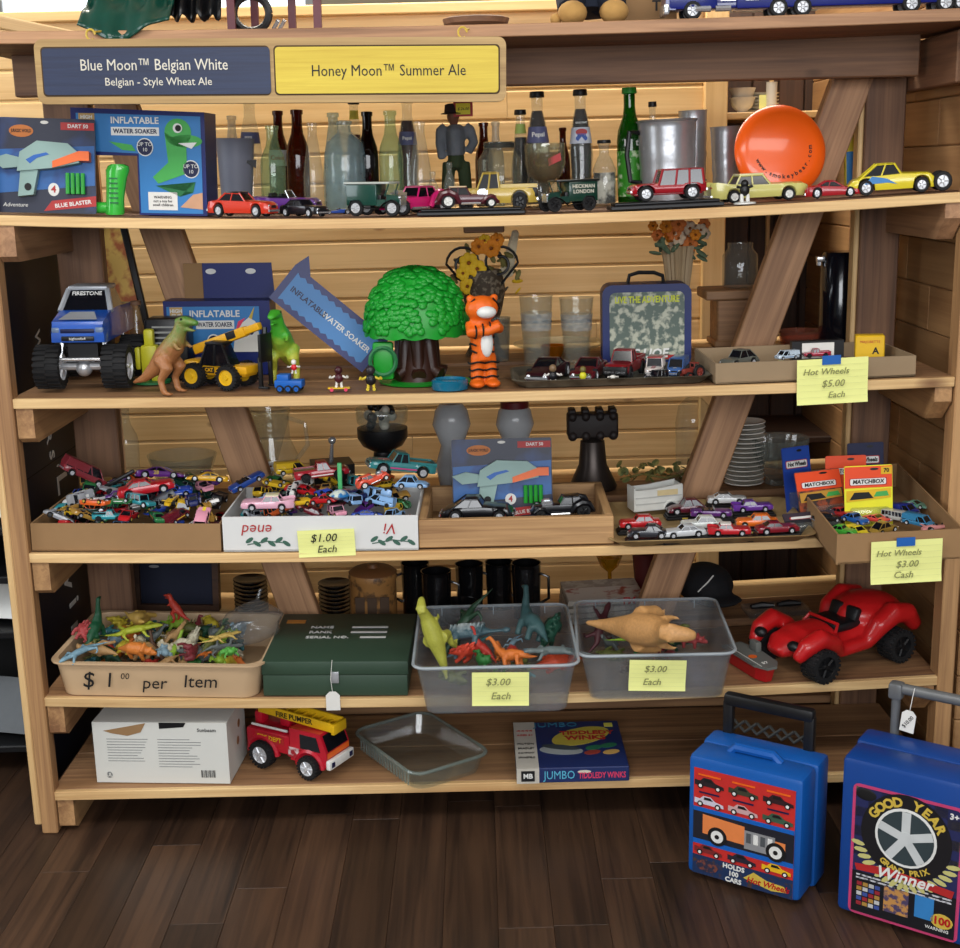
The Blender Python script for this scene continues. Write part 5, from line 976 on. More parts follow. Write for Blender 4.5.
FO = mat('orange_petal', (232, 140, 30), .7); FY = mat('yellow_petal', (238, 192, 36), .7); FD = mat('dried_leaf', (120, 112, 60), .8); FW = mat('cream_feather', (222, 208, 176), .9)
def flower(parent, c, r_, m, n=7):
    b = MB()
    for i in range(n): a = 2 * math.pi * i / n; b.ell((c[0] + r_ * .6 * math.cos(a), c[1], c[2] + r_ * .6 * math.sin(a)), (r_ * .45, r_ * .15, r_ * .45), n=7, m=5)
    b.ell((c[0], c[1] - r_ * .1, c[2]), r_ * .2, 1, n=7, m=5); b.build('flower', [m, mat('flower_heart', (150, 84, 24), .8)], parent, smooth=80)
for x, y, m, r_ in ((-4, 246, FO, 8), (8, 248, FO, 9), (14, 240, FO, 7), (-14, 262, FY, 10), (-6, 268, FY, 9), (-20, 272, FY, 7), (-16, 285, FY, 8), (-8, 292, FY, 7), (2, 240, FY, 6)): flower(t, (x * s, -.04, zt(y)), r_ * s, m)
r5 = random.Random(11)
for i in range(34):
    a = r5.uniform(0, 6.28); q = Vector((r5.uniform(-30, 34) * s, r5.uniform(-.03, .04), zt(r5.uniform(248, 298)))); b = MB(); b.ell((0, 0, 0), (6 * s, 1.2 * s, 2.6 * s), n=7, m=5); b.build('leaf', r5.choice((FD, FD, FY, mat('grey_leaf', (96, 92, 84), .8))), t, smooth=80, loc=q, rot=(r5.uniform(-1, 1), a, r5.uniform(-1, 1)))
b = MB(); b.tube([(20 * s, 0, zt(285)), (30 * s, 0, zt(255)), (32 * s, 0, zt(232))], [.002, .002, .001], 5)
for i in range(16): f_ = i / 15; b.ell(((22 + 10 * f_) * s, 0, zt(275 - 40 * f_)), ((8 - 4 * f_) * s, .003, 4 * s), n=7, m=4)
b.build('feather_plume', FW, t, smooth=80)
# pint glasses
def pint(px, Y, Z, ytop, rt, rb, label):
    t = cup(px, Y, Z, ytop, rt, rb, label, glass('pint', (224, 230, 224), .22, bump=.2), 'pint_glass', 'glass'); s = mpp(t.location); h = hz(px, ytop, Y, Z); r_ = (rb + (rt - rb) * .62) * s
    b = MB(); b.lathe([(r_ * .99, h * .52), (r_ * 1.05, h * .76)], 24, caps=False); b.build('etched_print', mat('etched_blue_print', (140, 168, 190), .5, alpha=.3, scale=90, c2=(220, 228, 228), cover=.5), t, smooth=60)
pint(537, .34, Z3, 296, 16.5, 12.5, 'clear pint glass with blue print next to the tiger figurine')
pint(577, .36, Z3, 298, 17, 12.5, 'clear pint glass with frosted lettering beside the lunch box')
t = thing('glass_plate', 'flat clear glass plate propped behind the pint glasses', 'plate', col(560, .60, Z3)); b = MB(); b.lathe([(.0, 0), (.07, 0), (.12, .018), (.118, .021), (.07, .004), (.0, .004)], 26, caps=False); b.build('plate', glass('plate', (226, 228, 216), .6), t, smooth=60)
cup(500, .42 + .03, Z3, 318, 11, 9, 'clear glass mug with etched side behind the tiger figurine', glass('mug', (200, 206, 204), .45), 'glass_mug', 'mug')
b_ = B(497, .46, Z3, 308, 4, 'slim black bottle behind the tiger figurine', DBR, shape='small', cap=BLACK); b_.location.x -= .03
t = thing('amber_dish', 'small amber glass dish behind the pint glasses', 'dish', col(553, .48, Z3)); b = MB(); b.lathe([(.0, 0), (.02, 0), (.032, .03), (.030, .03), (.018, .006), (.0, .005)], 18, caps=False); b.build('dish', glass('amber_dish', (206, 140, 20), .8), t, smooth=60)
# lunch box
p = col(647, .27, Z3); s = mpp(p); w, h = 88 * s, hz(647, 285, .27, Z3)
t = thing('lunch_box', 'blue metal lunch box with comic print and black top handle', 'lunch box', p, -2)
LB = mat('lunch_box_blue', (18, 36, 98), .4); b = MB(); b.prism(rrect(-w / 2, w / 2, 0, h, .022), 0, .085); b.build('case', LB, t)
ARTG = mat('comic_art', (86, 100, 92), .5, c2=(176, 178, 160), scale=55, cover=.54)
b = MB(); b.prism(rrect(-w * .42, w * .42, h * .09, h * .91, .014), -.002, .0); b.build('picture_panel', ARTG, t, smooth=0)
text('LIVE THE ADVENTURE', h * .11, (0, -.003, h * .82), mat('lime_lettering', (206, 214, 50), .5), t, width=w * .72, bold=.03); text('G.I.JOE', h * .15, (w * .02, -.003, h * .17), WHITE, t, bold=.03, shear=.2); poly([(w * .16, h * .1), (w * .4, h * .1), (w * .4, h * .15), (w * .18, h * .15)], REDL, t, -.0022, 'red_stripe'); poly([(-w * .4, h * .1), (-w * .2, h * .1), (-w * .2, h * .15), (-w * .4, h * .15)], REDL, t, -.0022, 'red_stripe')
b = MB(); b.tube([(-.04, .042, h), (-.036, .042, h + .018), (-.015, .042, h + .024), (.02, .042, h + .023), (.04, .042, h + .015), (.042, .042, h)], .0045, 8); b.build('handle', BLACK, t)
# metal tray with toys
def tray(px0, px1, Y0, Y1, Z, label, mtl, rz=0, lip=.014, slope=.012, name='metal_tray', cat='tray'):
    a, b_ = col(px0, Y0, Z), col(px1, Y0, Z); w = b_.x - a.x; d = Y1 - Y0; t = thing(name, label, cat, ((a.x + b_.x) / 2, (Y0 + Y1) / 2, Z), rz); b = MB(); rings = []
    for q, z in ((-.012, 0), (slope - .012, lip), (slope - .008, lip + .002), (slope - .012, lip + .003), (-.016, .003), (-.05, .003)): rings.append([(x, y, z) for x, y in rrect(-w / 2 - q + .0, w / 2 + q, -d / 2 - q, d / 2 + q, .03, 5)])
    rings = [[(x, y, z) for x, y in rrect(-w / 2 - q, w / 2 + q, -d / 2 - q, d / 2 + q, .03, 5)] for q, z in ((-.012, 0), (slope - .012, lip), (slope - .008, lip + .002), (slope - .013, lip + .003), (-.016, .0025), (-.05, .0025))]
    b.loft(rings); b.build('tray', mtl, t, smooth=40); return t
tray(514, 712, .025, .235, Z3, 'worn grey metal tray holding cars before the lunch box', mat('worn_metal', (112, 106, 92), .5, .4, c2=(86, 80, 68), scale=16, cover=.5))
T3 = Z3 + .0032
fcar('sports car', (44, 16, 22), 522, 574, .125, T3, 'very dark maroon sports car at the end of the grey tray', 247, zs=1.35)
fcar('sports car', (84, 20, 28), 566, 612, .13, T3, 'dark red sports car parked beside a darker maroon one', 250, zs=1.35)
rp = fcar('pickup', (120, 24, 30), 600, 650, .135, T3, 'red and black toy pickup with wide tyres on the grey tray', 246, zs=1.25, rim=BLACK); b = MB(); b.rbox((.46, 0, .12), (.1, .36, .10), .01); b.build('front_guard', BLACK, rp)
fcar('jeep', (206, 196, 190), 642, 668, .12, T3, 'white and red toy four wheel drive on the grey tray', 255, zs=1.25, roof=(150, 30, 36), stripe=(160, 30, 36))
fcar('van', (64, 96, 150), 664, 692, .13, T3, 'small blue toy van with white front on the grey tray', 250, zs=1.25, stripe=(214, 214, 210))
fcar('jeep', (26, 24, 28), 643, 670, .065, T3, 'black toy jeep in front of the white one on the grey tray', 215, rim=BLACK)
tt = thing('toy_tractor', 'small brown red toy tractor at the corner of the grey tray', 'toy tractor', col(690, .075, T3), 215, scale=.05); TR = mat('tractor_red', (130, 50, 40), .5)
b = MB(); b.rbox((.12, 0, .34), (.6, .2, .22), .04); b.rbox((-.25, 0, .38), (.25, .3, .2), .04); b.rbox((-.25, 0, .66), (.3, .34, .05), .02); [b.tube([(x, y, .4), (x, y, .66)], .02, 5) for x in (-.36, -.14) for y in (-.13, .13)]; b.build('body', TR, tt)
for x, r_ in ((-.28, .3), (.3, .17)):
    for y in (-.26, .26): put_wheel(tt, wheel(r_, .14, TR, 5), (x, y, r_))
fig(553, .055, T3, 20, 'small black figure with white gloves and shoes on the grey tray', (24, 24, 28), (120, 96, 70), (220, 216, 208)); fig(583, .06, T3, 17, 'small yellow and green figure on the grey tray', (206, 200, 40), (110, 100, 50), (60, 70, 40)); fig(613, .055, T3, 12, 'tiny white and black figure lying low on the grey tray', (216, 212, 204), (40, 38, 40), (216, 212, 204))
# cardboard tray with the five dollar note
def carton_tray(loc, w, d, h, label, mtl, rz=0, th=.004, hole=False, name='cardboard_tray', flare=0.):
    t = thing(name, label, 'box', loc, rz); b = MB(); b.box((0, 0, th / 2), (w, d, th)); b.build('bottom', mtl, t, smooth=0)
    for nm, c, dd in (('front_side', (0, -d / 2 + th / 2, h / 2), (w, th, h)), ('back_side', (0, d / 2 - th / 2, h / 2), (w, th, h)), ('end_side', (-w / 2 + th / 2, 0, h / 2), (th, d - 2 * th, h)), ('end_side', (w / 2 - th / 2, 0, h / 2), (th, d - 2 * th, h))): b = MB(); b.box(c, dd); b.build(nm, mtl, t, smooth=0)
    return t
def note(px0, px1, py0, py1, Y, label, lines, tape=True, rot=0, pen=PENCIL):
    c = at((px0 + px1) / 2, (py0 + py1) / 2, Y); s = mpp(c); w, h = (px1 - px0) * s, (py1 - py0) * s; t = thing('price_note', label, 'note', c, rot=(R(2), R(rot), 0), free=True)
    b = MB(); n = 10; b.loft([[(-w / 2 + w * i / n, .004 * math.sin(j * .5) * (j / 5) * .6 - (.003 if j == 5 else 0), h / 2 - h * j / 5) for i in range(n + 1)] for j in range(6)], caps=False, closed=False); b.build('paper', NOTE, t, smooth=60)
    for i in range(6): poly(rect(-w * .48, w * .48, h * (.36 - .14 * i), h * (.363 - .14 * i)), mat('ruled_line', (206, 212, 140), .8), t, -.0022, 'ruled_line', th=.0003)
    for tx, x, z, sz in lines: text(tx, sz * h, (x * w, -.0035, z * h), pen, t, shear=.25)
    if tape: b = MB(); b.box((-.02 * w, -.002, h * .47), (w * .26, .001, h * .2)); b.build('tape', TAPE, t, smooth=0)
    return t
p = on(816, 383, Z3); w = 205 * mpp(p); pc = Vector((col(814, .02, Z3).x, .135, Z3))
carton_tray(pc, w, .24, .044, 'shallow grey brown cardboard tray with a five dollar note', CARDD, 1)
T = Z3 + .018
fcar('beetle', (96, 98, 90), 716, 762, .14, T, 'grey toy car at the end of the five dollar tray', 215); fcar('sports car', (214, 96, 34), 748, 772, .10, T, 'small orange toy car in the five dollar tray', 12)
fcar('van', (190, 206, 220), 774, 800, .13, T + .012, 'white and pale blue toy van in the five dollar tray', 200, stripe=(60, 110, 170)); fcar('coupe', (188, 180, 60), 766, 792, .08, T, 'small yellow green toy car in the five dollar tray', 170)
bx = thing('boxed_car', 'black and white window box with a red pickup inside', 'toy box', col(818, .165, T)); s = mpp(bx.location); b = MB(); b.box((0, .012, .022), (52 * s, .02, .044)); b.build('box_back', BLACK, bx, smooth=0); poly(rect(-16 * s, 16 * s, .006, .04), PAPER, bx, .0015, 'window_card')
fcar('pickup', (160, 30, 56), 803, 830, .152, T + .010, 'dark pink red toy pickup in front of the window box card', 180, rim=BLACK); fcar('beetle', (90, 24, 44), 838, 856, .12, T, 'tiny maroon toy car beside the yellow box', 30)
yb = thing('yellow_toy_box', 'yellow printed toy box standing in the five dollar tray', 'toy box', col(869, .15, T), -12); s = mpp(yb.location); b = MB(); b.rbox((0, 0, .031), (28 * s, .035, .05), .002, seg=1); b.build('carton', YEL, yb, smooth=0); b = MB(); b.rbox((0, 0, .003), (28.4 * s, .0355, .006), .001, seg=1); b.build('green_base', GD2, yb, smooth=0); text('MAJORETTE', .008, (0, -.0178, .042), RED, yb); text('A', .02, (.012, -.0178, .022), INK, yb, bold=.03)
fcar('coupe', (60, 120, 150), 800, 820, .08, T, 'small teal toy car near the front of the five dollar tray', 10)
note(797, 868, 358, 404, -.008, 'yellow note reading five dollars each taped to the cardboard tray', (('Hot Wheels', -.1, .22, .2), ('$5.00', .0, -.05, .22), ('Each', .05, -.3, .2)), rot=-2)
# dried flower vase, pedestal with jar, canister, pink dish
p = col(678, .60, Z3); s = mpp(p); t = thing('fluted_vase', 'tan fluted vase of orange silk flowers behind the lunch box', 'flowers', p); hv = hz(678, 246, .6, Z3)
b = MB(); nf = 40; b.loft([[(r_ * s * (1 + .06 * math.cos(j * math.pi)) * math.cos(2 * math.pi * j / nf), r_ * s * (1 + .06 * math.cos(j * math.pi)) * math.sin(2 * math.pi * j / nf), z * hv) for j in range(nf)] for r_, z in ((10, 0), (9.5, .03), (9, .3), (11, .6), (14, .85), (16.5, 1), (14, .98))]); b.build('vase', mat('tan_ceramic', (176, 152, 118), .5), t, smooth=20)
FP = mat('peach_petal', (226, 128, 60), .7)
for i in range(22): x, y = r5.uniform(-27, 27), r5.uniform(222, 246); flower(t, (x * s, r5.uniform(-.05, .01), hz(678, y, .6, Z3)), r5.uniform(5, 8) * s, r5.choice((FP, FO, mat('pale_petal', (226, 200, 170), .7))), 6)
for i in range(16): b = MB(); b.ell((0, 0, 0), (7 * s, 1.5 * s, 2.6 * s), n=7, m=5); b.build('leaf', mat('grey_green_leaf', (92, 110, 84), .8), t, smooth=80, loc=(r5.uniform(-26, 26) * s, r5.uniform(-.05, 0), at(678, r5.uniform(232, 256), .6).z - Z3), rot=(r5.uniform(-1, 1), r5.uniform(0, 6), 0))
p = col(732, .62, Z3); s = mpp(p); zp = at(732, 287, .62).z + .003; t = thing('wooden_pedestal', 'square wooden pedestal with overhanging top behind the slanted brace', 'pedestal', p); b = MB(); b.rbox((0, 0, (zp - Z3 - .024) / 2), (.095, .11, zp - Z3 - .026), .003, seg=1); b.build('column', CEDAR, t, smooth=0); b = MB(); b.rbox((-.004, 0, zp - Z3 - .012), (.15, .14, .024), .003, seg=1); b.build('top', CEDAR, t, smooth=0); b = MB(); b.rbox((0, 0, .008), (.11, .12, .016), .003, seg=1); b.build('foot', CEDAR, t, smooth=0)
B(740, .60, zp + .0025, 243, 17.5, 'square embossed glass jar upside down on the wooden pedestal', glass('mason', (220, 226, 220), .3, bump=.9), shape='jar', name='glass_jar', cat='jar')
t = thing('black_canister', 'tall glossy black air pot canister with a spout', 'canister', col(840, .58, Z3)); s = mpp(t.location); h = hz(838, 252, .58, Z3)
b = MB(); b.lathe([(.0, 0), (21 * s, 0), (21.5 * s, .01), (20.5 * s, h * .95), (18 * s, h), (.0, h * 1.01)], 28, caps=False); b.build('canister_body', mat('gloss_black', (14, 18, 28), .15, coat=.6), t); b = MB(); b.rbox((-.052, -.01, h * .93), (.03, .02, .014), .003); b.cyl((-.06, -.01, h * .86), (-.06, -.01, h * .93), .006, 8); b.build('spout', CHROME, t)
t = thing('pink_glass_dish', 'pink glass dish lying behind the cardboard tray', 'dish', col(800, .60, Z3)); s = mpp(t.location); b = MB(); b.lathe([(.0, 0), (19 * s, 0), (22 * s, .03), (21 * s, .031), (17 * s, .006), (.0, .006)], 26, caps=False); b.build('dish', glass('pink', (200, 140, 120), .6), t, smooth=60)
t = thing('wire_hook', 'bent black wire hook fixed to the pine wall', 'hook', at(712, 260, 1.09), free=True); b = MB(); b.tube([(.02, -.005, -.012), (-.02, -.012, .004), (-.024, -.012, .012), (-.014, -.012, .016), (.022, -.005, .0)], .0035, 6); b.build('wire', BLACK, t)
# ------------------------------------------------------------------ fourth board: trays of die-cast cars
PALETTE = {'red': (178, 24, 32), 'blue': (34, 70, 170), 'yellow': (226, 184, 40), 'white': (216, 216, 214), 'black': (24, 24, 28), 'purple': (92, 44, 130), 'orange': (222, 96, 36), 'green': (36, 110, 60), 'silver': (150, 154, 160), 'teal': (46, 140, 150), 'pink': (220, 150, 170), 'maroon': (100, 22, 36), 'light blue': (130, 170, 214), 'gold': (170, 130, 60), 'dark green': (22, 60, 48), 'navy': (24, 34, 84)}
def pile(box, x0, x1, y0, y1, z, n_layers, L, rg, where, special=(), dx=.056, dy=.043, dzl=.021, group=None, n_special=0):
    combos = [(c, k) for c in PALETTE for k in KINDS if k not in ('bus',)]; rg.shuffle(combos); used = set()
    nx, ny = round((x1 - x0) / dx), round((y1 - y0) / dy); dx, dy = (x1 - x0) / nx, (y1 - y0) / ny; made = []
    for l in range(n_layers):
        for j in range(ny):
            for i in range(nx - (l % 2)):
                if l > 0 and l == n_layers - 1 and rg.random() < .08: continue
                x = x0 + dx * (i + .5 + .5 * (l % 2)) + rg.uniform(-.006, .006); y = y0 + dy * (j + .5 + .2 * (l % 2)) + rg.uniform(-.004, .004)
                if l < n_layers - 2 and j > 0 and 0 < i < nx - 1: continue          # nothing of it can be seen
                c, k = combos.pop(); pose = rg.random(); rx, ry = rg.uniform(-14, 14), rg.uniform(-12, 12); how = 'lying'; zz = z + l * dzl + (l / max(1, n_layers - 1)) * (.016 * (1 - ((x - (x0 + x1) / 2) / ((x1 - x0) / 2)) ** 2) + .012 * (y - y0) / (y1 - y0))
                if l == n_layers - 1 and pose < .12: rx = 180 + rg.uniform(-10, 10); how = 'upside down'; zz += .021
                elif l == n_layers - 1 and pose < .26: rx = 80 * rg.choice((-1, 1)); how = 'on its side'; zz += .014
                elif l and pose < .40: ry = rg.choice((-28, 28)); how = 'tilted'; zz += .006
                else: how = 'upright'
                s_ = L * rg.uniform(.9, 1.08); st = (rg.choice(((230, 200, 60), (230, 230, 230), (200, 40, 40), (30, 40, 120))) if rg.random() < .3 else None)
                made.append(car(k, PALETTE[c], s_, (x, y, zz), '%s toy %s %s %s' % (c, k, how, where), (rx, ry, rg.uniform(0, 360)), small=True, group=group, stripe=st, rim=rg.choice((RIM, RIM, BLACK, GOLD))))
    return made
# left kraft tray
xa, xb = col(33, .012, Z4).x, col(222, .012, Z4).x; cx = (xa + xb) / 2
carton_tray((cx, .145, Z4), xb - xa, .27, .063, 'kraft cardboard tray heaped with loose toy cars beside the left post', CARD, -.6)
pile(None, xa + .022, xb - .022, .033, .268, Z4 + .006, 4, .070, random.Random(21), 'in the kraft tray by the left post', group='loose cars in the kraft tray')
T = Z4 + .103
car('muscle car', (176, 24, 36), .125, (col(148, .13, T).x, .12, T), 'large red muscle car on top of the kraft tray heap', (0, -8, 14), number=None)
car('sports car', (92, 36, 120), .115, (col(162, .21, T).x, .215, T + .012), 'purple stock car numbered 28 on the kraft tray heap', (-12, 0, -4), number='28')
car('sports car', (226, 170, 30), .095, (col(208, .21, T).x, .20, T + .008), 'yellow stock car with red number on the kraft tray heap', (8, -6, 190), number='8')
t = car('van', (126, 40, 48), .11, (col(82, .20, T).x, .20, T + .012), 'dull red toy fire van with white sides resting on the tray corner', (0, 30, 30)); 
t = thing('toy_ladder', 'black toy ladder bar lying across the kraft tray heap', 'toy part', (col(118, .2, T).x, .2, T + .012), rot=(0, R(-28), R(10))); b = MB(); b.rbox((0, 0, 0), (.085, .012, .008), .002); b.build('bar', BLACK, t)
# white produce box
xa, xb = col(224, .006, Z4).x, col(419, .006, Z4).x; cx = (xa + xb) / 2; WB = mat('white_box_card', (214, 214, 212), .7, var=.05, scale=10)
wbx = carton_tray((cx, .142, Z4), xb - xa, .272, .078, 'white printed cardboard box of toy cars with a one dollar note', WB, -.6); wW = xb - xa
for tx, x, m in (('ened', -.32, REDL), ('Vi', .36, REDL)): o = text(tx, .034, (x * wW * (1 if x < 0 else 1), -.1372, .05), m, wbx, shear=.2); o.rotation_euler = (R(90), R(180), 0)
for x in (-.27, .37):
    for q in range(6): poly(elp(x * wW + (q - 2.5) * .016, .022 + .004 * (-1) ** q, .010, .0045, 10, .6 * (-1) ** q), mat('ink_green', (60, 100, 84), .6), wbx, -.1366, 'printed_leaf')
    b = MB(); b.tube([(x * wW - .045, -.1366, .016), (x * wW, -.1368, .024), (x * wW + .045, -.1366, .018)], .0012, 5); b.build('printed_vine', mat('ink_green', (60, 100, 84), .6), wbx)
note(298, 355, 529, 557, -.0012, 'yellow note reading one dollar each stuck on the white box', (('$1.00', -.05, .2, .42), ('Each', .0, -.22, .38)), tape=False, pen=INK, rot=-1.2)
pile(None, xa + .03, xb - .03, .04, .265, Z4 + .006, 4, .066, random.Random(33), 'in the white one dollar box', group='loose cars in the white box', dzl=.022)
T = Z4 + .108
car('pickup', (52, 132, 134), .155, (col(400, .20, T).x, .19, T + .018), 'large teal pickup with pink flash perched on the white box heap', (0, -10, 196), stripe=(200, 70, 130))
car('finned car', (218, 166, 184), .115, (col(268, .05, T).x, .045, T - .022), 'pale pink finned car with cream roof at the white box front', (0, 0, 182), roof=(222, 216, 180))
car('pickup', (160, 26, 40), .125, (col(322, .19, T).x, .185, T + .01), 'red and white toy tow truck on the white box heap', (0, -4, 14), rim=BLACK, stripe=(226, 220, 216))
car('hot rod', (222, 84, 60), .078, (col(374, .12, T).x, .11, T + .016), 'orange red dragster with big white wheels on the white box heap', (0, -18, 20), rim=WHITE)
car('beetle', (130, 170, 214), .075, (col(412, .12, T).x, .105, T + .006), 'light blue round toy car on the white box heap', (0, 0, -10))
car('van', (214, 176, 30), .08, (col(292, .23, T).x, .235, T + .012), 'yellow toy loader cab at the back of the white box heap', (0, 0, 20))
car('convertible', (28, 60, 130), .085, (col(248, .15, T).x, .15, T + .006), 'blue open toy car leaning on the white box end', (0, -22, 30))
t = thing('toy_saucer', 'small white blue and yellow toy saucer on the white box heap', 'toy', (col(340, .07, T).x, .065, T - .008)); b = MB(); b.lathe([(.0, 0), (.014, .002), (.024, .010), (.012, .02), (.0, .022)], 18, caps=False); b.build('saucer', mat('saucer_paint', (200, 210, 200), .4, c2=(40, 110, 170), scale=50), t)
t = thing('green_toy_bar', 'upright light green plastic bar standing in the white box', 'toy part', (col(340, .14, T).x, .14, T - .01)); b = MB(); b.rbox((0, 0, .03), (.010, .010, .075), .002); b.build('bar', mat('mint_plastic', (80, 180, 110), .4), t)
# wooden crate with black cars
xa, xb = col(420, .02, Z4).x, col(614, .02, Z4).x; w = xb - xa; cr_ = thing('wooden_crate_tray', 'low reddish wooden tray holding two black cars and a blaster card', 'tray', ((xa + xb) / 2, .165, Z4), -.6)
for nm, c, dd in (('front_slat', (0, -.15, .034), (w, .018, .062)), ('back_slat', (0, .15, .034), (w, .018, .062)), ('side_slat', (-w / 2 + .009, 0, .034), (.018, .281, .062)), ('side_slat', (w / 2 - .009, 0, .034), (.018, .281, .062))): b = MB(); b.rbox((0, 0, 0), dd if dd[0] > dd[1] else (dd[1], dd[0], dd[2]), .002, seg=1); o = b.build(nm, TRAYW, cr_, smooth=0, loc=c, rot=(0, 0, 0 if dd[0] > dd[1] else R(90)))
b = MB(); b.box((0, 0, .003), (w, .30, .005)); b.build('base_sheet', CARD, cr_, smooth=0)
T = Z4 + .0065
car('coupe', (16, 16, 20), .165, (col(478, .12, T).x, .10, T + .034), 'glossy black streamlined coupe in the wooden tray', (0, 0, -6)); car('hot rod', (14, 14, 18), .145, (col(562, .12, T).x, .11, T + .034), 'glossy black vintage sedan in the wooden tray', (0, 0, 186), rim=BLACK)
for px in (478, 562): q = thing('card_riser', ('black card riser under the streamlined coupe' if px == 478 else 'black card riser under the vintage sedan'), 'stand', (col(px, .12, T).x, .105, T)); b = MB(); b.box((0, 0, .0165), (.10, .045, .032)); b.build('riser', BLACK, q, smooth=0)
p = Vector((col(503, .22, T).x, .215, T)); s = mpp(p); blaster_card(p, 100 * s, at(503, 430, .26).z - T, 'carded pale teal toy blaster standing in the wooden tray', lean=-10)
# oblong tray with cars on stands
tray(617, 813, -.03, .285, Z4, 'large worn tan serving tray with model cars on black stands', mat('worn_tan_tray', (168, 142, 98), .5, .1, c2=(140, 116, 78), scale=14, cover=.5), rz=-1, lip=.016, slope=.02)
T = Z4 + .0035
LOTS = [('sedan', (186, 28, 36), 640, 527, 'red'), ('coupe', (44, 46, 54), 649, 540, 'dark grey'), ('muscle car', (190, 194, 198), 684, 549, 'silver white'), ('finned car', (178, 30, 40), 729, 546, 'red and white'), ('muscle car', (120, 20, 36), 777, 543, 'dark red'), ('sedan', (206, 210, 206), 702, 528, 'white long'), ('sedan', (224, 108, 30), 757, 526, 'orange'), ('beetle', (84, 20, 36), 687, 512, 'maroon rounded'), ('convertible', (88, 40, 110), 711, 516, 'purple open'), ('finned car', (96, 48, 140), 752, 510, 'bright purple'), ('muscle car', (196, 198, 198), 727, 500, 'silver and black')]
for q, (k, c, px, py, nm) in enumerate(LOTS):
    g_ = ons(px, py + 6, T); g_.y = max(.0, min(.262, g_.y)); L = .092; rz = rnd.uniform(-8, 14)
    g_ = col(px, g_.y, T); base_plate(g_, L * 1.12, .044, 'black name plate stand under the %s model car' % nm, rz, .011)
    car(k, c, L, (g_.x, g_.y, T + .0118), '%s model car on a black stand on the tan tray' % nm, (0, 0, rz + 180 * (q in (0, 1, 2, 5, 6, 7))), roof=(226, 222, 216) if nm == 'red and white' else (26, 26, 28) if nm == 'silver and black' else None)
p = ons(655, 513, T); t = thing('toy_horse_trailer', 'white toy horse trailer with open top on the tan tray', 'toy trailer', p, 12); s = mpp(p); L, hh, ww = .115, .062, .05; WT = mat('trailer_white', (208, 208, 202), .5)
for y in (-ww / 2, ww / 2): b = MB(); b.prism([(-L / 2, .014), (L / 2, .014), (L / 2, hh * 1.15), (-L * .1, hh * 1.02), (-L / 2, hh)], y - .002, y + .002); b.build('side_panel', WT, t, smooth=0)
for x in (-L / 2, L / 2): b = MB(); b.box((x, 0, hh * .58 + .004), (.004, ww, hh * .9)); b.build('end_panel', WT, t, smooth=0)
b = MB(); b.box((0, 0, .014), (L, ww, .004)); b.build('trailer_floor', WT, t, smooth=0)
for z in (.03, .045): b = MB(); b.box((0, -ww / 2 - .0025, z), (L * .98, .002, .002)); b.build('side_rib', mat('rib_grey', (176, 176, 172), .5), t, smooth=0)
poly(rect(-.004, .046, .047, .060), mat('decal_cream', (206, 186, 140), .6), t, -ww / 2 - .003, 'decal')
for y in (-.022, .022): put_wheel(t, wheel(.0145, .012, RIM, 5), (.03, y * 1.25, .0145)); b = MB(); b.tube([(.03 + .018 * math.cos(a), y * 1.28, .0145 + .018 * math.sin(a)) for a in [math.pi * i / 8 for i in range(9)]], .003, 6); b.build('mudguard', WT, t)
# right-hand carton with carded cars
CT = thing('cardboard_tray', 'angled brown cardboard tray with carded cars near the end wall', 'box', (0, 0, 0))
P1, P2, P3, P4 = [ons(836, 566, Z4), ons(962, 560, Z4), ons(897, 489, Z4), ons(785, 497, Z4)]
for q in (P1, P2, P3, P4): q.z -= sag(4, q.x) - .003
h = .062
def wallp(a, c, nm):
    b = MB(); d = (c - a).normalized(); n_ = Vector((-d.y, d.x, 0)) * .004; b.add([a, c, c + n_, a + n_, a + Vector((0, 0, h)), c + Vector((0, 0, h)), c + n_ + Vector((0, 0, h)), a + n_ + Vector((0, 0, h))], [(3, 2, 1, 0), (4, 5, 6, 7), (0, 1, 5, 4), (1, 2, 6, 5), (2, 3, 7, 6), (3, 0, 4, 7)]); b.build(nm, CARD, CT, smooth=0)
wallp(P1, P2, 'front_side'); wallp(P2, P3, 'end_side'); wallp(P3, P4, 'back_side'); wallp(P4, P1, 'end_side')
b = MB(); b.loft([[tuple(q + Vector((0, 0, z))) for q in (P1, P2, P3, P4)] for z in (0, .004)]); b.build('bottom', CARD, CT, smooth=0)
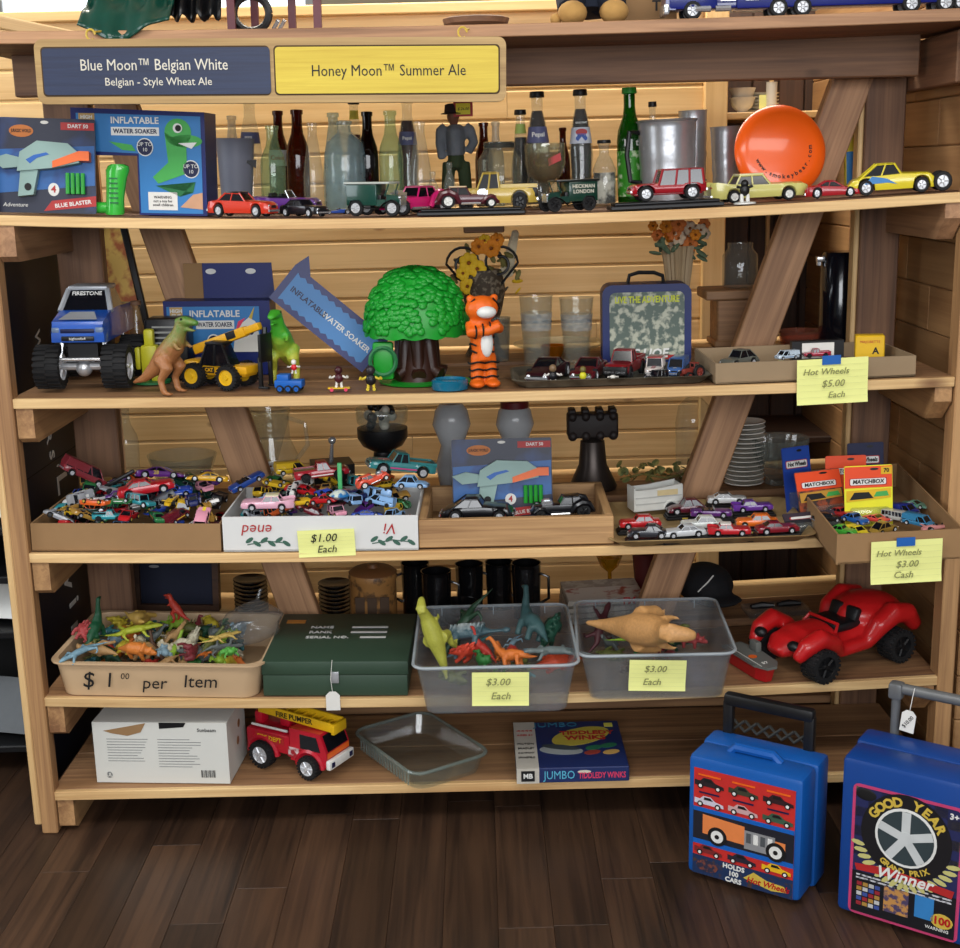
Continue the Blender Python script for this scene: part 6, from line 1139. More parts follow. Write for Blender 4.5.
def carded(px, Y, w, h_, label, top, body, rz=0, lean=-8, txt='MATCHBOX', num=None, artc=None):
    p = col(px, Y, Z4 + .0045); t = thing('carded_car', label, 'toy car pack', p, rot=(R(lean), 0, R(rz))); s = mpp(p); w *= s; h_ *= s
    b = MB(); b.prism(rrect(-w / 2, w / 2, 0, h_, .004), 0, .0015); b.build('backing_card', body, t, smooth=0); poly(rect(-w * .49, w * .49, h_ * .64, h_ * .985), top, t, -.0002, 'top_print')
    b = MB(); b.rbox((0, -.010, h_ * .2), (w * .8, .02, h_ * .26), .005); b.build('blister', GLASS, t); poly(rrect(-w * .4, w * .38, h_ * .68, h_ * .80, .003), REDL, t, -.0010, 'badge'); poly(rrect(-w * .38, w * .36, h_ * .69, h_ * .79, .003), WHITE, t, -.0016, 'badge'); text(txt, h_ * .09, (-w * .01, -.0026, h_ * .74), INK, t, width=w * .66, bold=.03, shear=.15)
    if num: poly(rect(w * .26, w * .48, h_ * .85, h_ * .97), YEL, t, -.001, 'badge'); text(num, h_ * .09, (w * .37, -.002, h_ * .91), INK, t, bold=.03)
    if artc: poly([(-w * .46, h_ * .42), (w * .46, h_ * .47), (w * .46, h_ * .62), (-w * .46, h_ * .60)], artc, t, -.001, 'printed_car'); poly([(-w * .4, h_ * .45), (w * .1, h_ * .47), (0, h_ * .57), (-w * .3, h_ * .57)], INK, t, -.0016, 'printed_car'); poly([(w * .1, h_ * .49), (w * .42, h_ * .5), (w * .38, h_ * .58), (w * .16, h_ * .57)], GD, t, -.0016, 'printed_car')
    poly(elp(w * .12, h_ * .94, w * .09, h_ * .02), BLACK, t, -.0008, 'hang_hole'); return t
OC = mat('card_orange', (226, 74, 30), .5, var=.05); YC = mat('card_yellow', (226, 222, 40), .5, var=.05)
carded(869, .045, 48, 62, 'yellow and orange carded car numbered seventy standing in the carton', OC, YC, 0, -6, num='70', artc=YEL)
carded(826, .09, 50, 54, 'orange carded car tilted beside the yellow one', OC, mat('card_rust', (150, 70, 40), .5, c2=(60, 44, 40), scale=40), 14, -22, artc=mat('printed_gold', (190, 140, 50), .5)); carded(846, .15, 40, 60, 'orange carded car standing behind the yellow one', OC, OC, -4, -5); carded(801, .19, 32, 66, 'deep blue carded car at the corner of the carton', mat('card_blue2', (30, 70, 160), .5), mat('card_blue3', (24, 60, 150), .5), 20, -10, txt='Hot Wheels')
carded(866, .20, 36, 66, 'navy carded car at the back of the carton', NAVY, NAVY, 0, -5, txt='Hot Wheels')
carded(818, .02, 60, 26, 'clear packed dark car lying low in the carton', mat('card_dark', (60, 50, 60), .4), mat('card_dark2', (40, 40, 46), .4), 10, -50, txt='')
T = Z4 + .0045
RL = [('sports car', 'coral red', (222, 72, 66), 877, 522, -58), ('bus', 'grey white', (170, 170, 166), 897, 521, -52), ('van', 'sky blue', (60, 140, 190), 876, 509, -48), ('van', 'navy and cream', (30, 44, 120), 904, 515, -50), ('sports car', 'pale green', (90, 140, 120), 915, 508, -45), ('coupe', 'blue', (34, 90, 160), 855, 523, -60), ('sports car', 'yellow', (220, 200, 40), 858, 534, -66), ('coupe', 'bright green', (70, 170, 60), 842, 535, -40), ('muscle car', 'dark green', (24, 50, 44), 828, 510, -55), ('sedan', 'black', (24, 24, 26), 826, 522, 20), ('sedan', 'red and white', (170, 40, 40), 842, 517, -60), ('van', 'teal', (50, 120, 160), 918, 526, -46), ('racer', 'pink and white', (220, 150, 150), 937, 532, 10), ('muscle car', 'dark grey', (50, 54, 56), 838, 498, -30), ('pickup', 'black', (20, 22, 24), 858, 503, 15), ('beetle', 'gold', (150, 120, 50), 884, 537, 30)]
RUSED = []
for k, nm, c, px, py, rz in RL:
    zz = T + .022; g_ = ons(px, py, zz); g_.y = max(-.075, min(.19, g_.y)); g_ = col(px, g_.y, zz); car(k, c, .066, g_, '%s toy %s in the angled three dollar carton' % (nm, k), (0, rnd.uniform(-6, 6), rz), group='cars in the angled carton')
    car(rnd.choice(('sedan', 'coupe')), (40 + rnd.randint(0, 60), 44, 60), .06, g_ - Vector((.0, -.004, .0215)), 'half buried dark toy car in the angled three dollar carton', (0, 0, rz + 40), group='buried cars in the angled carton', small=True) if len(RUSED) < 0 else None
note(871, 942, 539, 584, P1.y - .012, 'yellow note reading three dollars each taped to the angled carton', (('Hot Wheels', -.12, .22, .2), ('$3.00', .0, -.05, .22), ('Cash', -.05, -.3, .22)), rot=-2)
# glass and ceramics at the back of the fourth board
B(128, .56, Z4, 404, 13, 'clear embossed glass bottle behind the kraft tray', CLR, shape='beer')
t = thing('glass_bowl', 'wide clear glass bowl behind the kraft tray', 'bowl', col(184, .50, Z4)); s = mpp(t.location); b = MB(); hh = hz(184, 455, .5, Z4); b.lathe([(.0, 0), (18 * s, 0), (26 * s, hh * .4), (34 * s, hh), (32.5 * s, hh), (24 * s, hh * .4), (.0, .01)], 36, caps=False); b.build('bowl', glass('bowl', (214, 222, 216), .32), t, smooth=60)
t = thing('glass_pitcher', 'clear glass pitcher painted with flowers behind the left brace', 'pitcher', col(272, .60, Z4)); s = mpp(t.location); hh = hz(272, 408, .6, Z4)
b = MB(); b.lathe([(.0, 0), (24 * s, 0), (28 * s, hh * .2), (27 * s, hh * .4), (20 * s, hh * .6), (19 * s, hh * .8), (21 * s, hh), (20 * s, hh), (18 * s, hh * .8), (.0, .01)], 28, caps=False); b.build('pitcher_body', glass('pitcher', (220, 226, 220), .32), t, smooth=60); b = MB(); b.tube([(18 * s, -.01, hh * .88), (36 * s, -.02, hh * .82), (38 * s, -.02, hh * .55), (25 * s, -.01, hh * .33)], .006, 8); b.build('handle', GLASS, t)
for x, z in ((-8, .3), (4, .34), (12, .24), (-2, .2)): flower(t, (x * s, -28 * s, z * hh), 5 * s, WHITE, 6)
t = thing('black_goblet', 'black turned candle stand with a glass hurricane top', 'candle holder', col(384, .56, Z4)); s = mpp(t.location); hh = hz(384, 428, .56, Z4)
b = MB(); b.lathe([(.0, 0), (18 * s, 0), (17 * s, .01), (6 * s, .02), (8 * s, hh * .3), (6 * s, hh * .42), (10 * s, hh * .5), (9 * s, hh * .62), (20 * s, hh * .72), (25 * s, hh * .85), (25 * s, hh), (.0, hh)], 28, caps=False); b.build('stand', BLACK, t, smooth=50); b = MB(); b.lathe([(20 * s, hh), (25 * s, hh * 1.1), (26 * s, hh * 1.3), (25 * s, hh * 1.32), (24 * s, hh * 1.1)], 26, caps=False); b.build('glass_shade', GLASS, t, smooth=60); b = MB(); 
for i in range(26): a = r5.uniform(0, 6.28); q = r5.uniform(0, 20); b.ell((q * s * math.cos(a), q * s * math.sin(a), hh + .008 + r5.uniform(0, .05)), r5.uniform(3, 5.5) * s, r5.choice((0, 1)), n=7, m=5)
o = b.build('pebble_filling', [BLACK, IVORY], t, smooth=80); o['kind'] = 'stuff'
for px, lb in ((453, 'curved pale grey ceramic vase behind the blaster card'), (516, 'grey ceramic vase with dark red mouth behind the blaster card')):
    t = thing('ceramic_vase', lb, 'vase', col(px, .58, Z4)); s = mpp(t.location); hh = hz(px, 404, .58, Z4); b = MB(); b.lathe([(.0, 0), (13 * s, 0), (17 * s, hh * .25), (11 * s, hh * .5), (19 * s, hh * .75), (16 * s, hh * .92), (11 * s, hh), (9 * s, hh), (.0, hh * .9)], 26, caps=False); b.build('vase_body', mat('grey_ceramic', (176, 178, 180), .2), t, smooth=60)
    if px == 516: b = MB(); b.lathe([(14 * s, hh * .93), (14 * s, hh * 1.03), (11 * s, hh * 1.05), (.0, hh * 1.05)], 22, caps=False); b.build('red_mouth', mat('dark_red_glaze', (96, 24, 28), .4), t)
t = thing('metal_bell', 'dark bronze bell hung from a carved wooden yoke', 'bell', col(593, .52, Z4)); s = mpp(t.location); hh = hz(593, 409, .52, Z4); BRZ = mat('dark_bronze', (62, 54, 50), .35, .6)
b = MB(); b.lathe([(.0, .002), (23 * s, 0), (24 * s, .006), (20 * s, hh * .14), (14 * s, hh * .3), (12 * s, hh * .6), (.0, hh * .66)], 28, caps=False); b.build('bell_body', BRZ, t, smooth=50)
b = MB(); b.rbox((0, 0, hh * .80), (50 * s, .05, hh * .30), .006); [b.rbox((x * s, 0, hh * .97), (7 * s, .05, hh * .08), .003) for x in (-20, -7, 7, 20)]; [b.ell((x * s, -.02, hh * z), (5 * s, .014, 5 * s), n=8, m=6) for x in (-20, -7, 7, 20) for z in (.68, .92)]; b.build('yoke', mat('dark_carved', (36, 28, 26), .6, bump=.6), t, smooth=50)
t = thing('leaf_garland', 'dry green ivy garland lying along the back of the board', 'garland', col(655, .56, Z4)); s = mpp(t.location)
b = MB(); b.tube([(-35 * s, 0, .01), (-12 * s, .01, .02), (10 * s, -.01, .012), (34 * s, .0, .02)], .003, 6); b.build('stem', FD, t); lm = MB(); lm.ell((0, 0, 0), (.013, .009, .0015), n=8, m=4); LV_ = lm.mesh('leaf', mat('ivy_leaf', (92, 100, 56), .7, c2=(140, 130, 70), scale=30), 80)
for i in range(46): link('leaf', LV_, t, (r5.uniform(-38, 38) * s, r5.uniform(-.035, .035), r5.uniform(.006, .045)), (r5.uniform(-1, 1), r5.uniform(-1, 1), r5.uniform(0, 6)))
t = thing('glass_cloche', 'clear glass dome cloche behind the right brace', 'cloche', col(694, .58, Z4)); s = mpp(t.location); hh = hz(694, 398, .58, Z4); b = MB(); b.lathe([(18 * s, 0), (18 * s, hh * .7), (15 * s, hh * .9), (8 * s, hh * .99), (.0, hh)], 26, caps=False); b.build('dome', GLASS, t, smooth=60); b = MB(); b.lathe([(.0, 0), (26 * s, .0), (24 * s, .012), (.0, .012)], 26, caps=False); b.build('base', glass('base', (170, 170, 160), .5), t)
pm = MB(); pm.lathe([(.0, 0), (.03, 0), (.050, .007), (.049, .009), (.03, .003), (.0, .003)], 26, caps=False); PLM = pm.mesh('plate', CR, 60)
for i in range(14): t = thing('dinner_plate', 'cream side plate in the tall stack behind the right brace', 'plate', col(744, .50, Z4) + Vector((0, 0, .0118 * i)), group='cream plates stacked behind the brace'); link('plate', PLM, t)
t = thing('crystal_bowl', 'cut crystal bowl on a clear foot behind the angled carton', 'bowl', col(780, .50, Z4)); s = mpp(t.location); hh = hz(780, 438, .5, Z4); nf = 40
b = MB(); b.loft([[(r_ * s * (1 + .05 * (-1) ** j) * math.cos(2 * math.pi * j / nf), r_ * s * (1 + .05 * (-1) ** j) * math.sin(2 * math.pi * j / nf), z * hh) for j in range(nf)] for r_, z in ((15, 0), (13, .1), (20, .3), (26, .7), (27, 1), (24, .97), (18, .4), (2, .3))]); b.build('bowl', glass('crystal', (200, 206, 202), .5, .1, .8), t, smooth=0)
t = thing('open_black_box', 'open black box with a silver handled tool behind the white box', 'box', col(333, .46 + .02, Z4), 14); s = mpp(t.location); hh = hz(333, 462, .48, Z4)
b = MB(); b.box((0, 0, hh / 2), (40 * s, .09, hh)); b.build('box_body', BLACK, t, smooth=0); b = MB(); b.tube([(-.002, -.0, hh), (.002, -.005, hh + .05)], [.006, .004], 8); b.ell((.002, -.005, hh + .055), .01); b.build('tool_handle', CHROME, t)
# ------------------------------------------------------------------ fifth board
def tub(px0, px1, Y0, Y1, Z, h, label, mtl, name, rz=0, flare=.02, th=.004, rad=.035, zdrop=0., cat='tub', lip=.008):
    a, b_ = col(px0, Y0, Z), col(px1, Y0, Z); w, d = b_.x - a.x, Y1 - Y0; c = Vector(((a.x + b_.x) / 2, (Y0 + Y1) / 2, Z + zdrop)); t = thing(name, label, cat, c, rz)
    rings = [[(x, y, z) for x, y in rrect(-w / 2 - q, w / 2 + q, -d / 2 - q, d / 2 + q, rad, 5)] for q, z in ((-flare - lip, 0), (-flare * .6 - lip, h * .4), (-lip, h - .006), (-lip, h - .004), (0, h - .004), (0, h), (-lip - th, h), (-flare - lip - th, th), (-.06, th))]
    b = MB(); b.loft(rings); b.build('tub_wall', mtl, t, smooth=40); t['w'] = w; t['d'] = d; return t
TANP = mat('tan_plastic', (198, 168, 132), .5, var=.05, scale=6)
tb = tub(50, 266, -.008, .345, Z5, .083, 'tan plastic tub of toy animals with marker price writing', TANP, 'plastic_tub', -1.2, flare=.012)
w = tb['w']; d = tb['d']
for tx, sz_, x_, z_ in (('$', .052, -.150, .043), ('1', .048, -.104, .043), ('00', .020, -.068, .054), ('per', .040, -.004, .038), ('Item', .042, .098, .043)): text(tx, sz_, (x_, -d / 2 - .0015 + (.0005 if z_ > .05 else .002), z_), INK, tb, shear=.12)
rt = random.Random(17); DK_ = ('lizard', 'triceratops', 'stegosaur', 'sauropod', 'lizard', 'tyrannosaur', 'lizard', 'frog', 'ankylosaur')
DC = {'yellow': (206, 186, 60), 'lime': (150, 190, 60), 'green': (50, 120, 56), 'dark green': (30, 70, 50), 'orange': (220, 120, 50), 'red': (180, 52, 40), 'tan': (190, 150, 100), 'brown': (96, 66, 48), 'grey': (104, 112, 112), 'teal': (60, 120, 124), 'cream': (214, 206, 180), 'maroon': (120, 44, 50), 'olive': (104, 110, 56), 'pale blue': (140, 170, 186)}
def heap(cx, cy, z, w, d, nx, ny, nl, L, rg, where, cols=None, dz=.026, kinds=DK_, grp=None, cat='toy dinosaur'):
    combos = [(c, k) for c in (cols or DC) for k in sorted(set(kinds))]; rg.shuffle(combos); combos = combos * 4
    for l in range(nl):
        for j in range(ny):
            for i in range(nx - l % 2):
                if l < nl - 1 and rg.random() < .25: continue
                c, k = combos.pop(); s_ = L * rg.uniform(.85, 1.2) * {'frog': .55, 'tyrannosaur': .8, 'ankylosaur': .8}.get(k, 1)
                x = cx - w / 2 + w * (i + .5 + .5 * (l % 2)) / nx; y = cy - d / 2 + d * (j + .5) / ny; rot = (rg.uniform(-35, 35), rg.uniform(-18, 18), rg.uniform(0, 360)); how = 'flat'
                if k == 'tyrannosaur' or rg.random() < .2: rot = (rg.choice((85, -85)), rg.uniform(-10, 10), rg.uniform(0, 360)); how = 'on its side'
                dino(k, DC[c], s_, (x + rg.uniform(-.008, .008), y + rg.uniform(-.008, .008), z + l * dz + (.02 if how != 'flat' else 0)), '%s plastic %s lying %s %s' % (c, k, how, where), rot, group=grp, cat='toy frog' if k == 'frog' else cat)
ctr = tb.location
heap(ctr.x - .02, ctr.y + .012, Z5 + .014, w * .72, d * .52, 7, 5, 3, .098, rt, 'in the tan tub', grp='toy animals in the tan tub', dz=.022)
SK = lambda px, py, z: col(px, ons(px, py, z).y, z)
zt = Z5 + .095
dino('tyrannosaur', (190, 60, 44), .075, SK(176, 622, zt), 'red standing dinosaur rising from the tan tub', (0, 0, 160)); dino('lizard', (186, 196, 60), .15, SK(134, 634, zt), 'large lime yellow lizard across the tan tub heap', (10, -8, 10)); dino('sauropod', (206, 168, 84), .13, SK(150, 620, zt), 'yellow long necked dinosaur lying atop the tan tub heap', (70, 0, -30)); dino('sauropod', (26, 84, 54), .12, SK(97, 640, zt - .01), 'dark green dinosaur with neck raised at the tub end', (0, -20, 80)); dino('triceratops', (214, 126, 54), .11, SK(140, 655, zt - .012), 'orange clawed dinosaur at the front of the tan tub', (40, 0, -20)); dino('lizard', (130, 168, 186), .13, SK(82, 655, zt - .01), 'pale blue striped lizard over the tub corner', (0, 10, 230)); dino('frog', (90, 170, 70), .05, SK(229, 656, zt - .01), 'bright green plastic frog in the bag corner of the tub', (0, 0, -60), cat='toy frog'); dino('lizard', (206, 176, 96), .11, SK(222, 640, zt), 'spotted yellow lizard among the bagged toys', (0, 0, 40)); dino('stegosaur', (178, 70, 70), .10, SK(78, 640, zt - .006), 'dusty red plated dinosaur at the tub end', (30, 0, 120))
BAG = glass('bag_film', (224, 228, 230), .3, .08, 1.2, d=.10)
p = SK(247, 640, Z5 + .07); t = thing('plastic_bag', 'clear zip bag of small toys slumped in the tan tub', 'bag', p); b = MB(); rings = []
for i in range(15):
    a = i / 14; ring = []
    for j in range(28):
        th_ = 2 * math.pi * j / 28; r_ = (.062 * math.sin(math.pi * min(1, a * 1.15 + .12)) ** .6 + .004) * (1 + .10 * math.sin(3 * th_ + i) + .06 * math.sin(7 * th_ - i * 1.7)); ring.append((r_ * 1.05 * math.cos(th_) + a * .03, r_ * (.9 - .55 * a) * math.sin(th_) + a * .03, a * .115))
    rings.append(ring)
b.loft(rings); b.build('bag_film', BAG, t, smooth=80)
# green footlocker
xa, xb = col(264, .012, Z5).x, col(409, .012, Z5).x; w = xb - xa; y1 = .30; h = .083
GB = mat('olive_green_paint', (52, 74, 58), .5, scale=5, var=.15); gb_ = thing('green_footlocker', 'dark green toy footlocker with white stencilled lines on the lid', 'box', ((xa + xb) / 2, .17, Z5), -1)
b = MB(); b.rbox((0, 0, h * .3), (w, .315, h * .6), .003); b.build('box_body', GB, gb_); b = MB(); b.rbox((0, 0, h * .8), (w + .004, .319, h * .39), .003); b.build('lid', GB, gb_)
for i, (tx, bw) in enumerate((('NAME', .085), ('RANK', .085), ('SERIAL NO.', .06))):
    y = .06 - i * .034; text(tx, .020, (-.055 + (.02 if i == 2 else 0), y, h + .0006), WHITE, gb_, rot=(0, 0, 0), bold=.02, align='LEFT' if False else 'CENTER'); b = MB(); b.box((.055 + (.085 - bw) / 2 + .004, y, h + .0006), (bw, .010, .0008)); b.build('white_bar', WHITE, gb_, smooth=0)
b = MB(); b.box((-w * .38, .10, h + .0005), (.045, .022, .0008)); b.build('gold_label', mat('orange_label', (206, 132, 50), .5), gb_, smooth=0)
b = MB(); b.rbox((0, -.161, h * .55), (.018, .005, .026), .001); b.build('latch', STEEL, gb_)
pg = thing('price_tag', 'white strung price tag hanging from the green footlocker latch', 'price tag', at(333, 700, -.006), free=True); s = mpp(pg.location); b = MB(); b.prism([(-7 * s, -11 * s), (7 * s, -11 * s), (7 * s, 5 * s), (3 * s, 9 * s), (-3 * s, 9 * s), (-7 * s, 5 * s)], -.0004, .0004); b.build('tag_card', PAPER, pg, smooth=0); b = MB(); b.tube([(0, 0, 8 * s), (-.003, .0, 22 * s), (.002, .003, 42 * s)], .0007, 5); b.build('string', PAPER, pg)
# clear bins
BIN = glass('bin', (216, 224, 230), .22, .2, 0, d=.12); BINR = mat('clear_bin_rim', (200, 210, 216), .3, 0, .5)
def bin_(px0, px1, Y0, Y1, zd, h, label, rz):
    t = tub(px0, px1, Y0, Y1, Z5, h, label, BIN, 'clear_bin', rz, flare=.018, th=.002, rad=.03, cat='bin', zdrop=zd, lip=.006); w, d = t['w'], t['d']
    b = MB(); b.tube([(x, y, h - .002) for x, y in rrect(-w / 2, w / 2, -d / 2, d / 2, .03, 5) + [rrect(-w / 2, w / 2, -d / 2, d / 2, .03, 5)[0]]], .0035, 6); b.build('rim', BINR, t)
    for x in (-.35, 0, .35): b = MB(); b.box((x * w, d / 2 - .006, h - .012), (.002, .003, .02)); b.build('rim_rib', BINR, t, smooth=0)
    return t
n1 = bin_(414, 580, -.118, .28, 0.001, .115, 'clear plastic bin of dinosaurs beside the green footlocker', 0)
n2 = bin_(584, 741, -.072, .295, 0.001, .112, 'clear plastic bin with a tan dinosaur lying across the top', -3)
c1, c2 = n1.location, n2.location; zb_ = Z5 + .004
heap(c1.x, c1.y, zb_ + .022, n1['w'] * .62, n1['d'] * .55, 3, 3, 2, .095, random.Random(5), 'low in the bin beside the footlocker', ('orange', 'red', 'green', 'teal', 'pale blue', 'olive', 'grey'), grp='dinosaurs in the first clear bin', dz=.034)
zt = zb_ + .082
dino('ankylosaur', (64, 88, 96), .17, SK(470, 642, zt), 'blue grey armoured dinosaur with white spikes in the clear bin', (0, 8, 168), two_tone('spiky_blue', (206, 214, 214), (58, 84, 92), .20, .30)); dino('tyrannosaur', (176, 176, 70), .16, SK(447, 650, zt + .01), 'yellow green dinosaur propped against the bin end', (-25, -40, 95)); dino('lizard', (40, 70, 50), .2, SK(466, 628, zt + .02), 'dark green dinosaur with tail raised over the bin rim', (0, 52, 210)); dino('sauropod', (60, 92, 94), .16, SK(527, 640, zt), 'grey teal long necked dragon in the clear bin', (20, 0, 120)); dino('stegosaur', (30, 74, 58), .14, SK(548, 636, zt), 'dark green plated dinosaur at the bin corner', (30, -30, 60)); dino('lizard', (110, 122, 122), .17, SK(556, 656, zt), 'grey lizard with tail over the bin front corner', (0, -6, 195)); dino('triceratops', (222, 84, 50), .14, SK(552, 664, zt - .04), 'orange red dinosaur pressed against the bin front', (60, 0, 30)); dino('stegosaur', (220, 76, 52), .12, SK(456, 658, zt - .03), 'orange red plated dinosaur beside the yellow green one', (50, 20, 60))
heap(c2.x, c2.y, zb_ + .022, n2['w'] * .62, n2['d'] * .55, 3, 3, 2, .09, random.Random(9), 'low in the bin beside the red buggy', ('green', 'dark green', 'grey', 'maroon', 'brown', 'olive'), grp='dinosaurs in the second clear bin', dz=.032)
dino('tyrannosaur', (206, 154, 96), .275, SK(650, 630, zt + .03) , 'large tan dinosaur lying on its side across the clear bin', (70, 4, -14)); dino('lizard', (150, 190, 50), .16, SK(642, 640, zt - .01), 'lime and green lizard under the tan dinosaur', (0, 0, 12)); dino('lizard', (60, 150, 60), .15, SK(668, 638, zt - .012), 'bright green lizard under the tan dinosaur', (0, 0, 170)); dino('lizard', (84, 40, 46), .16, SK(600, 630, zt - .01), 'dark maroon lizard with curled tail at the bin end', (20, -40, 60)); dino('triceratops', (150, 60, 60), .09, SK(690, 646, zt - .012), 'dusty red horned dinosaur beside the lime lizard', (20, 0, -20))
note(472, 529, 671, 707, -.132, 'yellow note reading three dollars each on the bin beside the footlocker', (('$3.00', -.05, .22, .3), ('Each', .0, -.2, .3)), tape=False, rot=1); note(629, 686, 659, 692, -.092, 'yellow note reading three dollars each on the bin beside the buggy', (('$3.00', -.05, .22, .3), ('Each', -.1, -.2, .3)), tape=False, rot=2)
# aircraft carrier
p = SK(752, 672, Z5); t = thing('toy_aircraft_carrier', 'grey toy aircraft carrier with red hull pointing off the board', 'toy ship', p, rot=(0, 0, R(-70))); L = .17
b = MB(); out = [(-.5, -.16), (.30, -.16), (.5, -.07), (.5, .07), (.36, .17), (-.1, .20), (-.5, .14)]; b.loft([[(x * L, y * L, z) for x, y in out] for z in (.034, .040)]); b.build('flight_deck', mat('deck_grey', (104, 106, 102), .5), t, smooth=0)
b = MB(); b.loft([[(x * L * q, y * L * q * .8, z) for x, y in out] for q, z in ((.8, .0), (.95, .034))]); b.build('hull', RED, t, smooth=0); b = MB(); b.rbox((-.02, .022, .052), (.03, .014, .024), .002); b.build('island', mat('deck_grey', (104, 106, 102), .5), t)
b = MB(); b.lathe([(.0, .0405), (.010, .0405), (.010, .041), (.0, .041)], 16, c=(.01, -.004, 0), caps=False); b.build('deck_badge', ORANGE, t); text('57', .016, (.055, 0, .0406), PAPER, t, rot=(0, 0, 90)); b = MB(); b.box((.0, -.018, .0404), (.14, .0015, .0005)); b.build('deck_line', PAPER, t, smooth=0)
# red beach buggy
p = col(833, .14, Z5); t = thing('toy_buggy', 'large red plastic toy beach buggy with chunky black tyres', 'toy car', p, 206, scale=.34); BR = mat('buggy_red', (190, 26, 28), .35, coat=.3, scale=6, var=.08)
b = MB(); b.tube([(-.44, 0, .27), (-.3, 0, .25), (0, 0, .17), (.25, 0, .20), (.42, 0, .19), (.5, 0, .15)], [.13, .2, .17, .18, .15, .08], 14, flat=.52)
b.ell((-.30, 0, .29), (.24, .24, .13)); b.tube([(.10, 0, .23), (.30, 0, .235), (.46, 0, .18)], [.17, .16, .11], 12, flat=.4)
for sy in (-1, 1):
    b.tube([(-.5, sy * .25, .2), (-.42, sy * .25, .31), (-.30, sy * .25, .335), (-.18, sy * .25, .27), (-.10, sy * .22, .16), (.12, sy * .20, .14), (.20, sy * .24, .22), (.32, sy * .25, .285), (.43, sy * .24, .24), (.5, sy * .22, .16)], [.05, .075, .08, .07, .05, .05, .06, .072, .065, .04], 10)
link('body', organic(b, 'body', BR, .016, 6), t)
b = MB(); b.rbox((-.03, 0, .262), (.24, .28, .06), .02); b.build('cockpit', BLACK, t)
for sy in (-1, 1): b = MB(); b.rbox((-.10, sy * .075, .31), (.05, .12, .12), .02, M=Matrix.Translation((-.10, 0, .3)) @ Matrix.Rotation(R(-20), 4, 'Y') @ Matrix.Translation((.10, 0, -.3))); b.build('seat', BLACK, t)
b = MB(); b.tube([(.12, -.16, .25), (.08, -.14, .30), (.08, .14, .30), (.12, .16, .25)], .012, 6); b.build('windscreen_rail', BR, t)
for sy in (-1, 1): b = MB(); b.ell((.475, sy * .17, .24), (.04, .05, .035)); b.build('headlamp', BLACK, t)
for x in (-.31, .34):
    for y in (-.27, .27): put_wheel(t, wheel(.115, .13, BLACK, 5, True), (x, y, .115))
b = MB(); b.box((.02, 0, .12), (.7, .3, .05)); b.build('chassis', BLACK, t, smooth=0)
# at the back of the fifth board
p = col(374, .48, Z5); s = mpp(p); hh = hz(374, 572, .48, Z5); t = thing('beer_stein', 'tan ceramic stein with carved houses and a lid', 'stein', p); b = MB(); b.lathe([(.0, 0), (24 * s, 0), (25 * s, .008), (23.5 * s, .02), (23 * s, hh * .85), (24.5 * s, hh * .92), (23 * s, hh), (.0, hh)], 28, caps=False); b.build('stein_body', mat('stein_tan', (150, 106, 58), .5, c2=(90, 64, 40), scale=45, cover=.55), t, smooth=50)
b = MB(); b.lathe([(24 * s, hh), (20 * s, hh + .008), (6 * s, hh + .012), (5 * s, hh + .02), (.0, hh + .02)], 24, caps=False); b.build('lid', mat('stein_lid', (120, 78, 44), .5), t)
for i in range(3): poly(rect((-16 + 12 * i) * s, (-7 + 12 * i) * s, hh * .35, hh * .65), mat('stein_brown', (74, 54, 38), .5), t, -24.6 * s + abs(i - 1) * .006, 'house_relief', th=.002)
t.name = 'ceramic_stein'
def mug(px, Y, ytop, r_, label, hs=1):
    t = cup(px, Y, Z5, ytop, r_, r_ * .92, label, mat('gloss_black_china', (14, 14, 16), .2, coat=.4), 'black_mug', 'mug'); s = mpp(t.location); h = hz(px, ytop, Y, Z5); b = MB(); b.tube([(hs * r_ * s * .95, -.005, h * .8), (hs * r_ * s * 1.5, -.01, h * .75), (hs * r_ * s * 1.5, -.01, h * .35), (hs * r_ * s * .95, -.005, h * .25)], .004, 8); b.build('handle', mat('gloss_black_china', (14, 14, 16), .2), t)
mug(416, .56, 563, 14, 'black mug standing beside the ceramic stein', -1); mug(437, .49, 571, 15, 'black mug in front of others near the stein'); mug(470, .60, 564, 14, 'black mug between the bowl and the end mug'); mug(500, .60, 562, 14, 'black mug next to the mug with the side handle'); mug(527, .52, 563, 14.5, 'black mug with handle sideways near the magazines')
t = thing('black_bowl', 'wide black bowl in front of the black mugs', 'bowl', col(458, .47, Z5)); s = mpp(t.location); b = MB(); b.lathe([(.0, 0), (12 * s, 0), (20 * s, .02), (25 * s, .055), (24 * s, .055), (18 * s, .022), (.0, .012)], 28, caps=False); b.build('bowl', mat('gloss_black_china', (14, 14, 16), .2), t, smooth=60)
for px, n_ in ((252, 9), (336, 8)):
    for i in range(n_): q = thing('black_dish', 'black dish in the stack %s' % ('left of the slanted brace' if px < 300 else 'between the slanted brace and the stein').replace('left of', 'beside'), 'dish', col(px, .56, Z5) + Vector((0, 0, .011 * i)), group='black dishes stack %s' % ('by the framed box' if px < 300 else 'by the stein')); b = MB(); b.lathe([(.0, 0), (.03, 0), (.045, .010), (.044, .012), (.03, .004), (.0, .004)], 20, caps=False); b.build('dish', mat('gloss_black_china', (14, 14, 16), .2), q, smooth=60)
p = col(178, .60, Z5); s = mpp(p); hh = hz(178, 556, .6, Z5); t = thing('framed_case', 'dark wooden framed case with navy front behind the tan tub', 'picture', p)
for x, z, dx, dz_ in ((-39, hh / 2, 6, hh), (39, hh / 2, 6, hh)): b = MB(); b.box((x * s, 0, z), (dx * s, .03, dz_)); b.build('frame_bar', PANEL, t, smooth=0)
for z in (.008, hh - .008): b = MB(); b.box((0, 0, z), (84 * s, .031, .016)); b.build('frame_bar', PANEL, t, smooth=0)
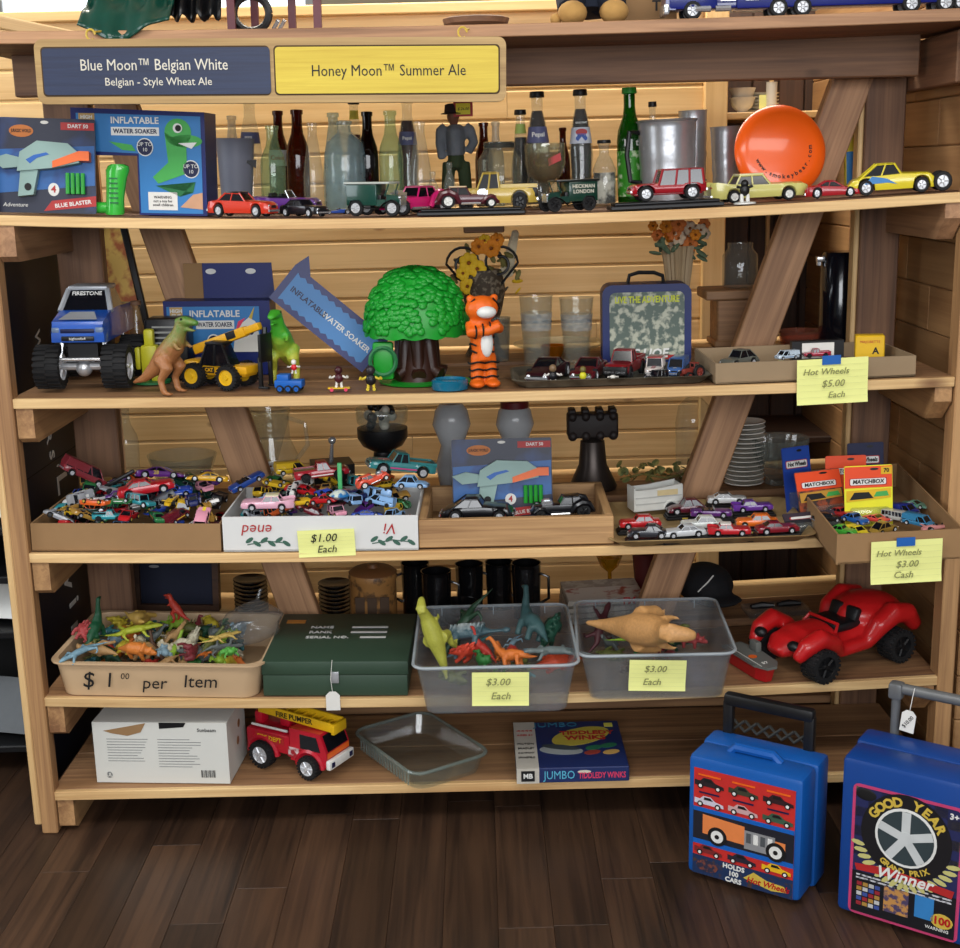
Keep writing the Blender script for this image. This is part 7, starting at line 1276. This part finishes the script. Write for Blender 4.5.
b = MB(); b.box((0, .004, hh / 2), (76 * s, .014, hh * .95)); b.build('navy_front', mat('navy_felt', (20, 26, 48), .6), t, smooth=0); poly(elp(-22 * s, hh * .8, 5 * s, .004), STEEL, t, -.0035, 'plate')
for i, (tx, c_) in enumerate((('magazine', PAPER),) * 4):
    q = thing('magazine', 'magazine in the stack behind the clear bin, %s' % ('topmost with red block lettering', 'second from the top', 'third from the top', 'lowest')[i], 'magazine', col(602, .535, Z5) + Vector((0, 0, .045 - .0145 * i)), 3 + i); s = mpp(q.location); b = MB(); b.box((0, 0, .006), (76 * s, .17, .012)); b.build('pages', mat('magazine_paper', (178, 170, 158), .7, c2=(150, 140, 130), scale=40), q, smooth=0)
    if i == 0: text('FM', .026, (22 * s, -.0858, .006), REDL, q, bold=.03); text('CONVERTER', .012, (-14 * s, -.0858, .006), REDL, q)
    if i == 0: q.location.z += .004; b = MB(); b.box((0, -.03, .0125), (74 * s, .10, .0006)); b.build('cover_print', mat('cover_print_red', (196, 190, 184), .5, c2=(150, 60, 50), scale=30, cover=.62), q, smooth=0)
t = thing('baseball_cap', 'black cap with stitched white line lying behind the right brace', 'cap', col(705, .56, Z5), 12); b = MB(); b.ell((0, 0, .058), (.075, .085, .055)); b.ell((.01, -.08, .035), (.06, .05, .012)); o = link('crown', organic(b, 'crown', mat('black_cloth', (18, 18, 22), .85), .007), t); b = MB(); b.tube([(-.045, -.066, .06), (-.02, -.072, .085), (.0, -.06, .097)], .002, 5); b.build('stitching', PAPER, t)
t = thing('packaged_tools', 'two black tools in a clear flat pack behind the red buggy', 'pack', col(776, .47, Z5), 4); b = MB(); b.rbox((0, 0, .008), (.16, .09, .014), .003); b.build('clear_pack', BAG, t)
for x in (-.035, .035): b = MB(); b.tube([(x - .03, 0, .02), (x, .005, .02), (x + .03, -.004, .02)], [.006, .010, .005], 8); b.build('tool', BLACK, t)
t = thing('yellow_goblet', 'small yellow glass goblet behind the magazines', 'goblet', col(610, .66, Z5)); s = mpp(t.location); hh = hz(610, 556, .66, Z5); b = MB(); b.lathe([(.0, 0), (9 * s, 0), (2 * s, .01), (2 * s, hh * .6), (9 * s, hh * .75), (13 * s, hh), (12 * s, hh), (.0, hh * .66)], 20, caps=False); b.build('goblet', glass('yellow', (196, 160, 30), .75), t, smooth=60)
cup(646, .62, Z5, 552, 13, 10, 'dark red flower pot behind the magazines', mat('oxblood_clay', (90, 30, 28), .5), 'flower_pot', 'pot')
# ------------------------------------------------------------------ bottom board
xa, xb = col(97, .02, Z6).x, col(233, .02, Z6).x; w = xb - xa; t = thing('white_carton', 'opened white shipping carton with small grey print and barcode', 'box', ((xa + xb) / 2, .11, Z6), -4); h = .148; WC = mat('white_carton_card', (206, 206, 200), .7, var=.04, scale=8)
b = MB(); b.box((0, 0, h / 2), (w, .16, h)); b.build('carton', WC, t, smooth=0); poly([(-w * .42, h * .86), (-w * .10, h * .99), (-w * .14, h * .84), (-w * .24, h * .78), (-w * .36, h * .82)], CARD, t, -.0804, 'torn_patch'); poly([(w * .0, h * .90), (w * .18, h * .93), (w * .20, h * 1.0), (w * .0, h * 1.0)], BLACK, t, -.0804, 'handle_hole')
GT = mat('grey_print', (120, 122, 122), .7)
for bx_, nz_ in ((-.40, 9), (-.02, 11)):
    for i in range(nz_): l = w * rt.uniform(.22, .33); poly(rect(bx_ * w, bx_ * w + l, h * (.72 - .045 * i), h * (.728 - .045 * i)), GT, t, -.0804, 'print_line', th=.0003)
for i in range(11): poly(rect(w * (.29 + .010 * i), w * (.294 + .010 * i + .003 * (i % 3 == 0)), h * .10, h * .22), INK, t, -.0804, 'barcode_bar', th=.0003)
poly(elp(-w * .40, h * .13, w * .022, h * .05), GT, t, -.0804, 'mark'); text('Sunbeam', .012, (w * .35, -.081, h * .88), INK, t); text('UL', .012, (-w * .40, -.0814, h * .13), WC, t, bold=.02)
for z in (.7, .45): b = MB(); b.lathe([(.0, 0), (.010, 0), (.010, .0006), (.0, .0006)], 14, M=Matrix.Translation((w / 2, .0 + z * .06 - .02, h * z)) @ Matrix.Rotation(R(90), 4, 'Y'), caps=False); b.build('round_seal', mat('seal_brown', (150, 110, 70), .6), t)
p = on(300, 775, Z6); p = Vector((col(298, .09, Z6).x, .11, Z6)); t = thing('toy_fire_truck', 'red toy fire engine with yellow ladder and white bumper', 'toy truck', p, -30, scale=.245); FRD = mat('engine_red', (180, 18, 40), .35, coat=.3, var=.06)
b = MB(); b.rbox((-.22, 0, .27), (.52, .36, .20), .03); b.rbox((.10, 0, .22), (.2, .36, .12), .02); b.prism([(.05, .14), (.46, .14), (.47, .28), (.40, .46), (.05, .46)], -.18, .18); b.rbox((-.42, 0, .42), (.10, .12, .14), .03); b.build('body', FRD, t)
for x, r_ in ((-.28, .135), (.27, .115)):
    for sy in (-1, 1): b = MB(); b.tube([(x + (r_ + .03) * math.cos(a), sy * .17, r_ + (r_ + .03) * math.sin(a)) for a in [math.pi * i / 10 for i in range(11)]], .03, 6); b.build('wheel_arch', FRD, t); put_wheel(t, wheel(r_, .10, RIM, 6, True), (x, sy * .185, r_))
for sy in (-1, 1): b = MB(); b.prism([(.17, .28), (.40, .28), (.36, .42), (.17, .42)], sy * .178 - .006, sy * .178 + .006); b.build('side_window', WIN, t, smooth=0); b = MB(); b.cyl((-.42, sy * .15, .40), (.0, sy * .15, .40), .012, 6); b.build('hand_rail', WHITE, t); b = MB(); b.prism(rect(-.36, -.02, .27, .345), sy * .182 - .003, sy * .182 + .003); b.build('name_plate', REDL, t, smooth=0); text('FIRE DEPT', .065, (-.19, sy * .187, .305), YEL, t, rot=(90, 0, 0 if sy < 0 else 180), bold=.02); b = MB(); b.prism(rect(.03, .16, .17, .27), sy * .183 - .003, sy * .183 + .003); b.build('gauge_panel', mat('gauge_print', (206, 190, 190), .5, c2=(150, 30, 40), scale=12), t, smooth=0)
b = MB(); b.add([(.472, -.155, .29), (.472, .155, .29), (.415, .155, .44), (.415, -.155, .44)], [(0, 1, 2, 3)]); b.build('windscreen', WIN, t, smooth=0)
b = MB(); b.rbox((.49, 0, .17), (.05, .38, .09), .012); b.build('bumper', WHITE, t)
b = MB(); b.add([(.4725, -.17, .225), (.4725, .17, .225), (.4735, .17, .28), (.4735, -.17, .28)], [(0, 1, 2, 3)]); b.build('orange_band', ORANGE, t, smooth=0)
for sy in (-1, 1): b = MB(); b.rbox((.517, sy * .14, .17), (.006, .05, .05), .004); b.build('headlamp', NAVY, t)
Ml = Matrix.Translation((.0, 0, .53)) @ Matrix.Rotation(R(3), 4, 'Y'); 
for sy in (-1, 1): b = MB(); b.rbox((.05, sy * .085, 0), (.86, .03, .09), .008, M=Ml); b.build('ladder_rail', YEL, t)
for i in range(8): b = MB(); b.cyl((-.32 + .1 * i, -.085, 0), (-.32 + .1 * i, .085, 0), .012, 6, M=Ml); b.build('ladder_rung', YEL, t)
text('FIRE PUMPER', .075, (.05, -.105, .527), INK, t, bold=.02); b = MB(); b.rbox((-.1, 0, .45), (.12, .12, .12), .02); b.build('ladder_mount', FRD, t); b = MB(); b.rbox((.49, 0, .49), (.04, .2, .10), .008); b.build('ladder_bucket', YEL, t)
p = on(421, 748, Z6); p.y = .17; t = thing('glass_baking_dish', 'rectangular clear glass baking dish lying on the bottom board', 'dish', (col(421, .13, Z6).x, .12, Z6), -57); rings = [[(x, y, z) for x, y in rrect(-.145 - q, .145 + q, -.10 - q, .10 + q, .035, 5)] for q, z in ((-.012, 0), (-.004, .03), (0, .042), (.006, .044), (.006, .047), (-.004, .047), (-.016, .006), (-.05, .006))]; b = MB(); b.loft(rings); b.build('dish', glass('baking', (206, 220, 214), .16), t, smooth=40)
b = MB(); rr_ = rrect(-.147, .147, -.102, .102, .035, 5); b.tube([(x, y, .046) for x, y in rr_ + [rr_[0]]], .004, 6); b.build('rim', glass('rim', (214, 226, 222), .6), t)
for i in range(18): b = MB(); b.box((-.11 + .013 * i, -.098, .025), (.0035, .003, .03)); b.build('flute', glass('rim', (214, 226, 222), .6), t, smooth=0)
# board game lying flat
p = Vector((col(572, .02, Z6).x, .112, Z6)); t = thing('board_game_box', 'flat navy board game box with yellow oval and coloured discs', 'board game', p, 0); s = mpp(p); w, d, h = 108 * s, .25, .036
b = MB(); b.rbox((0, 0, h / 2), (w, d, h), .002, seg=1); b.build('box', mat('game_navy', (26, 42, 92), .5, var=.08, scale=5), t, smooth=0); FL = Matrix.Translation((0, 0, h)) @ Matrix.Rotation(R(-90), 4, 'X')
b = MB(); b.box((-w * .40, 0, h / 2), (w * .2, d * 1.004, h * 1.01)); b.build('white_band', mat('game_white', (196, 190, 178), .6), t, smooth=0)
for i, tx in enumerate(('4444', 'AGES 5+', '', 'MILTON', 'BRADLEY', 'COMPANY', 'SPRINGFIELD')): 
    if tx: text(tx, .012, (-w * .40, d * .30 - i * .024, h + .0006), REDL if i < 2 else INK, t, rot=(0, 0, 0), width=w * .15)
poly(elp(w * .12, d * .16, w * .30, d * .17, 24, .5), mat('game_yellow', (196, 178, 70), .5), t, -.0002, 'yellow_oval', FL); poly(elp(-w * .08, -d * .14, w * .2, d * .09, 20, -.15), mat('game_grey', (150, 156, 156), .5), t, -.0003, 'printed_cup', FL); poly(elp(-w * .08, -d * .08, w * .18, d * .05, 20, -.25), mat('game_dark', (60, 70, 76), .5), t, -.001, 'printed_cup', FL)
for cx, cz, c_ in ((.22, -.10, (40, 110, 80)), (.36, -.06, (40, 120, 180)), (.2, -.2, (150, 60, 50)), (.37, -.2, (200, 160, 90))): poly(elp(w * cx, d * cz, w * .08, d * .045, 16, .3), mat('disc_%d' % c_[0], c_, .5), t, -.0008, 'printed_disc', FL)
text('JUMBO', .034, (-w * .10, d * .42, h + .0008), mat('game_teal', (50, 120, 150), .5), t, rot=(0, 0, 0)); text('TIDDLEDY', .027, (w * .18, d * .22, h + .0016), REDL, t, rot=(0, 0, 0), bold=.03); text('WINKS', .03, (w * .16, d * .11, h + .0016), REDL, t, rot=(0, 0, 0), bold=.03)
text('JUMBO', .028, (-w * .12, -d / 2 - .0006, h / 2), mat('game_cyan', (90, 180, 210), .5), t, width=w * .28); text('TIDDLEDY WINKS', .02, (w * .26, -d / 2 - .0006, h / 2 - .002), PINKT, t, width=w * .42, bold=.02); poly(elp(w * .1, h * .72, w * .06, h * .1), IVORY, t, -d / 2 - .0002, 'printed_disc'); poly(rect(-w * .46, -w * .34, h * .15, h * .85), INK, t, -d / 2 - .001, 'maker_mark'); text('MB', .016, (-w * .40, -d / 2 - .0022, h / 2), WHITE, t, bold=.03)
b = MB(); b.box((w * .40, d * .40, h + .0006), (.02, .02, .0008)); b.build('price_sticker', mat('yellow_sticker', (226, 220, 90), .6), t, smooth=0)
# ------------------------------------------------------------------ rolling cases on the floor
def rolling_case(pa, pb, htop, depth, label, mtl, hcol, name='rolling_case'):
    A, B_ = on(pa[0], pa[1], 0), on(pb[0], pb[1], 0); w = (B_ - A).length; rz = math.degrees(math.atan2(B_.y - A.y, B_.x - A.x)); t = thing(name, label, 'toy case', A, rz); h = at(pa[0], htop, A.y).z
    b = MB(); b.rbox((w / 2, depth * .28, h / 2 + .004), (w, depth * .54, h - .008), .012); b.build('front_lid', mtl, t); b = MB(); b.rbox((w / 2, depth * .77, h / 2), (w * 1.03, depth * .44, h), .010); b.build('back_shell', mtl, t)
    return t, w, h
CB = mat('case_blue', (18, 84, 162), .38, var=.06, scale=10); CB2 = mat('case_deep_blue', (16, 62, 134), .38, var=.06, scale=10)
ca, w, h = rolling_case((686, 876), (799, 909), 755, .15, 'bright blue rolling toy car case with printed red car panel', CB, BLACK)
ca.location += Vector((0, 0, .002)); print('case', w, h, ca.location, math.degrees(ca.rotation_euler.z))
b = MB(); b.tube([(w * .28, .06, h - .004), (w * .33, .06, h + .010), (w * .66, .06, h + .010), (w * .72, .06, h - .004)], .010, 8); b.build('carry_handle', CB, ca)
for x in (.12, .84): b = MB(); b.rbox((w * x, .145, h * .99 + .02), (.022, .02, .11), .004); b.build('handle_post', BLACK, ca)
b = MB(); b.rbox((w * .48, .145, h * 1.0 + .075), (w * .80, .026, .028), .008); b.build('pull_bar', BLACK, ca)
for i in range(6): b = MB(); b.tube([(w * (.15 + .11 * i), .147, h + .005), (w * (.15 + .11 * (i + 1)), .147, h + .03), ], .003, 5); b.build('lattice_bar', mat('lattice_grey', (50, 50, 46), .6), ca); b = MB(); b.tube([(w * (.15 + .11 * (i + 1)), .149, h + .005), (w * (.15 + .11 * i), .149, h + .03)], .003, 5); b.build('lattice_bar', mat('lattice_grey', (50, 50, 46), .6), ca)
for x in (.12, .88): b = MB(); b.cyl((w * x - .008, .125, .016), (w * x + .008, .125, .016), .016, 14); b.build('case_wheel', BLACK, ca)
def carprint(t, x, z, L, c, y=-.0012, wc=(40, 40, 44)):
    m = mat('print_%02x%02x%02x' % c, c, .5); o = [(-.5, .06), (.5, .05), (.48, .16), (.2, .22), (.05, .34), (-.2, .34), (-.32, .22), (-.5, .24)]; poly([(x + a * L, z + b_ * L) for a, b_ in o], m, t, y, 'printed_car'); poly([(x + a * L, z + b_ * L) for a, b_ in ((-.18, .22), (.14, .22), (.04, .31), (-.16, .31))], INK, t, y - .0007, 'printed_car')
    for a in (-.3, .3): poly(elp(x + a * L, z + .06 * L, .1 * L, .1 * L, 12), INK, t, y - .0008, 'printed_wheel'); poly(elp(x + a * L, z + .06 * L, .055 * L, .055 * L, 10), WHITE, t, y - .0015, 'printed_wheel')
PR = mat('panel_red', (196, 44, 40), .5); x0, x1 = w * .06, w * .94; X_ = lambda u: x0 + (x1 - x0) * u; Zc = lambda v: h * .05 + h * .86 * v
poly(rect(x0, x1, Zc(0), Zc(1)), PR, ca, .0005, 'printed_panel'); poly(rect(x0, x1, Zc(.32), Zc(.62)), mat('panel_dark', (30, 30, 40), .5), ca, -.0003, 'printed_panel'); poly(rect(x0, x1, Zc(.60), Zc(.64)), BLUE, ca, -.0006, 'printed_band'); poly(rect(x0, x1, Zc(.29), Zc(.335)), BLUE, ca, -.0006, 'printed_band'); poly(rect(x0, x1, Zc(.0), Zc(.18)), mat('panel_navy', (24, 44, 80), .5, c2=(70, 50, 40), scale=60, cover=.6), ca, -.0003, 'printed_panel')
for i, u in enumerate((.16, .5, .84)):
    carprint(ca, X_(u), Zc(.83), w * .26, ((40, 30, 34), (60, 60, 44), (50, 26, 30))[i]); carprint(ca, X_(u), Zc(.66), w * .26, ((206, 200, 214), (200, 160, 160), (60, 90, 70))[i]); carprint(ca, X_(u), Zc(.20), w * .25, ((120, 40, 40), (40, 36, 50), (230, 180, 30))[i]); poly(rect(X_(u) - w * .10, X_(u) + w * .10, Zc(.94), Zc(.955)), ORANGE, ca, -.0012, 'printed_caption'); poly(rect(X_(u) - w * .09, X_(u) + w * .09, Zc(.775), Zc(.79)), NAVY, ca, -.0012, 'printed_caption')
poly([(X_(.10), Zc(.40)), (X_(.52), Zc(.39)), (X_(.52), Zc(.56)), (X_(.10), Zc(.58))], mat('print_orange_car', (226, 130, 70), .5), ca, -.0012, 'printed_car'); poly(rect(X_(.52), X_(.82), Zc(.36), Zc(.53)), STEEL, ca, -.0012, 'printed_engine'); poly(rect(X_(.82), X_(.92), Zc(.38), Zc(.5)), mat('print_orange_car', (226, 130, 70), .5), ca, -.0012, 'printed_car')
for i in range(4): poly(rect(X_(.54 + .07 * i), X_(.585 + .07 * i), Zc(.42), Zc(.51)), WHITE if i % 2 else mat('engine_grey', (80, 84, 88), .5), ca, -.0018, 'printed_engine')
for u in (.25, .83): poly(elp(X_(u), Zc(.40), w * .085, w * .085), INK, ca, -.002, 'printed_wheel'); poly(elp(X_(u), Zc(.40), w * .055, w * .055), WHITE, ca, -.0028, 'printed_wheel'); poly(elp(X_(u), Zc(.40), w * .02, w * .02), INK, ca, -.0036, 'printed_wheel')
text('HOLDS\n100\nCARS', .0145, (X_(.42), -.0016, Zc(.085)), WHITE, ca, bold=.03); poly([(X_(.52), Zc(.08)), (X_(.62), Zc(.155)), (X_(.75), Zc(.11)), (X_(.92), Zc(.10)), (X_(.95), Zc(.05)), (X_(.80), Zc(.03)), (X_(.62), Zc(.06))], GOLD, ca, -.0012, 'flame_badge'); text('Hot Wheels', .018, (X_(.76), -.002, Zc(.075)), RED, ca, bold=.02, shear=.3); poly(elp(X_(.15), Zc(.09), w * .1, h * .05, 10), mat('panel_rust', (110, 60, 50), .5, c2=(40, 40, 60), scale=80), ca, -.0012, 'printed_picture')
# second case, darker blue
cb_, w, h = rolling_case((835, 914), (970, 956), 757, .16, 'deep blue rolling toy case with a printed racing wheel panel', CB2, STEEL)
cb_.location += Vector((0, 0, .002)); print('case', w, h, cb_.location, math.degrees(cb_.rotation_euler.z)); GM = mat('grey_handle', (112, 114, 116), .4, .3)
for x in (.18, .86): b = MB(); b.cyl((w * x, .17, h * .6), (w * x, .17, h + .075), .009, 12); b.build('handle_post', GM, cb_)
b = MB(); b.cyl((w * .14, .17, h + .09), (w * .92, .17, h + .09), .011, 12); [b.rbox((w * x, .17, h + .085), (.028, .028, .034), .006) for x in (.18, .86)]; b.build('pull_bar', GM, cb_)
for z in (.12, .5, .85): b = MB(); b.box((-.004, .085, h * z), (.008, .02, .03)); b.build('side_clasp', CB2, cb_, smooth=0)
for x in (.1, .9): b = MB(); b.cyl((w * x - .01, .13, .016), (w * x + .01, .13, .016), .016, 14); b.build('case_wheel', GM, cb_)
x0, x1 = w * .12, w * .88; X_ = lambda u: x0 + (x1 - x0) * u; Zc = lambda v: h * .06 + h * .78 * v
poly(rrect(x0 - .006, x1 + .006, Zc(0) - .006, Zc(1) + .006, .012), mat('pink_border', (196, 64, 110), .5), cb_, .0005, 'panel_border'); poly(rrect(x0, x1, Zc(0), Zc(1), .01), mat('panel_violet', (36, 40, 84), .5), cb_, -.0002, 'printed_panel')
for i in range(8):
    for j in range(7):
        if (i + j) % 2 == 0: poly(rect(X_(i / 8), X_((i + 1) / 8), Zc(.46 + .54 * j / 7), Zc(.46 + .54 * (j + 1) / 7)), mat('check_olive', (90, 84, 70), .5), cb_, -.0005, 'printed_check', th=.0003)
cx, cz = X_(.5), Zc(.69); rx, rz_ = w * .33, w * .34
poly(elp(cx, cz, rx, rz_, 32), mat('print_tyre', (22, 20, 24), .5), cb_, -.0012, 'printed_tyre'); poly(elp(cx, cz, rx * .68, rz_ * .68, 28), WHITE, cb_, -.002, 'printed_rim'); poly(elp(cx, cz, rx * .62, rz_ * .62, 28), mat('print_rim_dark', (50, 62, 66), .5), cb_, -.0028, 'printed_rim')
for i in range(5): a = R(90 + 72 * i); poly([(cx + rx * q * math.cos(a + o), cz + rz_ * q * math.sin(a + o)) for q, o in ((.1, -1.2), (.62, -.16), (.62, .16), (.1, 1.2))], mat('print_spoke', (200, 204, 204), .4), cb_, -.0036, 'printed_spoke')
poly(elp(cx, cz, rx * .16, rz_ * .16, 16), mat('print_spoke', (200, 204, 204), .4), cb_, -.0044, 'printed_hub')
arc_text('GOOD YEAR', cx, cz, rx * .83, 150, 30, .026, GOLD, cb_, -.0022, bold=.04); arc_text('GRAND PRIX', cx, cz, rx * .83, 235, 305, .016, GOLD, cb_, -.0022, inward=True, bold=.03)
for sy in (-1, 1):
    for i in range(9): a = R(200 + 8.5 * i) if sy < 0 else R(-20 - 8.5 * i); poly(elp(cx + rx * 1.12 * math.cos(a), cz + rz_ * 1.12 * math.sin(a), .0135, .005, 8, a + .5 * sy), mat('laurel_gold', (196, 190, 120), .5), cb_, -.0020, 'laurel_leaf')
poly([(X_(.02), Zc(.39)), (X_(.35), Zc(.42)), (X_(.98), Zc(.38)), (X_(.96), Zc(.32)), (X_(.5), Zc(.36)), (X_(.04), Zc(.34))], REDL, cb_, -.0022, 'ribbon'); text('Winner', .034, (X_(.5), -.0036, Zc(.375)), WHITE, cb_, shear=.3, bold=.02)
poly(rect(x0, x1, Zc(.0), Zc(.33)), mat('panel_black', (20, 20, 26), .5), cb_, -.0010, 'printed_panel')
for i in range(2): poly(rect(X_(.04), X_(.96), Zc(.30 - .025 * i), Zc(.312 - .025 * i)), mat('caption_grey', (190, 190, 196), .5, c2=(40, 40, 50), scale=150, cover=.55), cb_, -.0018, 'caption')
for i in range(4):
    for j in range(5): poly(rect(X_(.05 + .06 * i), X_(.10 + .06 * i), Zc(.06 + .04 * j), Zc(.09 + .04 * j)), mat('tiny_car_%d' % ((i * 3 + j) % 4), ((150, 40, 50), (60, 80, 150), (190, 190, 190), (170, 130, 60))[(i * 3 + j) % 4], .5), cb_, -.0018, 'printed_slot', th=.0003)
poly(rect(X_(.32), X_(.56), Zc(.07), Zc(.27)), mat('open_case_print', (70, 60, 90), .5, c2=(180, 130, 70), scale=90), cb_, -.0018, 'printed_case'); poly(rect(X_(.62), X_(.80), Zc(.10), Zc(.28)), SKY, cb_, -.0018, 'printed_case'); poly(elp(X_(.88), Zc(.12), w * .08, h * .045, 14), GOLD, cb_, -.0018, 'star_badge'); text('100', .022, (X_(.88), -.003, Zc(.12)), RED, cb_, bold=.03); text('WARNING', .009, (X_(.84), -.003, Zc(.05)), WHITE, cb_); text('3+', .016, (X_(.94), -.003, Zc(.95)), WHITE, cb_, bold=.03)
b = MB(); b.ell((0, 0, 0), (.02, .001, .012)); b.build('brand_oval', INK, cb_, loc=(X_(.10), -.001, Zc(.95)))
p = cb_.matrix_basis @ Vector((w * .30, .152, h + .035)); pg = thing('price_tag', 'white strung price tag hanging from the grey case handle', 'price tag', p, rot=(0, R(6), cb_.rotation_euler.z)); b = MB(); b.prism([(-.014, -.026), (.014, -.026), (.014, .012), (.006, .02), (-.006, .02), (-.014, .012)], -.0004, .0004); b.build('tag_card', PAPER, pg, smooth=0); b = MB(); b.tube([(0, 0, .018), (0, .004, .05), (0, .008, .066)], .0008, 5); b.build('string', PAPER, pg); text('$10.00', .011, (0, -.0009, -.004), INK, pg).rotation_euler = (R(90), R(-60), 0)
# ------------------------------------------------------------------ printed and fitted pieces become sub-parts of the part that carries them
base = lambda o: o.name.split('.')[0]
NEST = {'water_soaker_box': ('carton', ('front_print', 'printed', 'badge', 'lettering', 'info_panel', 'print')), 'carded_blaster': ('backing_card', ('print', 'badge', 'red_flash', 'lettering', 'hang_hole')), 'carded_car': ('backing_card', ('top_print', 'badge', 'lettering', 'printed', 'hang_hole')), 'board_game_box': ('box', ('white_band', 'lettering', 'yellow_oval', 'printed', 'maker_mark', 'price_sticker')), 'price_note': ('paper', ('ruled_line', 'lettering')), 'rolling_case': ('front_lid', ('print', 'caption', 'flame', 'lettering', 'panel', 'laurel', 'ribbon', 'star_badge', 'brand_oval')), 'lunch_box': ('case', ('picture_panel', 'lettering', 'red_stripe')), 'toy_fire_truck': ('body', ('side_window', 'windscreen', 'name_plate', 'gauge', 'wheel_arch', 'orange_band', 'hand_rail')), 'white_carton': ('carton', ('torn', 'handle_hole', 'print', 'barcode', 'mark', 'lettering', 'round_seal')), 'monster_truck': ('body', ('grille', 'headlamp', 'hood_decal')), 'toy_buggy': ('body', ('headlamp', 'windscreen_rail')), 'green_footlocker': ('lid', ('white_bar', 'lettering', 'gold_label')), 'price_tag': ('tag_card', ('tag_face', 'lettering')), 'glass_bottle': ('label_band', ('lettering', 'badge')), 'tiger_figurine': ('body', ('stripe', 'white')), 'flying_disc': ('disc', ('lettering',)), 'navy_signboard': ('panel', ('lettering',))}
for t in [o for o in COL.objects if o.parent is None and base(o) in NEST]:
    host, pre = NEST[base(t)]; hs = [c for c in t.children if base(c) == host]
    if not hs: continue
    for c in list(t.children):
        if c is not hs[0] and base(c).startswith(pre): c.parent = hs[0]; c.matrix_parent_inverse = hs[0].matrix_basis.inverted()
